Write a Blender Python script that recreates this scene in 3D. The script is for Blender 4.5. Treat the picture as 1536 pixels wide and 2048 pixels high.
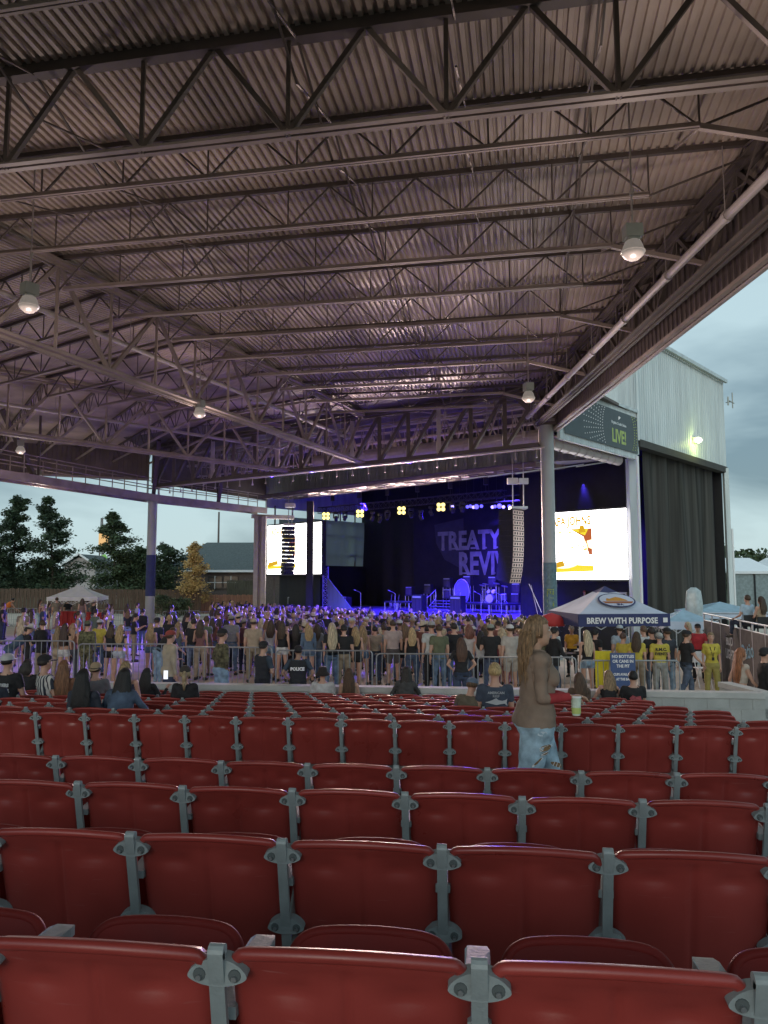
import bpy, math, random
import numpy as np
from mathutils import Vector, Matrix
R = math.radians
rnd = random.Random(7)
for o in list(bpy.data.objects): bpy.data.objects.remove(o)
scene = bpy.context.scene
col = scene.collection
# ------------------------------------------------------------------ camera
PITCH = R(5.2); CZ = 3.0; F = 1479.0
cd = bpy.data.cameras.new('camera'); cam = bpy.data.objects.new('camera', cd); col.objects.link(cam)
cam.location = (0, 0, CZ); cam.rotation_euler = (R(90) + PITCH, 0, 0)
cd.sensor_fit = 'VERTICAL'; cd.sensor_height = 36; cd.lens = 36 * F / 2048
cd.clip_start = 0.05; cd.clip_end = 2000
scene.camera = cam
# ------------------------------------------------------------------ world: dusk sky under broken cloud
w = bpy.data.worlds.new('World'); scene.world = w; w.use_nodes = True
nt = w.node_tree; N = nt.nodes; Lk = nt.links; N.clear()
out = N.new('ShaderNodeOutputWorld'); bg = N.new('ShaderNodeBackground'); Lk.new(bg.outputs[0], out.inputs[0])
sky = N.new('ShaderNodeTexSky'); sky.sky_type = 'NISHITA'; sky.sun_disc = False
sky.sun_elevation = R(6); sky.sun_rotation = R(200)
tc = N.new('ShaderNodeTexCoord'); mp = N.new('ShaderNodeMapping'); mp.inputs['Scale'].default_value = (1, 1, 3.2)
Lk.new(tc.outputs['Generated'], mp.inputs[0])
n1 = N.new('ShaderNodeTexNoise'); n1.inputs['Scale'].default_value = 2.6; n1.inputs['Detail'].default_value = 5; n1.inputs['Roughness'].default_value = .5
n1.inputs['Distortion'].default_value = .25
Lk.new(mp.outputs[0], n1.inputs[0])
cr = N.new('ShaderNodeValToRGB')
cr.color_ramp.elements[0].position = .38; cr.color_ramp.elements[0].color = (.21, .33, .41, 1)
cr.color_ramp.elements[1].position = .62; cr.color_ramp.elements[1].color = (.60, .80, .87, 1)
Lk.new(n1.outputs[0], cr.inputs[0])
sc_ = N.new('ShaderNodeVectorMath'); sc_.operation = 'SCALE'; sc_.inputs['Scale'].default_value = .10
Lk.new(sky.outputs[0], sc_.inputs[0])
mx = N.new('ShaderNodeMixRGB'); mx.inputs[0].default_value = .82
Lk.new(sc_.outputs[0], mx.inputs[1]); Lk.new(cr.outputs[0], mx.inputs[2])
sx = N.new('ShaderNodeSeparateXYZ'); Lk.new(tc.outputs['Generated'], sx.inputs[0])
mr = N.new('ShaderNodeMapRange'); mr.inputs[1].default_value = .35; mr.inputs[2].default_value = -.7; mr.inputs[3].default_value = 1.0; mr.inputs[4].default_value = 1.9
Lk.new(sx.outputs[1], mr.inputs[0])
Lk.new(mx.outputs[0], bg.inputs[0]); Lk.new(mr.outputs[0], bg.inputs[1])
# weak, very soft dusk sun from behind the seats
sd = bpy.data.lights.new('sun', 'SUN'); sd.energy = 0.5; sd.angle = R(25); sd.color = (1, .95, .88)
so = bpy.data.objects.new('sun', sd); col.objects.link(so); so.rotation_euler = (R(78), 0, R(-20))
scene.view_settings.view_transform = 'Standard'; scene.view_settings.look = 'None'
scene.view_settings.exposure = 0.0; scene.view_settings.gamma = 1.0
scene.cycles.use_denoising = True
scene.cycles.max_bounces = 6; scene.cycles.diffuse_bounces = 4; scene.cycles.glossy_bounces = 2
scene.cycles.sample_clamp_indirect = 4.0
# ------------------------------------------------------------------ measuring helpers (photo pixel -> place at real distance)
cp, sp = math.cos(PITCH), math.sin(PITCH)
def ray(px, py):
    u = (px - 768) / F; v = (1024 - py) / F
    return Vector((u, cp - v * sp, sp + v * cp))
def at(px, py, Y):
    d = ray(px, py); return Vector((0, 0, CZ)) + d * (Y / d.y)
def gz(x, y):
    yy = min(max(y, 14), 55); xx = min(max(x, -30), 30)
    k = min(max((21 - y) / 5, 0), 1); k = k * k * (3 - 2 * k)
    return -.05 - .028 * xx - .022 * (yy - 20) - .2 * k
def H2(deg): return Vector((math.sin(R(deg)), math.cos(R(deg)), 0))
# ------------------------------------------------------------------ objects
def link(o, parent=None):
    col.objects.link(o)
    if parent is not None: o.parent = parent
    return o
def tag(o, label=None, cat=None, group=None, kind=None):
    if label: o['label'] = label
    if cat: o['category'] = cat
    if group: o['group'] = group
    if kind: o['kind'] = kind
    return o
def empty(name, loc=(0, 0, 0), rz=0):
    o = bpy.data.objects.new(name, None); o.location = loc; o.rotation_euler = (0, 0, rz); o.empty_display_size = .2
    return link(o)
def origin(o):
    v = Vector((0, 0, 0))
    while o is not None: v = v + Vector(o.location); o = o.parent
    return v
class MB:
    def __init__(s): s.v = []; s.f = []; s.m = []; s.cm = 0
    def add(s, vs, fs, m=None):
        b = len(s.v); s.v += [tuple(p) for p in vs]; s.f += [tuple(i + b for i in f) for f in fs]
        s.m += [s.cm if m is None else m] * len(fs); return s
    def box(s, c, sz, M=None, m=None):
        c = Vector(c); hx, hy, hz = sz[0] / 2, sz[1] / 2, sz[2] / 2
        vs = [Vector((x, y, z)) for z in (-hz, hz) for y in (-hy, hy) for x in (-hx, hx)]
        if M is not None: vs = [M @ p for p in vs]
        return s.add([c + p for p in vs], [(0, 2, 3, 1), (4, 5, 7, 6), (0, 1, 5, 4), (2, 6, 7, 3), (0, 4, 6, 2), (1, 3, 7, 5)], m)
    def bar(s, a, b, w, h=None, m=None, up=(0, 0, 1)):
        a = Vector(a); b = Vector(b); h = h or w; d = (b - a)
        if d.length < 1e-6: return s
        L = d.length; d.normalize(); u = Vector(up)
        if abs(d.dot(u)) > .98: u = Vector((1, 0, 0))
        x = d.cross(u).normalized(); z = x.cross(d)
        M = Matrix((x, d, z)).transposed()
        return s.box((a + b) / 2, (w, L, h), M, m)
    def tube(s, a, b, r, r2=None, n=8, m=None, caps=True):
        a = Vector(a); b = Vector(b); r2 = r if r2 is None else r2; d = (b - a)
        if d.length < 1e-6: return s
        d.normalize(); u = Vector((0, 0, 1)) if abs(d.z) < .95 else Vector((1, 0, 0))
        x = d.cross(u).normalized(); y = d.cross(x)
        vs = []
        for c, rr in ((a, r), (b, r2)):
            for i in range(n):
                t = 2 * math.pi * i / n; vs.append(c + x * (rr * math.cos(t)) + y * (rr * math.sin(t)))
        fs = [(i, i + n, (i + 1) % n + n, (i + 1) % n) for i in range(n)]
        if caps: fs += [tuple(range(n)), tuple(range(2 * n - 1, n - 1, -1))]
        return s.add(vs, fs, m)
    def path(s, pts, r, n=6, m=None):
        for i in range(len(pts) - 1): s.tube(pts[i], pts[i + 1], r, n=n, m=m)
        return s
    def sweep(s, pts, r, n=10, m=None):
        pts = [Vector(p) for p in pts]; N_ = len(pts); vs = []; ref = None
        for k, p in enumerate(pts):
            d = (pts[min(k + 1, N_ - 1)] - pts[max(k - 1, 0)]).normalized()
            if ref is None: u = Vector((0, 1, 0)) if abs(d.y) < .9 else Vector((0, 0, 1)); ref = (u - d * u.dot(d)).normalized()
            else: ref = (ref - d * ref.dot(d)).normalized()
            y = d.cross(ref)
            for i in range(n): t = 2 * math.pi * i / n; vs.append(p + ref * (r * math.cos(t)) + y * (r * math.sin(t)))
        fs = [(k * n + i, k * n + (i + 1) % n, (k + 1) * n + (i + 1) % n, (k + 1) * n + i) for k in range(N_ - 1) for i in range(n)] + [tuple(range(n - 1, -1, -1)), tuple(range((N_ - 1) * n, N_ * n))]
        return s.add(vs, fs, m)
    def lathe(s, prof, c=(0, 0, 0), n=16, m=None, M=None, cap=True):
        c = Vector(c); vs = []
        for r, z in prof:
            for i in range(n):
                t = 2 * math.pi * i / n; p = Vector((r * math.cos(t), r * math.sin(t), z)); vs.append(c + (M @ p if M is not None else p))
        fs = []
        for k in range(len(prof) - 1):
            for i in range(n):
                j = (i + 1) % n; fs.append((k * n + i, k * n + j, (k + 1) * n + j, (k + 1) * n + i))
        if cap: fs += [tuple(range(n - 1, -1, -1)), tuple(range((len(prof) - 1) * n, len(prof) * n))]
        return s.add(vs, fs, m)
    def ell(s, c, r, n=12, k=8, m=None, M=None):
        prof = [(max(1e-4, math.sin(math.pi * i / k)), -math.cos(math.pi * i / k)) for i in range(k + 1)]
        D = Matrix.Diagonal(Vector(r)); D = (M @ D) if M is not None else D
        return s.lathe(prof, c, n, m, D, cap=True)
    def poly(s, pts, th, m=None, d=(0, 0, -1)):   # slab from a planar outline, thickness along d
        n = len(pts); d = Vector(d) * th
        vs = [Vector(p) for p in pts] + [Vector(p) + d for p in pts]
        fs = [tuple(range(n)), tuple(range(2 * n - 1, n - 1, -1))] + [(i, i + n, (i + 1) % n + n, (i + 1) % n) for i in range(n)]
        return s.add(vs, fs, m)
    def build(s, name, mats, parent=None, smooth=False, org=None, loc=None):
        me = bpy.data.meshes.new(name)
        o0 = Vector(org) if org is not None else (origin(parent) if parent is not None else Vector((0, 0, 0)))
        if loc is not None: o0 = Vector(loc)
        a = np.array(s.v, dtype=float).reshape(-1, 3) - np.array(o0)
        me.from_pydata(a.tolist(), [], s.f)
        if not isinstance(mats, (list, tuple)): mats = [mats]
        for mm in mats: me.materials.append(mm)
        if len(mats) > 1: me.polygons.foreach_set('material_index', s.m)
        if smooth: me.polygons.foreach_set('use_smooth', [True] * len(me.polygons))
        me.update()
        o = bpy.data.objects.new(name, me); link(o, parent)
        if loc is not None: o.location = loc
        return o
def copy_tree(o, parent=None, loc=None, rz=None):
    c = o.copy(); col.objects.link(c); c.parent = parent
    if loc is not None: c.location = loc
    if rz is not None: c.rotation_euler = (0, 0, rz)
    for ch in [x for x in kids.get(o.name, o.children)]: copy_tree(ch, c)
    return c
kids = {}
# ------------------------------------------------------------------ materials
def mat(name, c, rough=.6, metal=0, var=.12, scale=3.0, bump=0, bscale=40, objcol=False, stretch=(1, 1, 1), spec=.5, sheen=0, coat=0):
    m = bpy.data.materials.new(name); m.use_nodes = True; t = m.node_tree; n = t.nodes; l = t.links
    b = n['Principled BSDF']; b.inputs['Roughness'].default_value = rough; b.inputs['Metallic'].default_value = metal
    b.inputs['Specular IOR Level'].default_value = spec
    if coat: b.inputs['Coat Weight'].default_value = coat; b.inputs['Coat Roughness'].default_value = .15
    tcn = n.new('ShaderNodeTexCoord'); mpn = n.new('ShaderNodeMapping'); mpn.inputs['Scale'].default_value = stretch
    l.new(tcn.outputs['Object'], mpn.inputs[0])
    nz = n.new('ShaderNodeTexNoise'); nz.inputs['Scale'].default_value = scale; nz.inputs['Detail'].default_value = 4
    l.new(mpn.outputs[0], nz.inputs[0])
    rm = n.new('ShaderNodeMapRange'); rm.inputs[1].default_value = .3; rm.inputs[2].default_value = .7
    rm.inputs[3].default_value = 1 - var; rm.inputs[4].default_value = 1 + var
    l.new(nz.outputs[0], rm.inputs[0])
    vm = n.new('ShaderNodeVectorMath'); vm.operation = 'SCALE'; l.new(rm.outputs[0], vm.inputs['Scale'])
    if objcol:
        oi = n.new('ShaderNodeObjectInfo'); l.new(oi.outputs['Color'], vm.inputs[0])
    else: vm.inputs[0].default_value = c[:3]
    l.new(vm.outputs[0], b.inputs['Base Color'])
    if bump:
        nb = n.new('ShaderNodeTexNoise'); nb.inputs['Scale'].default_value = bscale; nb.inputs['Detail'].default_value = 3
        l.new(mpn.outputs[0], nb.inputs[0])
        bp = n.new('ShaderNodeBump'); bp.inputs['Strength'].default_value = bump; bp.inputs['Distance'].default_value = .01
        l.new(nb.outputs[0], bp.inputs['Height']); l.new(bp.outputs[0], b.inputs['Normal'])
    return m
def emis(name, c, s):
    m = bpy.data.materials.new(name); m.use_nodes = True; n = m.node_tree.nodes; b = n['Principled BSDF']
    b.inputs['Base Color'].default_value = (.02, .02, .02, 1); b.inputs['Emission Color'].default_value = (*c, 1); b.inputs['Emission Strength'].default_value = s
    return m
def text_geo(s, size, M, ext=.002, bold=0, align='CENTER', sx=1.0, space=1.0):
    """lettering as mesh: returns (verts, faces) with matrix M (4x4) applied"""
    cu = bpy.data.curves.new('txt', 'FONT'); cu.body = s; cu.size = size; cu.extrude = ext; cu.offset = bold; cu.align_x = align; cu.resolution_u = 2
    cu.space_character = space
    ob = bpy.data.objects.new('txt', cu); col.objects.link(ob)
    dg = bpy.context.evaluated_depsgraph_get(); me = bpy.data.meshes.new_from_object(ob.evaluated_get(dg))
    vs = [M @ Vector((v.co.x * sx, v.co.y, v.co.z)) for v in me.vertices]; fs = [tuple(p.vertices) for p in me.polygons]
    bpy.data.objects.remove(ob); bpy.data.curves.remove(cu); bpy.data.meshes.remove(me)
    return vs, fs
def frame(o, x, up=(0, 0, 1)):   # matrix with x axis = reading direction, y = up, z = out of the face
    x = Vector(x).normalized(); y = Vector(up); z = x.cross(y).normalized(); y = z.cross(x)
    m = Matrix((x, y, z)).transposed().to_4x4(); m.translation = Vector(o); return m
M_ = {}
M_['concrete'] = mat('concrete', (.50, .41, .33), .85, var=.18, scale=.7, bump=.25, bscale=30)
M_['tier'] = mat('tier_concrete', (.20, .19, .185), .85, var=.2, scale=1.5, bump=.3, bscale=40)
M_['block'] = mat('block', (.40, .41, .39), .9, var=.14, scale=2.5, bump=.5, bscale=35)
M_['cap'] = mat('wall_cap', (.46, .46, .44), .85, var=.12, scale=3, bump=.3)
M_['deck'] = mat('roof_deck', (.47, .385, .325), .5, var=.42, scale=.35, stretch=(1, 1, 1))
M_['steel'] = mat('roof_steel', (.33, .265, .24), .55, var=.25, scale=1.2)
M_['steel_dk'] = mat('roof_steel_dark', (.12, .095, .085), .6, var=.2, scale=1.2)
M_['steel_lt'] = mat('roof_steel_light', (.46, .40, .39), .5, var=.15, scale=2)
M_['pipe'] = mat('pipe', (.40, .35, .34), .45, var=.1)
M_['fascia'] = mat('fascia', (.16, .125, .12), .6, var=.2, scale=1)
M_['white_metal'] = mat('white_metal', (.52, .57, .57), .45, var=.15, scale=.8, stretch=(2.5, 2.5, .25))
M_['col_paint'] = mat('column_paint', (.36, .37, .37), .5, var=.08, scale=1.5)
M_['black'] = mat('black', (.012, .012, .014), .7, var=.2)
M_['drape'] = mat('drape', (.062, .058, .052), .95, var=.5, scale=1.0, stretch=(3, 3, .06), spec=.2)  # streaky tone paints light and shade of folds, besides uneven cloth colour
M_['mesh_grey'] = mat('mesh_grey', (.18, .22, .23), .9, var=.3, scale=.6, stretch=(3, 3, .4))
M_['galv'] = mat('galvanised', (.32, .33, .34), .4, metal=.6, var=.15, scale=6)
M_['white_cloth'] = mat('white_cloth', (.62, .63, .64), .8, var=.08, scale=2, bump=.2, bscale=6)
M_['white'] = mat('white', (.75, .75, .75), .6, var=.04)
M_['wood'] = mat('fence_wood', (.24, .13, .085), .85, var=.3, scale=2, stretch=(6, 6, .6))
M_['shingle'] = mat('shingle', (.085, .10, .10), .9, var=.2, scale=5, bump=.4, bscale=12)
M_['leaf'] = mat('leaf', (.030, .052, .022), .7, var=.5, scale=.9)
M_['leaf_warm_lit'] = mat('leaf_warm_lit', (.50, .34, .13), .7, var=.4, scale=1.2)  # warm light on the young tree painted into its leaf colour
M_['leaf_mid'] = mat('leaf_mid', (.05, .075, .03), .7, var=.5, scale=.9)
M_['bark'] = mat('bark', (.07, .05, .04), .9, var=.3, scale=8, stretch=(4, 4, 1))
M_['brick'] = mat('house_brick', (.13, .10, .09), .9, var=.2, scale=6)
M_['siding'] = mat('siding', (.42, .38, .37), .8, var=.08)
M_['dark_glass'] = mat('dark_glass', (.03, .035, .04), .15, var=.1)
M_['yellow'] = mat('yellow_cloth', (.55, .46, .02), .85, var=.1)
M_['red'] = mat('red_cloth', (.40, .03, .03), .7, var=.1)
M_['navy'] = mat('navy_cloth', (.035, .045, .13), .8, var=.1)
M_['signblue'] = mat('sign_blue', (.045, .08, .20), .5, var=.06)
M_['lime'] = mat('lime', (.42, .50, .15), .6, var=.05)
def plastic(name, c, rough, spec):
    """moulded seat plastic: each seat its own fading, scuffs and dust"""
    m = bpy.data.materials.new(name); m.use_nodes = True; t = m.node_tree; n = t.nodes; l = t.links; b = n['Principled BSDF']; b.inputs['Specular IOR Level'].default_value = spec
    tcn = n.new('ShaderNodeTexCoord'); oi = n.new('ShaderNodeObjectInfo'); va = n.new('ShaderNodeVectorMath'); va.operation = 'MULTIPLY_ADD'; va.inputs[1].default_value = (1, 1, 1)
    cm_ = n.new('ShaderNodeVectorMath'); cm_.operation = 'SCALE'; cm_.inputs[0].default_value = (37, 19, 53); l.new(oi.outputs['Random'], cm_.inputs['Scale']); l.new(tcn.outputs['Object'], va.inputs[0]); l.new(cm_.outputs[0], va.inputs[2])
    nz = n.new('ShaderNodeTexNoise'); nz.inputs['Scale'].default_value = 4.5; nz.inputs['Detail'].default_value = 5; l.new(va.outputs[0], nz.inputs[0])
    mp_ = n.new('ShaderNodeMapping'); mp_.inputs['Rotation'].default_value = (0, .5, 0); mp_.inputs['Scale'].default_value = (9, 9, 150); l.new(va.outputs[0], mp_.inputs[0]); sn = n.new('ShaderNodeTexNoise'); sn.inputs['Scale'].default_value = 1; sn.inputs['Detail'].default_value = 2; l.new(mp_.outputs[0], sn.inputs[0])
    cr_ = n.new('ShaderNodeMapRange'); cr_.inputs[1].default_value = .70; cr_.inputs[2].default_value = .80; l.new(sn.outputs[0], cr_.inputs[0])
    rnd_ = n.new('ShaderNodeMapRange'); rnd_.inputs[3].default_value = .88; rnd_.inputs[4].default_value = 1.12; l.new(oi.outputs['Random'], rnd_.inputs[0])
    mr_ = n.new('ShaderNodeMapRange'); mr_.inputs[1].default_value = .3; mr_.inputs[2].default_value = .7; mr_.inputs[3].default_value = .86; mr_.inputs[4].default_value = 1.12; l.new(nz.outputs[0], mr_.inputs[0]); mu = n.new('ShaderNodeMath'); mu.operation = 'MULTIPLY'; l.new(mr_.outputs[0], mu.inputs[0]); l.new(rnd_.outputs[0], mu.inputs[1])
    vs_ = n.new('ShaderNodeVectorMath'); vs_.operation = 'SCALE'; vs_.inputs[0].default_value = c; l.new(mu.outputs[0], vs_.inputs['Scale'])
    mx_ = n.new('ShaderNodeMixRGB'); mx_.inputs[2].default_value = (.42, .20, .18, 1); mm = n.new('ShaderNodeMath'); mm.operation = 'MULTIPLY'; mm.inputs[1].default_value = .35; l.new(cr_.outputs[0], mm.inputs[0]); l.new(mm.outputs[0], mx_.inputs[0]); l.new(vs_.outputs[0], mx_.inputs[1]); l.new(mx_.outputs[0], b.inputs['Base Color'])
    rr2 = n.new('ShaderNodeMapRange'); rr2.inputs[1].default_value = .3; rr2.inputs[2].default_value = .7; rr2.inputs[3].default_value = rough - .08; rr2.inputs[4].default_value = rough + .12; l.new(nz.outputs[0], rr2.inputs[0]); l.new(rr2.outputs[0], b.inputs['Roughness'])
    bp = n.new('ShaderNodeBump'); bp.inputs['Strength'].default_value = .06; bp.inputs['Distance'].default_value = .004; n3 = n.new('ShaderNodeTexNoise'); n3.inputs['Scale'].default_value = 160; l.new(va.outputs[0], n3.inputs[0]); l.new(n3.outputs[0], bp.inputs['Height']); l.new(bp.outputs[0], b.inputs['Normal'])
    return m
M_['plastic'] = plastic('seat_plastic', (.265, .034, .027), .34, .5)
M_['pan_plastic'] = plastic('seat_pan_plastic', (.20, .024, .020), .5, .12)
M_['bracket'] = mat('cast_bracket', (.24, .265, .265), .55, metal=.1, var=.15, scale=14, bump=.15, bscale=120)
M_['bolt'] = mat('bolt', (.35, .36, .37), .35, metal=.8, var=.1)
# ================================================================== GROUND
def sheet(name, x0, x1, y0, y1, nx, ny, fz, m, kind='structure'):
    b = MB()
    for j in range(ny + 1):
        for i in range(nx + 1):
            x = x0 + (x1 - x0) * i / nx; y = y0 + (y1 - y0) * j / ny; b.v.append((x, y, fz(x, y)))
    for j in range(ny):
        for i in range(nx):
            a = j * (nx + 1) + i; b.f.append((a, a + 1, a + nx + 2, a + nx + 1)); b.m.append(0)
    o = b.build(name, m, smooth=True); o['kind'] = kind; return o
M_['grass'] = mat('grass', (.045, .065, .025), .95, var=.4, scale=.6, bump=.4, bscale=20)
sheet('ground', -700, 700, -300, 900, 60, 60, lambda x, y: gz(x, y) - .12 - (0 if 15 < y < 60 and abs(x) < 45 else .1), M_['grass'])
ROWA = R(6.2)                                       # seat rows run across the view, nearer on the right
ax = Vector((math.cos(ROWA), -math.sin(ROWA), 0)); ay = Vector((math.sin(ROWA), math.cos(ROWA), 0))
def tierz(d): return CZ - ((.567 + .118 * d) if d < 6 else (.51 + .115 * d)) - (.785 if d < 6 else .80)    # floor height of the seating bowl at distance d
wd = 15.75                                          # low block wall at the foot of the seats
sheet('pit_pavement', -60, 60, 12.6, 75, 60, 60, lambda x, y: gz(x, y) - (0 if Vector((x, y, 0)).dot(ay) > 14.0 or x > 7 else .45), M_['concrete'])
def bowlz(x, y):
    d = Vector((x, y, 0)).dot(ay); return tierz(min(d, 15.9)) - .0
b = MB()
rows = [1.66, 2.64, 3.63, 4.58] + [7.45 + .93 * i for i in range(8)]
# stepped tiers of the bowl
edges = [-6, -4.9, -3.8, -2.7, -1.6, -.55, .5, 1.55, 2.6, 3.5, 4.5, 6.6] + [r_ + .4 - .93 for r_ in rows[5:]] + [14.3]
edges = sorted(set(round(e, 2) for e in edges))
tb = MB()
for i in range(len(edges) - 1):
    d0, d1 = edges[i], edges[i + 1]; z = tierz((d0 + d1) / 2)
    pts = [ax * -16 + ay * d0, ax * 9 + ay * d0, ax * 9 + ay * d1, ax * -16 + ay * d1]
    tb.poly([(p.x, p.y, z) for p in pts], .5)
o = tb.build('seating_terrace', M_['tier']); o['kind'] = 'structure'

# ================================================================== PAVILION ROOF
ZT, ZB = 12.0, 11.0
Rc = Vector((7.5, 33.6, 0)); Lc = Vector((-15.4, 49, 0)); T1 = Vector((-1.1, 39.4, 0)); T2 = Vector((-5.3, 42.3, 0))
dR = -H2(-1.3); d1 = -H2(22.2); d2 = -H2(43.5); dL = -H2(69)
roof = tag(empty('pavilion', (7.5, 33.6, 0)), 'large open sided steel pavilion roof with ribbed brown deck carried on trusses and round columns', 'pavilion')
def clip_bay(a, bx, P, Q, dP, dQ, dback, dfront=None):
    """range of distance along axis a for each cross offset; P,Q front corners (Q left), dP,dQ edge directions going back"""
    pts = [P, Q, Q + dQ * 90, P + dP * 90]
    pl = [(p.dot(bx), p.dot(a)) for p in pts]
    def rng(bv):
        hits = []
        for i in range(4):
            (x0, y0), (x1, y1) = pl[i], pl[(i + 1) % 4]
            if (x0 - bv) * (x1 - bv) < 0: hits.append(y0 + (y1 - y0) * (bv - x0) / (x1 - x0))
        if len(hits) < 2: return None
        lo, hi = min(hits), max(hits); lo = max(lo, dback)
        return (lo, hi) if hi > lo + .05 else None
    def cross(dv):
        hits = []
        for i in range(4):
            (x0, y0), (x1, y1) = pl[i], pl[(i + 1) % 4]
            if (y0 - dv) * (y1 - dv) < 0: hits.append(x0 + (x1 - x0) * (dv - y0) / (y1 - y0))
        return (min(hits), max(hits)) if len(hits) > 1 else None
    return pl, rng, cross
PER = .175
def deck(a, bx, P, Q, dP, dQ, dback, lab):
    pl, rng, cross = clip_bay(a, bx, P, Q, dP, dQ, dback)
    lo = min(p[0] for p in pl); hi = max(p[0] for p in pl); b = MB()
    k0 = int(lo / PER) - 1; k1 = int(hi / PER) + 1
    prof = [(0, 0), (.46, 0), (.54, .07), (.92, .07), (1.0, 0)]
    for k in range(k0, k1):
        mid = rng((k + .5) * PER)
        if not mid: continue
        r0 = rng(k * PER + .001) or mid; r1 = rng((k + 1) * PER - .001) or mid
        for i in range(len(prof) - 1):
            (s0, z0), (s1, z1) = prof[i], prof[i + 1]; vs = []
            for s, z, e in ((s0, z0, 0), (s1, z1, 0), (s1, z1, 1), (s0, z0, 1)):
                dd = (r0[e] * (1 - s) + r1[e] * s); p = bx * ((k + s) * PER) + a * dd; vs.append((p.x, p.y, ZT + z))
            b.add(vs, [(0, 1, 2, 3)])
    # upper skin so that the roof has thickness
    pp = [P, Q] + [Q + dQ * 60, P + dP * 60]
    o = b.build('roof_deck', M_['deck'], roof); return rng, cross
def truss(b, A, B, zt, zb, n, ch=.16, wb=.09, double=True, vert=True, cm=0, wm=0, start=0):
    A = Vector(A); B = Vector(B); up = Vector((0, 0, 1)); d = (B - A).normalized(); s = Vector((d.y, -d.x, 0))
    a0 = Vector((A.x, A.y, zt)); a1 = Vector((B.x, B.y, zt)); b0 = Vector((A.x, A.y, zb)); b1 = Vector((B.x, B.y, zb))
    for q0, q1 in ((a0, a1), (b0, b1)):
        if double:
            for sg in (-1, 1): b.bar(q0 + s * sg * ch * .62, q1 + s * sg * ch * .62, ch * .9, ch * .35, m=cm); b.bar(q0 + s * sg * ch * .3, q1 + s * sg * ch * .3, ch * .2, ch, m=cm)
        else: b.bar(q0, q1, ch, ch * .8, m=cm)
    for i in range(n):
        t0, t1, tm = i / n, (i + 1) / n, (i + .5) / n
        pt0, pt1 = a0.lerp(a1, t0), a0.lerp(a1, t1); pm = b0.lerp(b1, tm)
        b.bar(pt0, pm, wb, m=wm); b.bar(pm, pt1, wb, m=wm)
        if vert: b.bar(a0.lerp(a1, tm), pm, wb * .7, m=wm); 
        if vert == 2 and i: b.bar(pt0, b0.lerp(b1, t0), wb * .7, m=wm)
    return b
def joist(A, B, zt, zb, deep=False, stub=0):
    b = MB(); A = Vector(A); B = Vector(B); L = (B - A).length
    if L < 1.5: return
    d = (B - A).normalized(); s = Vector((d.y, -d.x, 0)); ch = .09 if not deep else .19
    b.bar((A.x, A.y, zt - .07), (B.x, B.y, zt - .07), ch * 1.1, .10 if not deep else .22, m=1)
    C = A + d * stub; D = B - d * .15
    for sg in (-1, 1):
        o = s * sg * ch * .42
        b.bar(Vector((C.x, C.y, zb)) + o, Vector((D.x, D.y, zb)) + o, ch * .55, .03, m=0)
        b.bar(Vector((C.x, C.y, zb + .05)) + o * .4, Vector((D.x, D.y, zb + .05)) + o * .4, .015, .09, m=0)
    pn = 1.9 if not deep else 2.55; n = max(1, round((L - stub) / pn)); st = (L - stub) / n; wb = .036 if not deep else .085
    for i in range(n):
        p0 = C + d * st * i; p1 = C + d * st * (i + 1); pm = (p0 + p1) / 2
        b.bar((p0.x, p0.y, zb), (pm.x, pm.y, zt - .1), wb, m=1 if (i + int(deep)) % 2 or not deep else 0)
        b.bar((pm.x, pm.y, zt - .1), (p1.x, p1.y, zb), wb, m=1)
        b.bar((p0.x, p0.y, zb), (p0.x, p0.y, zt - .1), wb * .8, m=1)
    if stub: b.bar((C.x, C.y, zb), ((A + d * .3).x, (A + d * .3).y, zt - .1), wb, m=1)
    return b.build('joist', [M_['steel'], M_['steel_dk']], roof)
# bay axes
a1 = H2(10.6); b1 = Vector((a1.y, -a1.x, 0)); a2 = H2(33.4); b2 = Vector((a2.y, -a2.x, 0)); a3 = H2(56.5); b3 = Vector((a3.y, -a3.x, 0))
rng1, cr1 = deck(a1, b1, Rc + Vector((.55, .3, 0)), T1, dR, d1, -9.0, 1)
rng2, cr2 = deck(a2, b2, T1, T2, d1, d2, -6.0, 2)
rng3, cr3 = deck(a3, b3, T2, Lc + Vector((-1.0, 2.2, 0)), d2, dL, -8.0, 3)
top = MB()
top.poly([(p.x, p.y, ZT + .25) for p in (Rc + Vector((.6, .3, 0)), Rc + dR * 38 + Vector((.6, 0, 0)), T1 + d1 * 46, T1)], .12)
top.poly([(p.x, p.y, ZT + .25) for p in (T1, T1 + d1 * 46, T2 + d2 * 50, T2)], .12)
top.poly([(p.x, p.y, ZT + .25) for p in (T2, T2 + d2 * 50, Lc + dL * 50, Lc + Vector((-1, 2.2, 0)))], .12)
top.build('roof_covering', M_['fascia'], roof)
dk = [13.27 + 2.32 * k for k in range(-9, 10)]
for d in dk:
    deep = abs(d - 10.95) < .02
    c = cr1(d)
    if c:
        A = b1 * c[1] + a1 * d; B = b1 * c[0] + a1 * d        # A right, B left
        joist(A, B, ZT, ZB if not deep else 10.2, deep, 3.0 if c[1] - c[0] > 6 and not deep else 0)
    # matching joists in the next bays
    p = None; t = (d - T1.dot(a1)) / d1.dot(a1)
    if t > 0:
        p = T1 + d1 * t; c2 = cr2(p.dot(a2))
        if c2: joist(b2 * c2[1] + a2 * p.dot(a2), b2 * c2[0] + a2 * p.dot(a2), ZT, ZB, False)
        t2 = (p.dot(a2) - T2.dot(a2)) / d2.dot(a2)
        if t2 > 0:
            q = T2 + d2 * t2; c3 = cr3(q.dot(a3))
            if c3: joist(b3 * c3[1] + a3 * q.dot(a3), b3 * c3[0] + a3 * q.dot(a3), ZT, ZB, False)
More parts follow.
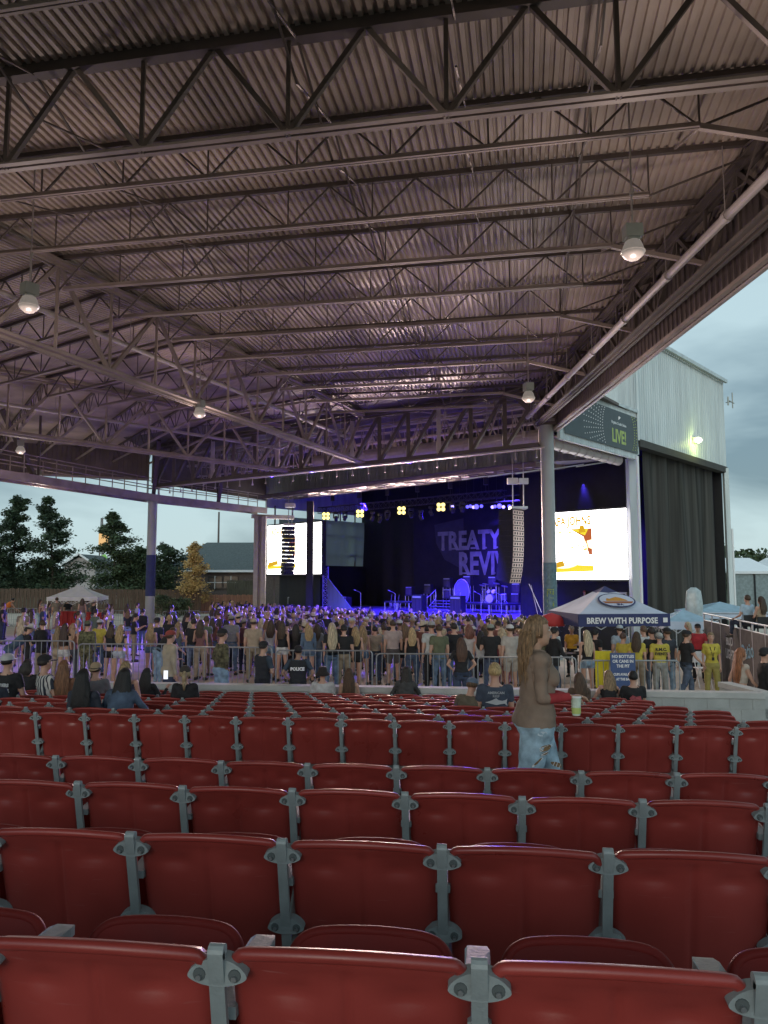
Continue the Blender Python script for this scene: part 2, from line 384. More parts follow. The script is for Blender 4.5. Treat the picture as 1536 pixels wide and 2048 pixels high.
# cross bridging and rods between joists of the first bay
for off in (-13, -8.3, -3.5, 1.3, 4.6):
    bridging = MB()
    for i in range(len(dk) - 1):
        r = rng1(off)
        if not r or dk[i] < r[0] or dk[i + 1] > r[1]: continue
        p = b1 * off + a1 * dk[i]; q = b1 * off + a1 * dk[i + 1]
        bridging.bar((p.x, p.y, ZB + .08), (q.x, q.y, ZT - .15), .035); bridging.bar((p.x, p.y, ZT - .15), (q.x, q.y, ZB + .08), .035)
    bridging.build('cross_bridging', M_['steel_dk'], roof)
for off in (-10.6, -.9):
    bridging = MB()
    for i in range(1, len(dk) - 1):
        r = rng1(off)
        if not r or dk[i] < r[0] or dk[i + 1] > r[1]: continue
        p = b1 * off + a1 * dk[i]; q = b1 * off + a1 * (dk[i + 1]); bridging.bar((p.x, p.y, ZB + .02), (q.x, q.y, ZT - .2), .03)
    bridging.build('cross_bridging', M_['steel_dk'], roof)
# radial main trusses
for T, dd, L in ((T1, d1, 46), (T2, d2, 44)):
    tb = MB(); A = T + dd * .3; B = T + dd * L
    truss(tb, A, B, ZT - .25, 9.2, 11 if L == 46 else 10, ch=.24, wb=.105, vert=2, cm=0, wm=0)
    s = Vector((dd.y, -dd.x, 0))
    tb.build('main_truss', [M_['steel'], M_['steel_dk']], roof)
    pp = MB(); o = s * .75
    pp.tube((A + o).to_tuple()[:2] + (10.6,), (B + o).to_tuple()[:2] + (10.6,), .085, n=10)
    for i in range(0, int(L), 4):
        c = A + dd * (i + 1.0) + o; pp.tube((c.x, c.y, 10.6), (c.x, c.y, ZT - .1), .012, n=5); e = c + dd * .12; pp.tube((c.x, c.y, 10.6), (e.x, e.y, 10.6), .11, n=10)
    pp.build('sprinkler_pipe', M_['pipe'], roof, smooth=False)
# right edge: edge truss, pipe, braces, fascia
eb = MB(); off = Vector((-.35, 0, 0)); A = Rc + off; B = Rc + dR * 37 + off
truss(eb, A, B, ZT - .3, 10.15, 12, ch=.2, wb=.1, vert=2, cm=1, wm=1)
eb.build('edge_truss', [M_['steel'], M_['steel_dk']], roof)
eb = MB(); off = Vector((-.95, 0, 0)); A = Rc + off + Vector((0, -.4, 0)); B = Rc + dR * 37 + off
eb.tube((A.x, A.y, 10.35), (B.x, B.y, 10.35), .10, n=10, m=0)
for i in range(0, 37, 3):
    c = A + dR * (i + .7); e = c + dR * .14; eb.tube((c.x, c.y, 10.35), (e.x, e.y, 10.35), .125, n=10, m=0); eb.tube((c.x, c.y, 10.35), (c.x, c.y, ZT - .1), .012, n=5, m=0)
eb.build('drain_pipe', M_['pipe'], roof)
for k, d in enumerate(dk):
    c = cr1(d); eb = MB()
    if not c or k % 2 == 0: continue
    A = b1 * (c[1] - 3.0) + a1 * d; B = b1 * (c[1] - .55) + a1 * d; eb.bar((A.x, A.y, ZB), (B.x, B.y, 10.3), .10)
    E = b1 * (c[1] - 3.0) + a1 * (d + 2.0); eb.bar((A.x, A.y, ZB), (E.x, E.y, ZT - .2), .05)
    eb.build('kicker_brace', M_['steel'], roof)
def fascia(b, A, B, z0, z1, inward, pitch=.3):
    A = Vector(A); B = Vector(B); L = (B - A).length; d = (B - A).normalized(); n = int(L / pitch)
    for i in range(n):
        for s0, s1, o0, o1 in ((0, .7, 0, 0), (.7, .8, 0, .04), (.8, .93, .04, .04), (.93, 1, .04, 0)):
            p = A + d * ((i + s0) * pitch) + inward * o0; q = A + d * ((i + s1) * pitch) + inward * o1
            b.add([(p.x, p.y, z0), (q.x, q.y, z0), (q.x, q.y, z1), (p.x, p.y, z1)], [(0, 1, 2, 3)], 0)
    o = -inward * .06
    b.bar(Vector((A.x, A.y, (z0 + z1) / 2)) + o, Vector((B.x, B.y, (z0 + z1) / 2)) + o, .04, z1 - z0, m=1)
    i2 = inward * .10; b.bar(Vector((A.x, A.y, z0 + .05)) + i2, Vector((B.x, B.y, z0 + .05)) + i2, .14, .10, m=2)
    b.bar(Vector((A.x, A.y, z0 - .02)) + o, Vector((B.x, B.y, z0 - .02)) + o, .10, .05, m=3)
    return b
off = Vector((.45, .1, 0))
fascia(MB(), Rc + off, Rc + dR * 38 + off, 9.85, ZT + .25, Vector((-1, 0, 0))).build('fascia', [M_['fascia'], M_['white_metal'], M_['steel'], M_['steel_lt']], roof)
e0 = Lc + Vector((-1.0, 2.2, 0)); fascia(MB(), e0, e0 + dL * 46, 9.9, ZT + .25, Vector((.36, -.93, 0))).build('fascia', [M_['fascia'], M_['white_metal'], M_['steel'], M_['steel_lt']], roof)
# proscenium truss P1 and the one behind it
P1d = (Lc - Rc).normalized(); P1n = Vector((P1d.y, -P1d.x, 0))     # towards the stage
tb = MB(); PA = Rc + P1d * .3; PB = Lc - P1d * .2; truss(tb, PA, PB, ZT - .25, 9.15, 0, ch=.3, cm=1)
for i in range(15):
    p = PA.lerp(PB, i / 15); q = PA.lerp(PB, (i + 1) / 15); tb.bar((p.x, p.y, 9.15), (p.x, p.y, ZT - .25), .2, m=1 if i % 3 else 0)
    tb.bar((q.x, q.y, 9.15), (p.x, p.y, ZT - .25), .16, m=1)
tb.bar((Rc + P1n * -.3).to_tuple()[:2] + (9.0,), (Lc + P1n * -.3).to_tuple()[:2] + (9.0,), .16, .07, m=0)
tb.build('proscenium_truss', [M_['steel_lt'], M_['steel_dk']], roof)
for k, (o_, zz, m1) in enumerate(((2.4, 9.5, 'steel'), (4.6, 9.9, 'steel_lt'))):
    tb = MB(); truss(tb, Rc + P1n * o_ + P1d * .4, Lc + P1n * o_ - P1d * .4, ZT - .2, zz + .1, 17, ch=.15, wb=.07, vert=2, double=False, cm=0, wm=0); tb.build('canopy_truss', [M_[m1], M_['steel_dk']], roof)
clut = MB(); rr = random.Random(3)
for i in range(26):
    s = i * 1.05 + .4; c = Rc + P1d * s + P1n * (rr.uniform(.4, 5)); z = rr.uniform(9.9, 11.6)
    e = c + P1d * rr.uniform(.8, 2.4) + P1n * rr.uniform(-.4, .4); clut.bar((c.x, c.y, z), (e.x, e.y, z + rr.uniform(-.5, .5)), .05)
    clut.bar((c.x, c.y, ZT), (c.x, c.y, z - .6), .025); clut.box((c.x, c.y, z), (.14, .14, .3))
    c = Rc + P1d * s - P1n * .28; clut.tube((c.x, c.y, 9.0), (c.x, c.y, 8.7), .02, n=5); clut.tube((c.x, c.y, 8.7), (c.x, c.y, 8.56), .03, .07, n=8)
for zz, o_, r_ in ((11.3, 1.1, .07), (10.2, 3.5, .06), (10.9, 2.9, .09)):
    a_ = Rc + P1n * o_; c_ = Lc + P1n * o_; clut.tube((a_.x, a_.y, zz), (c_.x, c_.y, zz), r_, n=8)
clut.build('canopy_pipework', M_['steel_lt'], roof)
duct = MB(); a_ = Rc + P1n * 1.7 + P1d * .6; c_ = Rc + P1n * 1.7 + P1d * 15
for i in range(16):
    p = a_.lerp(c_, i / 16); q = a_.lerp(c_, (i + .93) / 16); duct.tube((p.x, p.y, 9.9), (q.x, q.y, 9.9), .38, n=14); q2 = a_.lerp(c_, (i + 1) / 16); duct.tube((q.x, q.y, 9.9), (q2.x, q2.y, 9.9), .41, n=14)
duct.build('air_duct', M_['pipe'], roof, smooth=False)
# round columns
def column(px_loc, zt, wrap, lab):
    c = MB(); x, y = px_loc.x, px_loc.y; g = gz(x, y)
    c.tube((x, y, g), (x, y, zt), .30, n=28); c.tube((x, y, g), (x, y, g + 1.0), .52, .40, n=24); c.tube((x, y, zt), (x, y, zt + .12), .48, n=24)
    o = c.build('column', M_['col_paint'], roof, smooth=False)
    for z0, z1, m in wrap:
        wb = MB(); wb.tube((x, y, z0), (x, y, z1), .312, n=28, caps=False); wb.build('banner_wrap', m, o, smooth=True)
    return o
M_['wrap'] = mat('wrap_banner', (.10, .17, .20), .5, var=.25, scale=8)
rcol = column(Rc, 10.2, [(1.2, 3.75, M_['wrap']), (.75, 1.15, M_['white'])], '')
lcol = column(Lc, 8.2, [(1.9, 4.6, M_['navy'])], '')
capb = MB(); capb.box((Rc.x, Rc.y, 11.0), (.75, .75, 1.9)); capb.bar((Rc.x, Rc.y, 10.0), (Rc.x - 1.4, Rc.y + .9, 11.8), .2); capb.build('column_head', M_['steel_dk'], roof)
# vertical LIVE! on the wrap, facing the seats
vd = (Vector((0, 0, 0)) - Rc).normalized(); vd.z = 0; rt = Vector((-vd.y, vd.x, 0))
lm = MB(); fM = frame(Rc + vd * .318 + Vector((0, 0, 1.75)) + rt * .16, (0, 0, 1), up=-rt)
vs, fs = text_geo('LIVE!', .42, fM, bold=.012, align='LEFT', sx=.95); lm.add(vs, fs, 0)
# bend the letters round the column
nv = []
for p in lm.v:
    q = Vector(p) - Rc; s = q.dot(rt); z = p[2]; an = s / .312; nv.append(tuple(Rc + vd * (.318 * math.cos(an)) + rt * (.318 * math.sin(an)) + Vector((0, 0, z))))
lm.v = nv; lm.build('lettering', M_['lime'], rcol)
# ------------------------------------------------------------------ catwalk on the left, with rails
cw = tag(empty('catwalk', (-15.4, 49, 8.1)), 'grey steel catwalk with pipe railings hung under the left roof bay over the left column', 'catwalk')
pts = [Vector((-15.4, 49, 0)) - H2(22) * 24, Vector((-15.4, 49, 0)), Vector((-9.6, 58.0, 0))]
wb = MB(); rb = MB()
for i in range(2):
    A, B = pts[i], pts[i + 1]; d = (B - A).normalized(); s = Vector((d.y, -d.x, 0)); A2 = A - d * .0; B2 = B - d * .02
    for sg in (-1, 1):
        o = s * sg * .5; wb.bar(Vector((A2.x, A2.y, 8.35)) + o, Vector((B2.x, B2.y, 8.35)) + o, .08, .46)
        L = (B - A).length; n = int(L / 2)
        for k in range(n + 1):
            p = A + d * (L * k / n) + o; rb.tube((p.x, p.y, 8.4), (p.x, p.y, 9.6), .03, n=6)
        for z in (9.1, 9.6): rb.tube((A + o).to_tuple()[:2] + (z,), (B + o).to_tuple()[:2] + (z,), .03, n=6)
    wb.bar(Vector((A.x, A.y, 8.5)), Vector((B.x, B.y, 8.5)), .9, .05)
wb.build('walkway_deck', M_['steel'], cw); rb.build('railing', M_['steel'], cw)
for p in (pts[0] + H2(22) * 6, pts[0] + H2(22) * 14.5, Lc + Vector((0, 0, 0)), Lc + (pts[2] - pts[1]) * .55):
    t_ = p + Vector((-.9, -2.4, 0)) if p.y < 48 else p + Vector((1.1, -2.6, 0)); hb = MB(); hb.bar((p.x, p.y, 8.2), (t_.x, t_.y, ZT - .2), .24, .2); hb.bar((p.x, p.y, 8.2), (p.x, p.y, ZT), .10); hb.build('hanger_post', M_['steel_dk'], cw)
# ================================================================== STAGE HOUSE
C0 = Vector((13.8, 39.7, 0)); U = H2(43); V = Vector((-U.y, U.x, 0)); SZ = .6
def S(u, v, z=0): p = C0 + U * u + V * v; return Vector((p.x, p.y, z))
def Sv(px, u):
    k = (px - 768) / F / .996; a = C0 + U * u; return (a.x - k * a.y) / (k * V.y - V.x)
def Sp(px, py, u):           # point of the stage frame at depth u seen in the photo at px,py
    v = Sv(px, u); p = S(u, v); e = math.atan((1024 - py) / F * math.cos(math.atan((px - 768) / F) * 0)) + PITCH
    q = at(px, py, p.y); return Vector((p.x, p.y, q.z))
house = tag(empty('stage_house', C0), 'tall pale ribbed metal stage house with a black curtained side, right of the pavilion', 'stage building')
def ribwall(b, A, B, z0, z1, out, pitch=.3, depth=.045, m=0, th=.15):
    A = Vector(A); B = Vector(B); L = (B - A).length; d = (B - A).normalized(); n = max(1, round(L / pitch)); pt = L / n
    for i in range(n):
        for s0, s1, o0, o1 in ((0, .62, 0, 0), (.62, .72, 0, depth), (.72, .9, depth, depth), (.9, 1, depth, 0)):
            p = A + d * ((i + s0) * pt) + out * o0; q = A + d * ((i + s1) * pt) + out * o1
            b.add([(p.x, p.y, z0), (q.x, q.y, z0), (q.x, q.y, z1), (p.x, p.y, z1)], [(0, 1, 2, 3)], m)
    o = -out * (th / 2 + .01); b.bar(Vector((A.x, A.y, (z0 + z1) / 2)) + o, Vector((B.x, B.y, (z0 + z1) / 2)) + o, th, z1 - z0, m=m)
W = 32.5; D = 13.9; ZH = 16.5
b = MB(); ribwall(b, S(0, 0), S(D, 0), 10.55, ZH, -V); b.build('side_wall', M_['white_metal'], house)
b = MB(); ribwall(b, S(0, W), S(0, 0.02), 9.75, ZH, -U); b.build('front_wall', M_['white_metal'], house)
b = MB(); ribwall(b, S(D, .3), S(D, W), -1.2, ZH, U); b.build('back_wall', M_['black'], house)
b = MB(); ribwall(b, S(D, W), S(0, W), 9.0, ZH, V); b.build('side_wall', M_['white_metal'], house)
b = MB(); q = [S(-.15, -.15, ZH + .18), S(D + .15, -.15, ZH + .18), S(D + .15, W + .15, ZH + .18), S(-.15, W + .15, ZH + .18)]
b.poly(q, .14); b.build('roof', M_['white_metal'], house)
b = MB(); b.bar(S(-.2, -.2, ZH + .05), S(D + .2, -.2, ZH + .05), .16, .22); b.bar(S(-.12, -.1, 10.5), S(-.12, -.1, ZH), .12, .12)
for i in range(46): b.bar(S(.1 + i * .3, -.1, ZH - .12), S(.22 + i * .3, -.1, ZH - .12), .06, .12)
b.build('roof_trim', M_['white_metal'], house)
M_['sofdark'] = mat('opening_trim', (.06, .055, .05), .8)
b = MB(); b.bar(S(.1, .15, 10.4), S(D, .15, 10.4), .5, .4); b.build('opening_header', M_['sofdark'], house)
# corner columns
b = MB(); b.bar(S(.15, .45, gz(13, 40)), S(.15, .45, 9.6), .55, .5, up=(1, 0, 0)); b.build('corner_column', M_['white_metal'], house)
b = MB(); b.tube(S(-.35, -.1, -1), S(-.35, -.1, 9.6), .075, n=10); b.build('downpipe', M_['white'], house)
b = MB(); b.bar(S(D - .2, -.02, -1.2), S(D - .2, -.02, 10.5), .3, .3, up=(1, 0, 0)); b.build('corner_column', M_['white_metal'], house)
b = MB(); b.tube(S(D + .1, -.2, -1), S(D + .1, -.2, 6.4), .07, n=10); b.build('downpipe', M_['white'], house)
b = MB(); p = at(520, 1150, 57.5)
M_['pink_lit_col'] = mat('column_pink_lit', (.40, .34, .31), .6, var=.1)  # pinkish light on this column mixed into its paint colour
for dx in (-.32, .26): b.bar((p.x + dx, p.y, -1), (p.x + dx, p.y, 7.9), .34, .4, up=(0, 1, 0))
b.bar((p.x, p.y + .1, -1), (p.x, p.y + .1, 7.9), .5, .08, up=(0, 1, 0)); b.bar((p.x - .7, p.y, 7.9), (p.x + 2.4, p.y + 1.2, 7.9), .5, .3)
b.build('corner_column', M_['pink_lit_col'], house)
# side curtain with folds
def curtain(A, B, z0, z1, name, m, parent, amp=.10, fr=2.2, seed=1, ztop=None):
    A = Vector(A); B = Vector(B); L = (B - A).length; d = (B - A).normalized(); nrm = Vector((d.y, -d.x, 0)); n = int(L / .07); nz = 10; rs = random.Random(seed)
    ph = [rs.uniform(0, 6) for _ in range(5)]; b = MB()
    for j in range(nz + 1):
        t = j / nz
        for i in range(n + 1):
            x = L * i / n
            y = amp * (math.sin(x * 2 * fr + ph[0] + .4 * math.sin(x * .9 + ph[1])) + .5 * math.sin(x * 5.1 * fr / 2 + ph[2] + t * 1.2) + .8 * t * math.sin(x * .8 + ph[3] + 2 * t))
            p = A + d * x + nrm * y * (.35 + .65 * t); b.v.append((p.x, p.y, z1 + (z0 - z1) * t))
    for j in range(nz):
        for i in range(n):
            a = j * (n + 1) + i; b.f.append((a, a + n + 1, a + n + 2, a + 1)); b.m.append(0)
    return b.build(name, m, parent, smooth=True)
curtain(S(1.9, .6), S(D - .5, .6), -.95, 10.35, 'side_curtain', M_['drape'], house, amp=.34, fr=1.25)
curtain(S(.25, .9), S(2.6, 1.5), -.95, 10.35, 'black_masking', M_['black'], house, amp=.05)
# stage floor, apron
M_['stagefl'] = mat('stage_floor', (.16, .16, .17), .45, var=.2, scale=1)
b = MB(); b.poly([S(0, 1, SZ), S(D - .3, 1, SZ), S(D - .3, W - 1, SZ), S(0, W - 1, SZ), S(-1.2, 24, SZ), S(-1.6, 16, SZ), S(-1.2, 8, SZ)], 2.0); stg = b.build('stage_floor', [M_['stagefl']], house)
b = MB(); pp = [S(0, 1.0), S(-1.3, 8), S(-1.7, 16), S(-1.3, 24), S(0, W - 1)]
for i in range(4): b.bar(pp[i] + Vector((0, 0, -.4)) - U * .06, pp[i + 1] + Vector((0, 0, -.4)) - U * .06, .06, 1.9)
b.build('stage_skirt', M_['black'], house)
# soffit with rows of fins over the stage edge
b = MB(); sv0 = S(0.0, 1.2, 9.72); 
b.poly([S(0, 1, 9.7), S(0, W - 2, 9.7), S(-3.6, W - 4, 9.45), S(-3.6, 4.5, 9.45)], .05, m=0)
for k in range(4):
    u = -3.4 + k * 1.05
    b.bar(S(u, 4.3, 9.3 + (u + 3.6) * .07), S(u, W - 4, 9.3 + (u + 3.6) * .07), .05, .30, m=1)
for i in range(19):
    v = 4.5 + i * 1.3
    b.bar(S(-3.4, v, 9.3), S(-.2, v, 9.54), .04, .22, m=1)
    if i % 2 == 0:
        for u in (-2.9, -1.8, -.8): b.box(S(u, v + .6, 9.2 + (u + 3.6) * .07), (.42, .42, .05), m=1)
M_['soffit'] = mat('soffit', (.10, .09, .10), .7, var=.1)
b.build('canopy_soffit', [M_['soffit'], M_['fascia']], house)
# roof over the gap between pavilion and stage house
b = MB(); q = [Rc + Vector((.4, -1.5, 0)), Vector(S(0, .1)), S(0, W), Lc + Vector((-1.2, 1.5, 0)), Lc + Vector((-1.2, -2.5, 0)), (T1 + T2) / 2 - Vector((.6, 2.2, 0))]; b.poly([(p.x, p.y, ZT + .12) for p in q], .14); b.bar((Lc + Vector((-.6, 1.6, 0))).to_tuple()[:2] + (10.9,), (S(0, W)).to_tuple()[:2] + (10.9,), .1, 2.6); b.build('canopy_roof', M_['steel_dk'], house)
# banner fascia from the right column to the stage house corner
M_['livefascia'] = mat('banner_print', (.07, .085, .09), .5, var=.08)
fA = Rc + Vector((.62, 0, 0)); fB = C0 - U * .12; fd = (fB - fA).normalized(); fo = Vector((fd.y, -fd.x, 0)); FL = (fB - fA).length
b = MB(); ribwall(b, fA, fB, 9.45, 12.0, fo, pitch=.2, depth=.03); b.bar(Vector((fA.x, fA.y, 12.06)) + fo * .05, Vector((fB.x, fB.y, 12.06)) + fo * .05, .2, .14); fw = b.build('canopy_fascia', M_['white_metal'], house)
bn = tag(empty('banner', (fA + fd * FL / 2).to_tuple()[:2] + (10.7,)), 'dark grey banner with dotted arcs and the word LIVE! right of the column head', 'banner')
b = MB(); o = fo * .07; bz0, bz1 = 9.75, 11.72
b.bar(Vector((fA.x, fA.y, (bz0 + bz1) / 2)) + o + fd * .3, Vector((fB.x, fB.y, (bz0 + bz1) / 2)) + o - fd * .08, .02, bz1 - bz0); b.build('banner_sheet', M_['livefascia'], bn)
b = MB(); cx = FL * .72; o = fo * .084
for side, n0 in ((-1, 9), (1, 4)):
    for k in range(n0):
        rad = 1.75 + k * .24
        for j in range(26):
            an = R(-62 + j * 5); x = cx + side * rad * math.cos(an) * 1.0 + side * .1; z = 10.75 + rad * math.sin(an) * .95
            if bz0 + .05 < z < bz1 - .05 and .4 < x < FL - .12:
                p = fA + fd * x + o; b.box((p.x, p.y, z), (.035, .035, .05), m=1 if side > 0 else 0)
b.build('dot_pattern', [M_['white'], M_['lime']], bn)
b = MB(); fM = frame(Vector((0, 0, 10.05)) + fA + fd * cx + o, fd); vs, fs = text_geo('LIVE!', .95, fM, bold=.03, sx=.82); b.add(vs, fs)
b.build('lettering', M_['lime'], bn)
b = MB(); fM = frame(Vector((0, 0, 10.98)) + fA + fd * cx + o, fd); vs, fs = text_geo('Virginia Credit Union', .20, fM, bold=.004); b.add(vs, fs); p = fA + fd * cx + o; b.box((p.x, p.y, 11.35), (.12, .03, .16), Matrix.Rotation(R(45), 3, 'Y')); b.build('lettering', M_['white'], bn)
# pale duct right of the column
b = MB(); p0 = Rc + Vector((.3, .6, 0)); p1 = C0 - U * 1.2 + V * .6
for i in range(9):
    p = p0.lerp(p1, i / 9); q = p0.lerp(p1, (i + .94) / 9); b.tube((p.x, p.y, 9.35), (q.x, q.y, 9.35), .27, n=14); r = p0.lerp(p1, (i + 1) / 9); b.tube((q.x, q.y, 9.35), (r.x, r.y, 9.35), .295, n=14)
b.build('air_duct', M_['pipe'], house)
b = MB()
for i in range(5):
    p = p0.lerp(p1, .15 + i * .18) + V * 1.4; b.bar((p.x, p.y, 9.5), (p - V * 1.4 + U * .5).to_tuple()[:2] + (9.75,), .09); b.bar(S(-.3, 1.2 + i * 1.9, 9.5), S(-2.8, 2.2 + i * 1.9, 9.0), .07)
b.build('outrigger_bracket', M_['white_metal'], house)
M_['scrim'] = mat('scrim', (.22, .25, .25), .9, var=.15, scale=.6, stretch=(3, 3, .4))
_t = M_['scrim'].node_tree; _b = _t.nodes['Principled BSDF']; _tr = _t.nodes.new('ShaderNodeBsdfTranslucent'); _tr.inputs[0].default_value = (.30, .33, .33, 1); _mx = _t.nodes.new('ShaderNodeMixShader'); _mx.inputs[0].default_value = .6
_t.links.new(_b.outputs[0], _mx.inputs[1]); _t.links.new(_tr.outputs[0], _mx.inputs[2]); _t.links.new(_mx.outputs[0], _t.nodes['Material Output'].inputs[0])
# far wing: open end with grey scrim panels and dark block behind it
fw_ = MB()
for i in range(7): fw_.bar(S(.8 + i * 1.9, W - .3, -1), S(.8 + i * 1.9, W - .3, 9.2), .12, .12, up=(1, 0, 0))
for z in (5.2, 7.0, 8.2): fw_.bar(S(.8, W - .3, z), S(12.2, W - .3, z), .1, .1)
fw_.build('wing_frame', M_['steel_dk'], house)
curtain(S(1, W - .6), S(D - .4, W - .6), 3.9, 8.3, 'wing_scrim', M_['scrim'], house, amp=.30, fr=.9)
curtain(S(3.4, W - .9), S(D - .5, W - .9), .6, 4.2, 'wing_curtain', M_['black'], house, amp=.10, fr=1)
# black masking drapes inside: rear and around the screens
curtain(S(11.2, 2), S(11.2, Sv(724, 11.2)), SZ, 11.5, 'backdrop_drape', M_['black'], house, amp=.08, fr=1.2, seed=4)
curtain(S(1.6, 1.2), S(3.2, 9.6), SZ, 10.0, 'backdrop_drape', M_['black'], house, amp=.06, fr=1.2, seed=6)
curtain(S(.6, Sv(641, .6)), S(.9, 31.6), SZ - .2, S(0,0,0).z + 3.6, 'backdrop_drape', M_['black'], house, amp=.05, seed=8)
b = MB(); b.poly([S(-.3, 1, 11.6), S(D, 1, 11.6), S(D, W - .8, 11.6), S(-.3, W - .8, 11.6)], .1); b.build('fly_ceiling', M_['black'], house)
# band backdrop with lettering
M_['bdrop'] = mat('backdrop_cloth', (.014, .014, .03), .9, var=.3, scale=.8)
M_['bdlet'] = mat('backdrop_letters', (.22, .22, .26), .9, var=.3, scale=1.5)
bk = tag(empty('band_backdrop', S(10.8, 17, 4)), 'dark hanging cloth backdrop with two lines of large pale letters behind the drums', 'backdrop')
ub = 10.8; vL = Sv(872, ub); vR = vL - 13.5
b = MB(); b.bar(S(ub + .12, vL + 2.6, 4.9), S(ub + .12, max(2.4, vR), 4.9), .04, 8.4); b.build('cloth', M_['bdrop'], bk)
for word, pxl, pxr, pyt, pyb in (('TREATY', 876, 1003, 1064, 1100), ('REVIVAL', 916, 1062, 1104, 1148)):
    A = Sp(pxl, pyb, ub); vr = Sv(pxr, ub); T = Sp(pxl, pyt, ub); hgt = T.z - A.z
    wdt = abs(Sv(pxl, ub) - vr); rd = -V
    vs, fs = text_geo(word, 1, Matrix.Identity(4), bold=.035, align='LEFT')
    x1 = max(v.x for v in vs); y1 = max(v.y for v in vs)
    # slab serifs: a foot and a head on every stem are suggested by a heavier outline
    m4 = frame(A - U * .02, rd); b = MB(); b.add([m4 @ Vector((v.x * wdt / x1, v.y * hgt / y1, v.z)) for v in vs], fs)
    for s_ in (0,): 
        n_ = len(word); 
        for i in range(n_):
            if word[i] in 'TRIVYA':
                xc = wdt * (i + .5) / n_; lw = wdt / n_ * .34
                if word[i] in 'TIRAY': 
                    for sx_ in ((-.5, .5) if word[i] in 'RA' else (0,)): b.box(m4 @ Vector((xc + sx_ * lw, .06, 0)), (lw * .9, .05, .13), Matrix((rd, U, Vector((0, 0, 1)))).transposed())
    b.build('lettering', M_['bdlet'], bk)
b = MB(); c = Sp(895, 1100, ub)
b.poly([c + V * -1.6 - U * .0 + Vector((0, 0, 2.6)) + U * .06, c + V * 1.5 + Vector((0, 0, 2.2)) + U * .06, c + V * 1.3 + Vector((0, 0, .6)) + U * .06, c + V * .4 + Vector((0, 0, -.8)) + U * .06, c - V * 1.6 + Vector((0, 0, -1.7)) + U * .06], .03, d=U); b.build('emblem', mat('emblem_cloth', (.04, .04, .07), .9), bk)
# ------------------------------------------------------------------ LED screens
M_['scr'] = emis('screen_white', (1, .97, .95), 7.0); M_['scr_y'] = emis('screen_yellow', (.9, .50, .0), .80); M_['scr_b'] = emis('screen_brown', (.45, .10, .015), 1.1)
M_['scr_c'] = emis('screen_cream', (1, .84, .45), 2.6); M_['scr_g'] = emis('screen_lime', (.75, .60, .02), 1.3)
def screen(lab, v0, v1, z0, z1, u, full=True):
    t = tag(empty('led_screen', S(u, (v0 + v1) / 2, z0)), lab, 'video screen'); L = v0 - v1   # v0 left end
    b = MB(); b.bar(S(u + .2, v0 + .12, (z0 + z1) / 2), S(u + .2, v1 - .12, (z0 + z1) / 2), .36, z1 - z0 + .24); b.build('housing', M_['black'], t)
    b = MB(); b.bar(S(u, v0, (z0 + z1) / 2), S(u, v1, (z0 + z1) / 2), .03, z1 - z0); b.build('display', M_['scr'], t)
    def P(x, y, k=1): return S(u - .02 - .004 * k, v0 - x * L, z0 + y * (z1 - z0))
    def quad(b, pts, m, k=1): b.poly([P(x, y, k) for x, y in pts], .003, m=m, d=U)
    b = MB()
    quad(b, [(.005, .10), (.55, .12), (.55, .20), (.30, .22), (.005, .20)], 5, 1)
    quad(b, [(.28, .745), (.54, .745), (.54, .36), (.50, .36), (.44, .62), (.34, .70)], 1, 1)
    quad(b, [(.30, .735), (.50, .735), (.46, .64), (.36, .70)], 5, 2)
    quad(b, [(.40, .79), (.45, .79), (.47, .69), (.39, .68)], 2, 3)
    quad(b, [(.48, .56), (.545, .58), (.545, .44), (.50, .46)], 3, 3)
    quad(b, [(max(.004, .20 + .29 * math.cos(i * .2244)), .44 + .28 * math.sin(i * .2244)) for i in range(28)], 3, 4)
    quad(b, [(max(.006, .19 + .25 * math.cos(i * .2244)), .45 + .24 * math.sin(i * .2244)) for i in range(28)], 4, 5)
    rs = random.Random(5)
    for i in range(34):
        an = rs.uniform(0, 6.28); rr_ = rs.uniform(.08, .27); x = max(.01, .20 + rr_ * math.cos(an)); y = .45 + rr_ * .95 * math.sin(an); quad(b, [(x, y), (x + .04, y + .012), (x + .036, y + .03), (x + .006, y + .022)], 3 if i % 3 else 2, 6)
    quad(b, [(.03, .14), (.04, .23), (.20, .28), (.22, .20), (.12, .17)], 2, 7)
    b.build('picture', [M_['scr'], M_['scr_b'], M_['scr_y'], M_['scr_c'], M_['scr'], M_['scr_g']], t)
    b = MB(); vs, fs = text_geo('PAPA JOHNS', 1, Matrix.Identity(4), bold=.045, align='LEFT'); x1 = max(v.x for v in vs); y1 = max(v.y for v in vs)
    m4 = frame(P(.03, .80, 2), -V); b.add([m4 @ Vector((v.x * L * .50 / x1, v.y * (z1 - z0) * .135 / y1, v.z)) for v in vs], fs); b.build('lettering', M_['scr_y'], t)
    return t
us = .9; vr_ = Sv(1268, us); vl_ = Sv(1092, us); zt_ = Sp(1268, 1015, us).z; zb_ = Sp(1268, 1159, us).z
screen('large bright white screen with a pizza picture right of the right column', vl_, vr_, zb_, zt_, us)
pL = Sp(538, 1050, .0); vl2 = Sv(536, 0); vr2 = Sv(643, 0)
screen('bright screen at the left of the stage partly hidden by a speaker array', vl2, vr2, Sp(590, 1148, 0).z, Sp(590, 1048, 0).z, 0)
b = MB(); p = at(632, 1090, S(0, Sv(633, 0)).y - 1.0)
for px_, w_ in ((620, .5),): 
    p = at(px_, 1090, S(0, Sv(px_, 0)).y - 1.0); b.bar((p.x, p.y, gz(p.x, p.y)), (p.x, p.y, 9.0), w_, .5, up=(0, 1, 0))
b.build('stage_column', M_['black'], house)
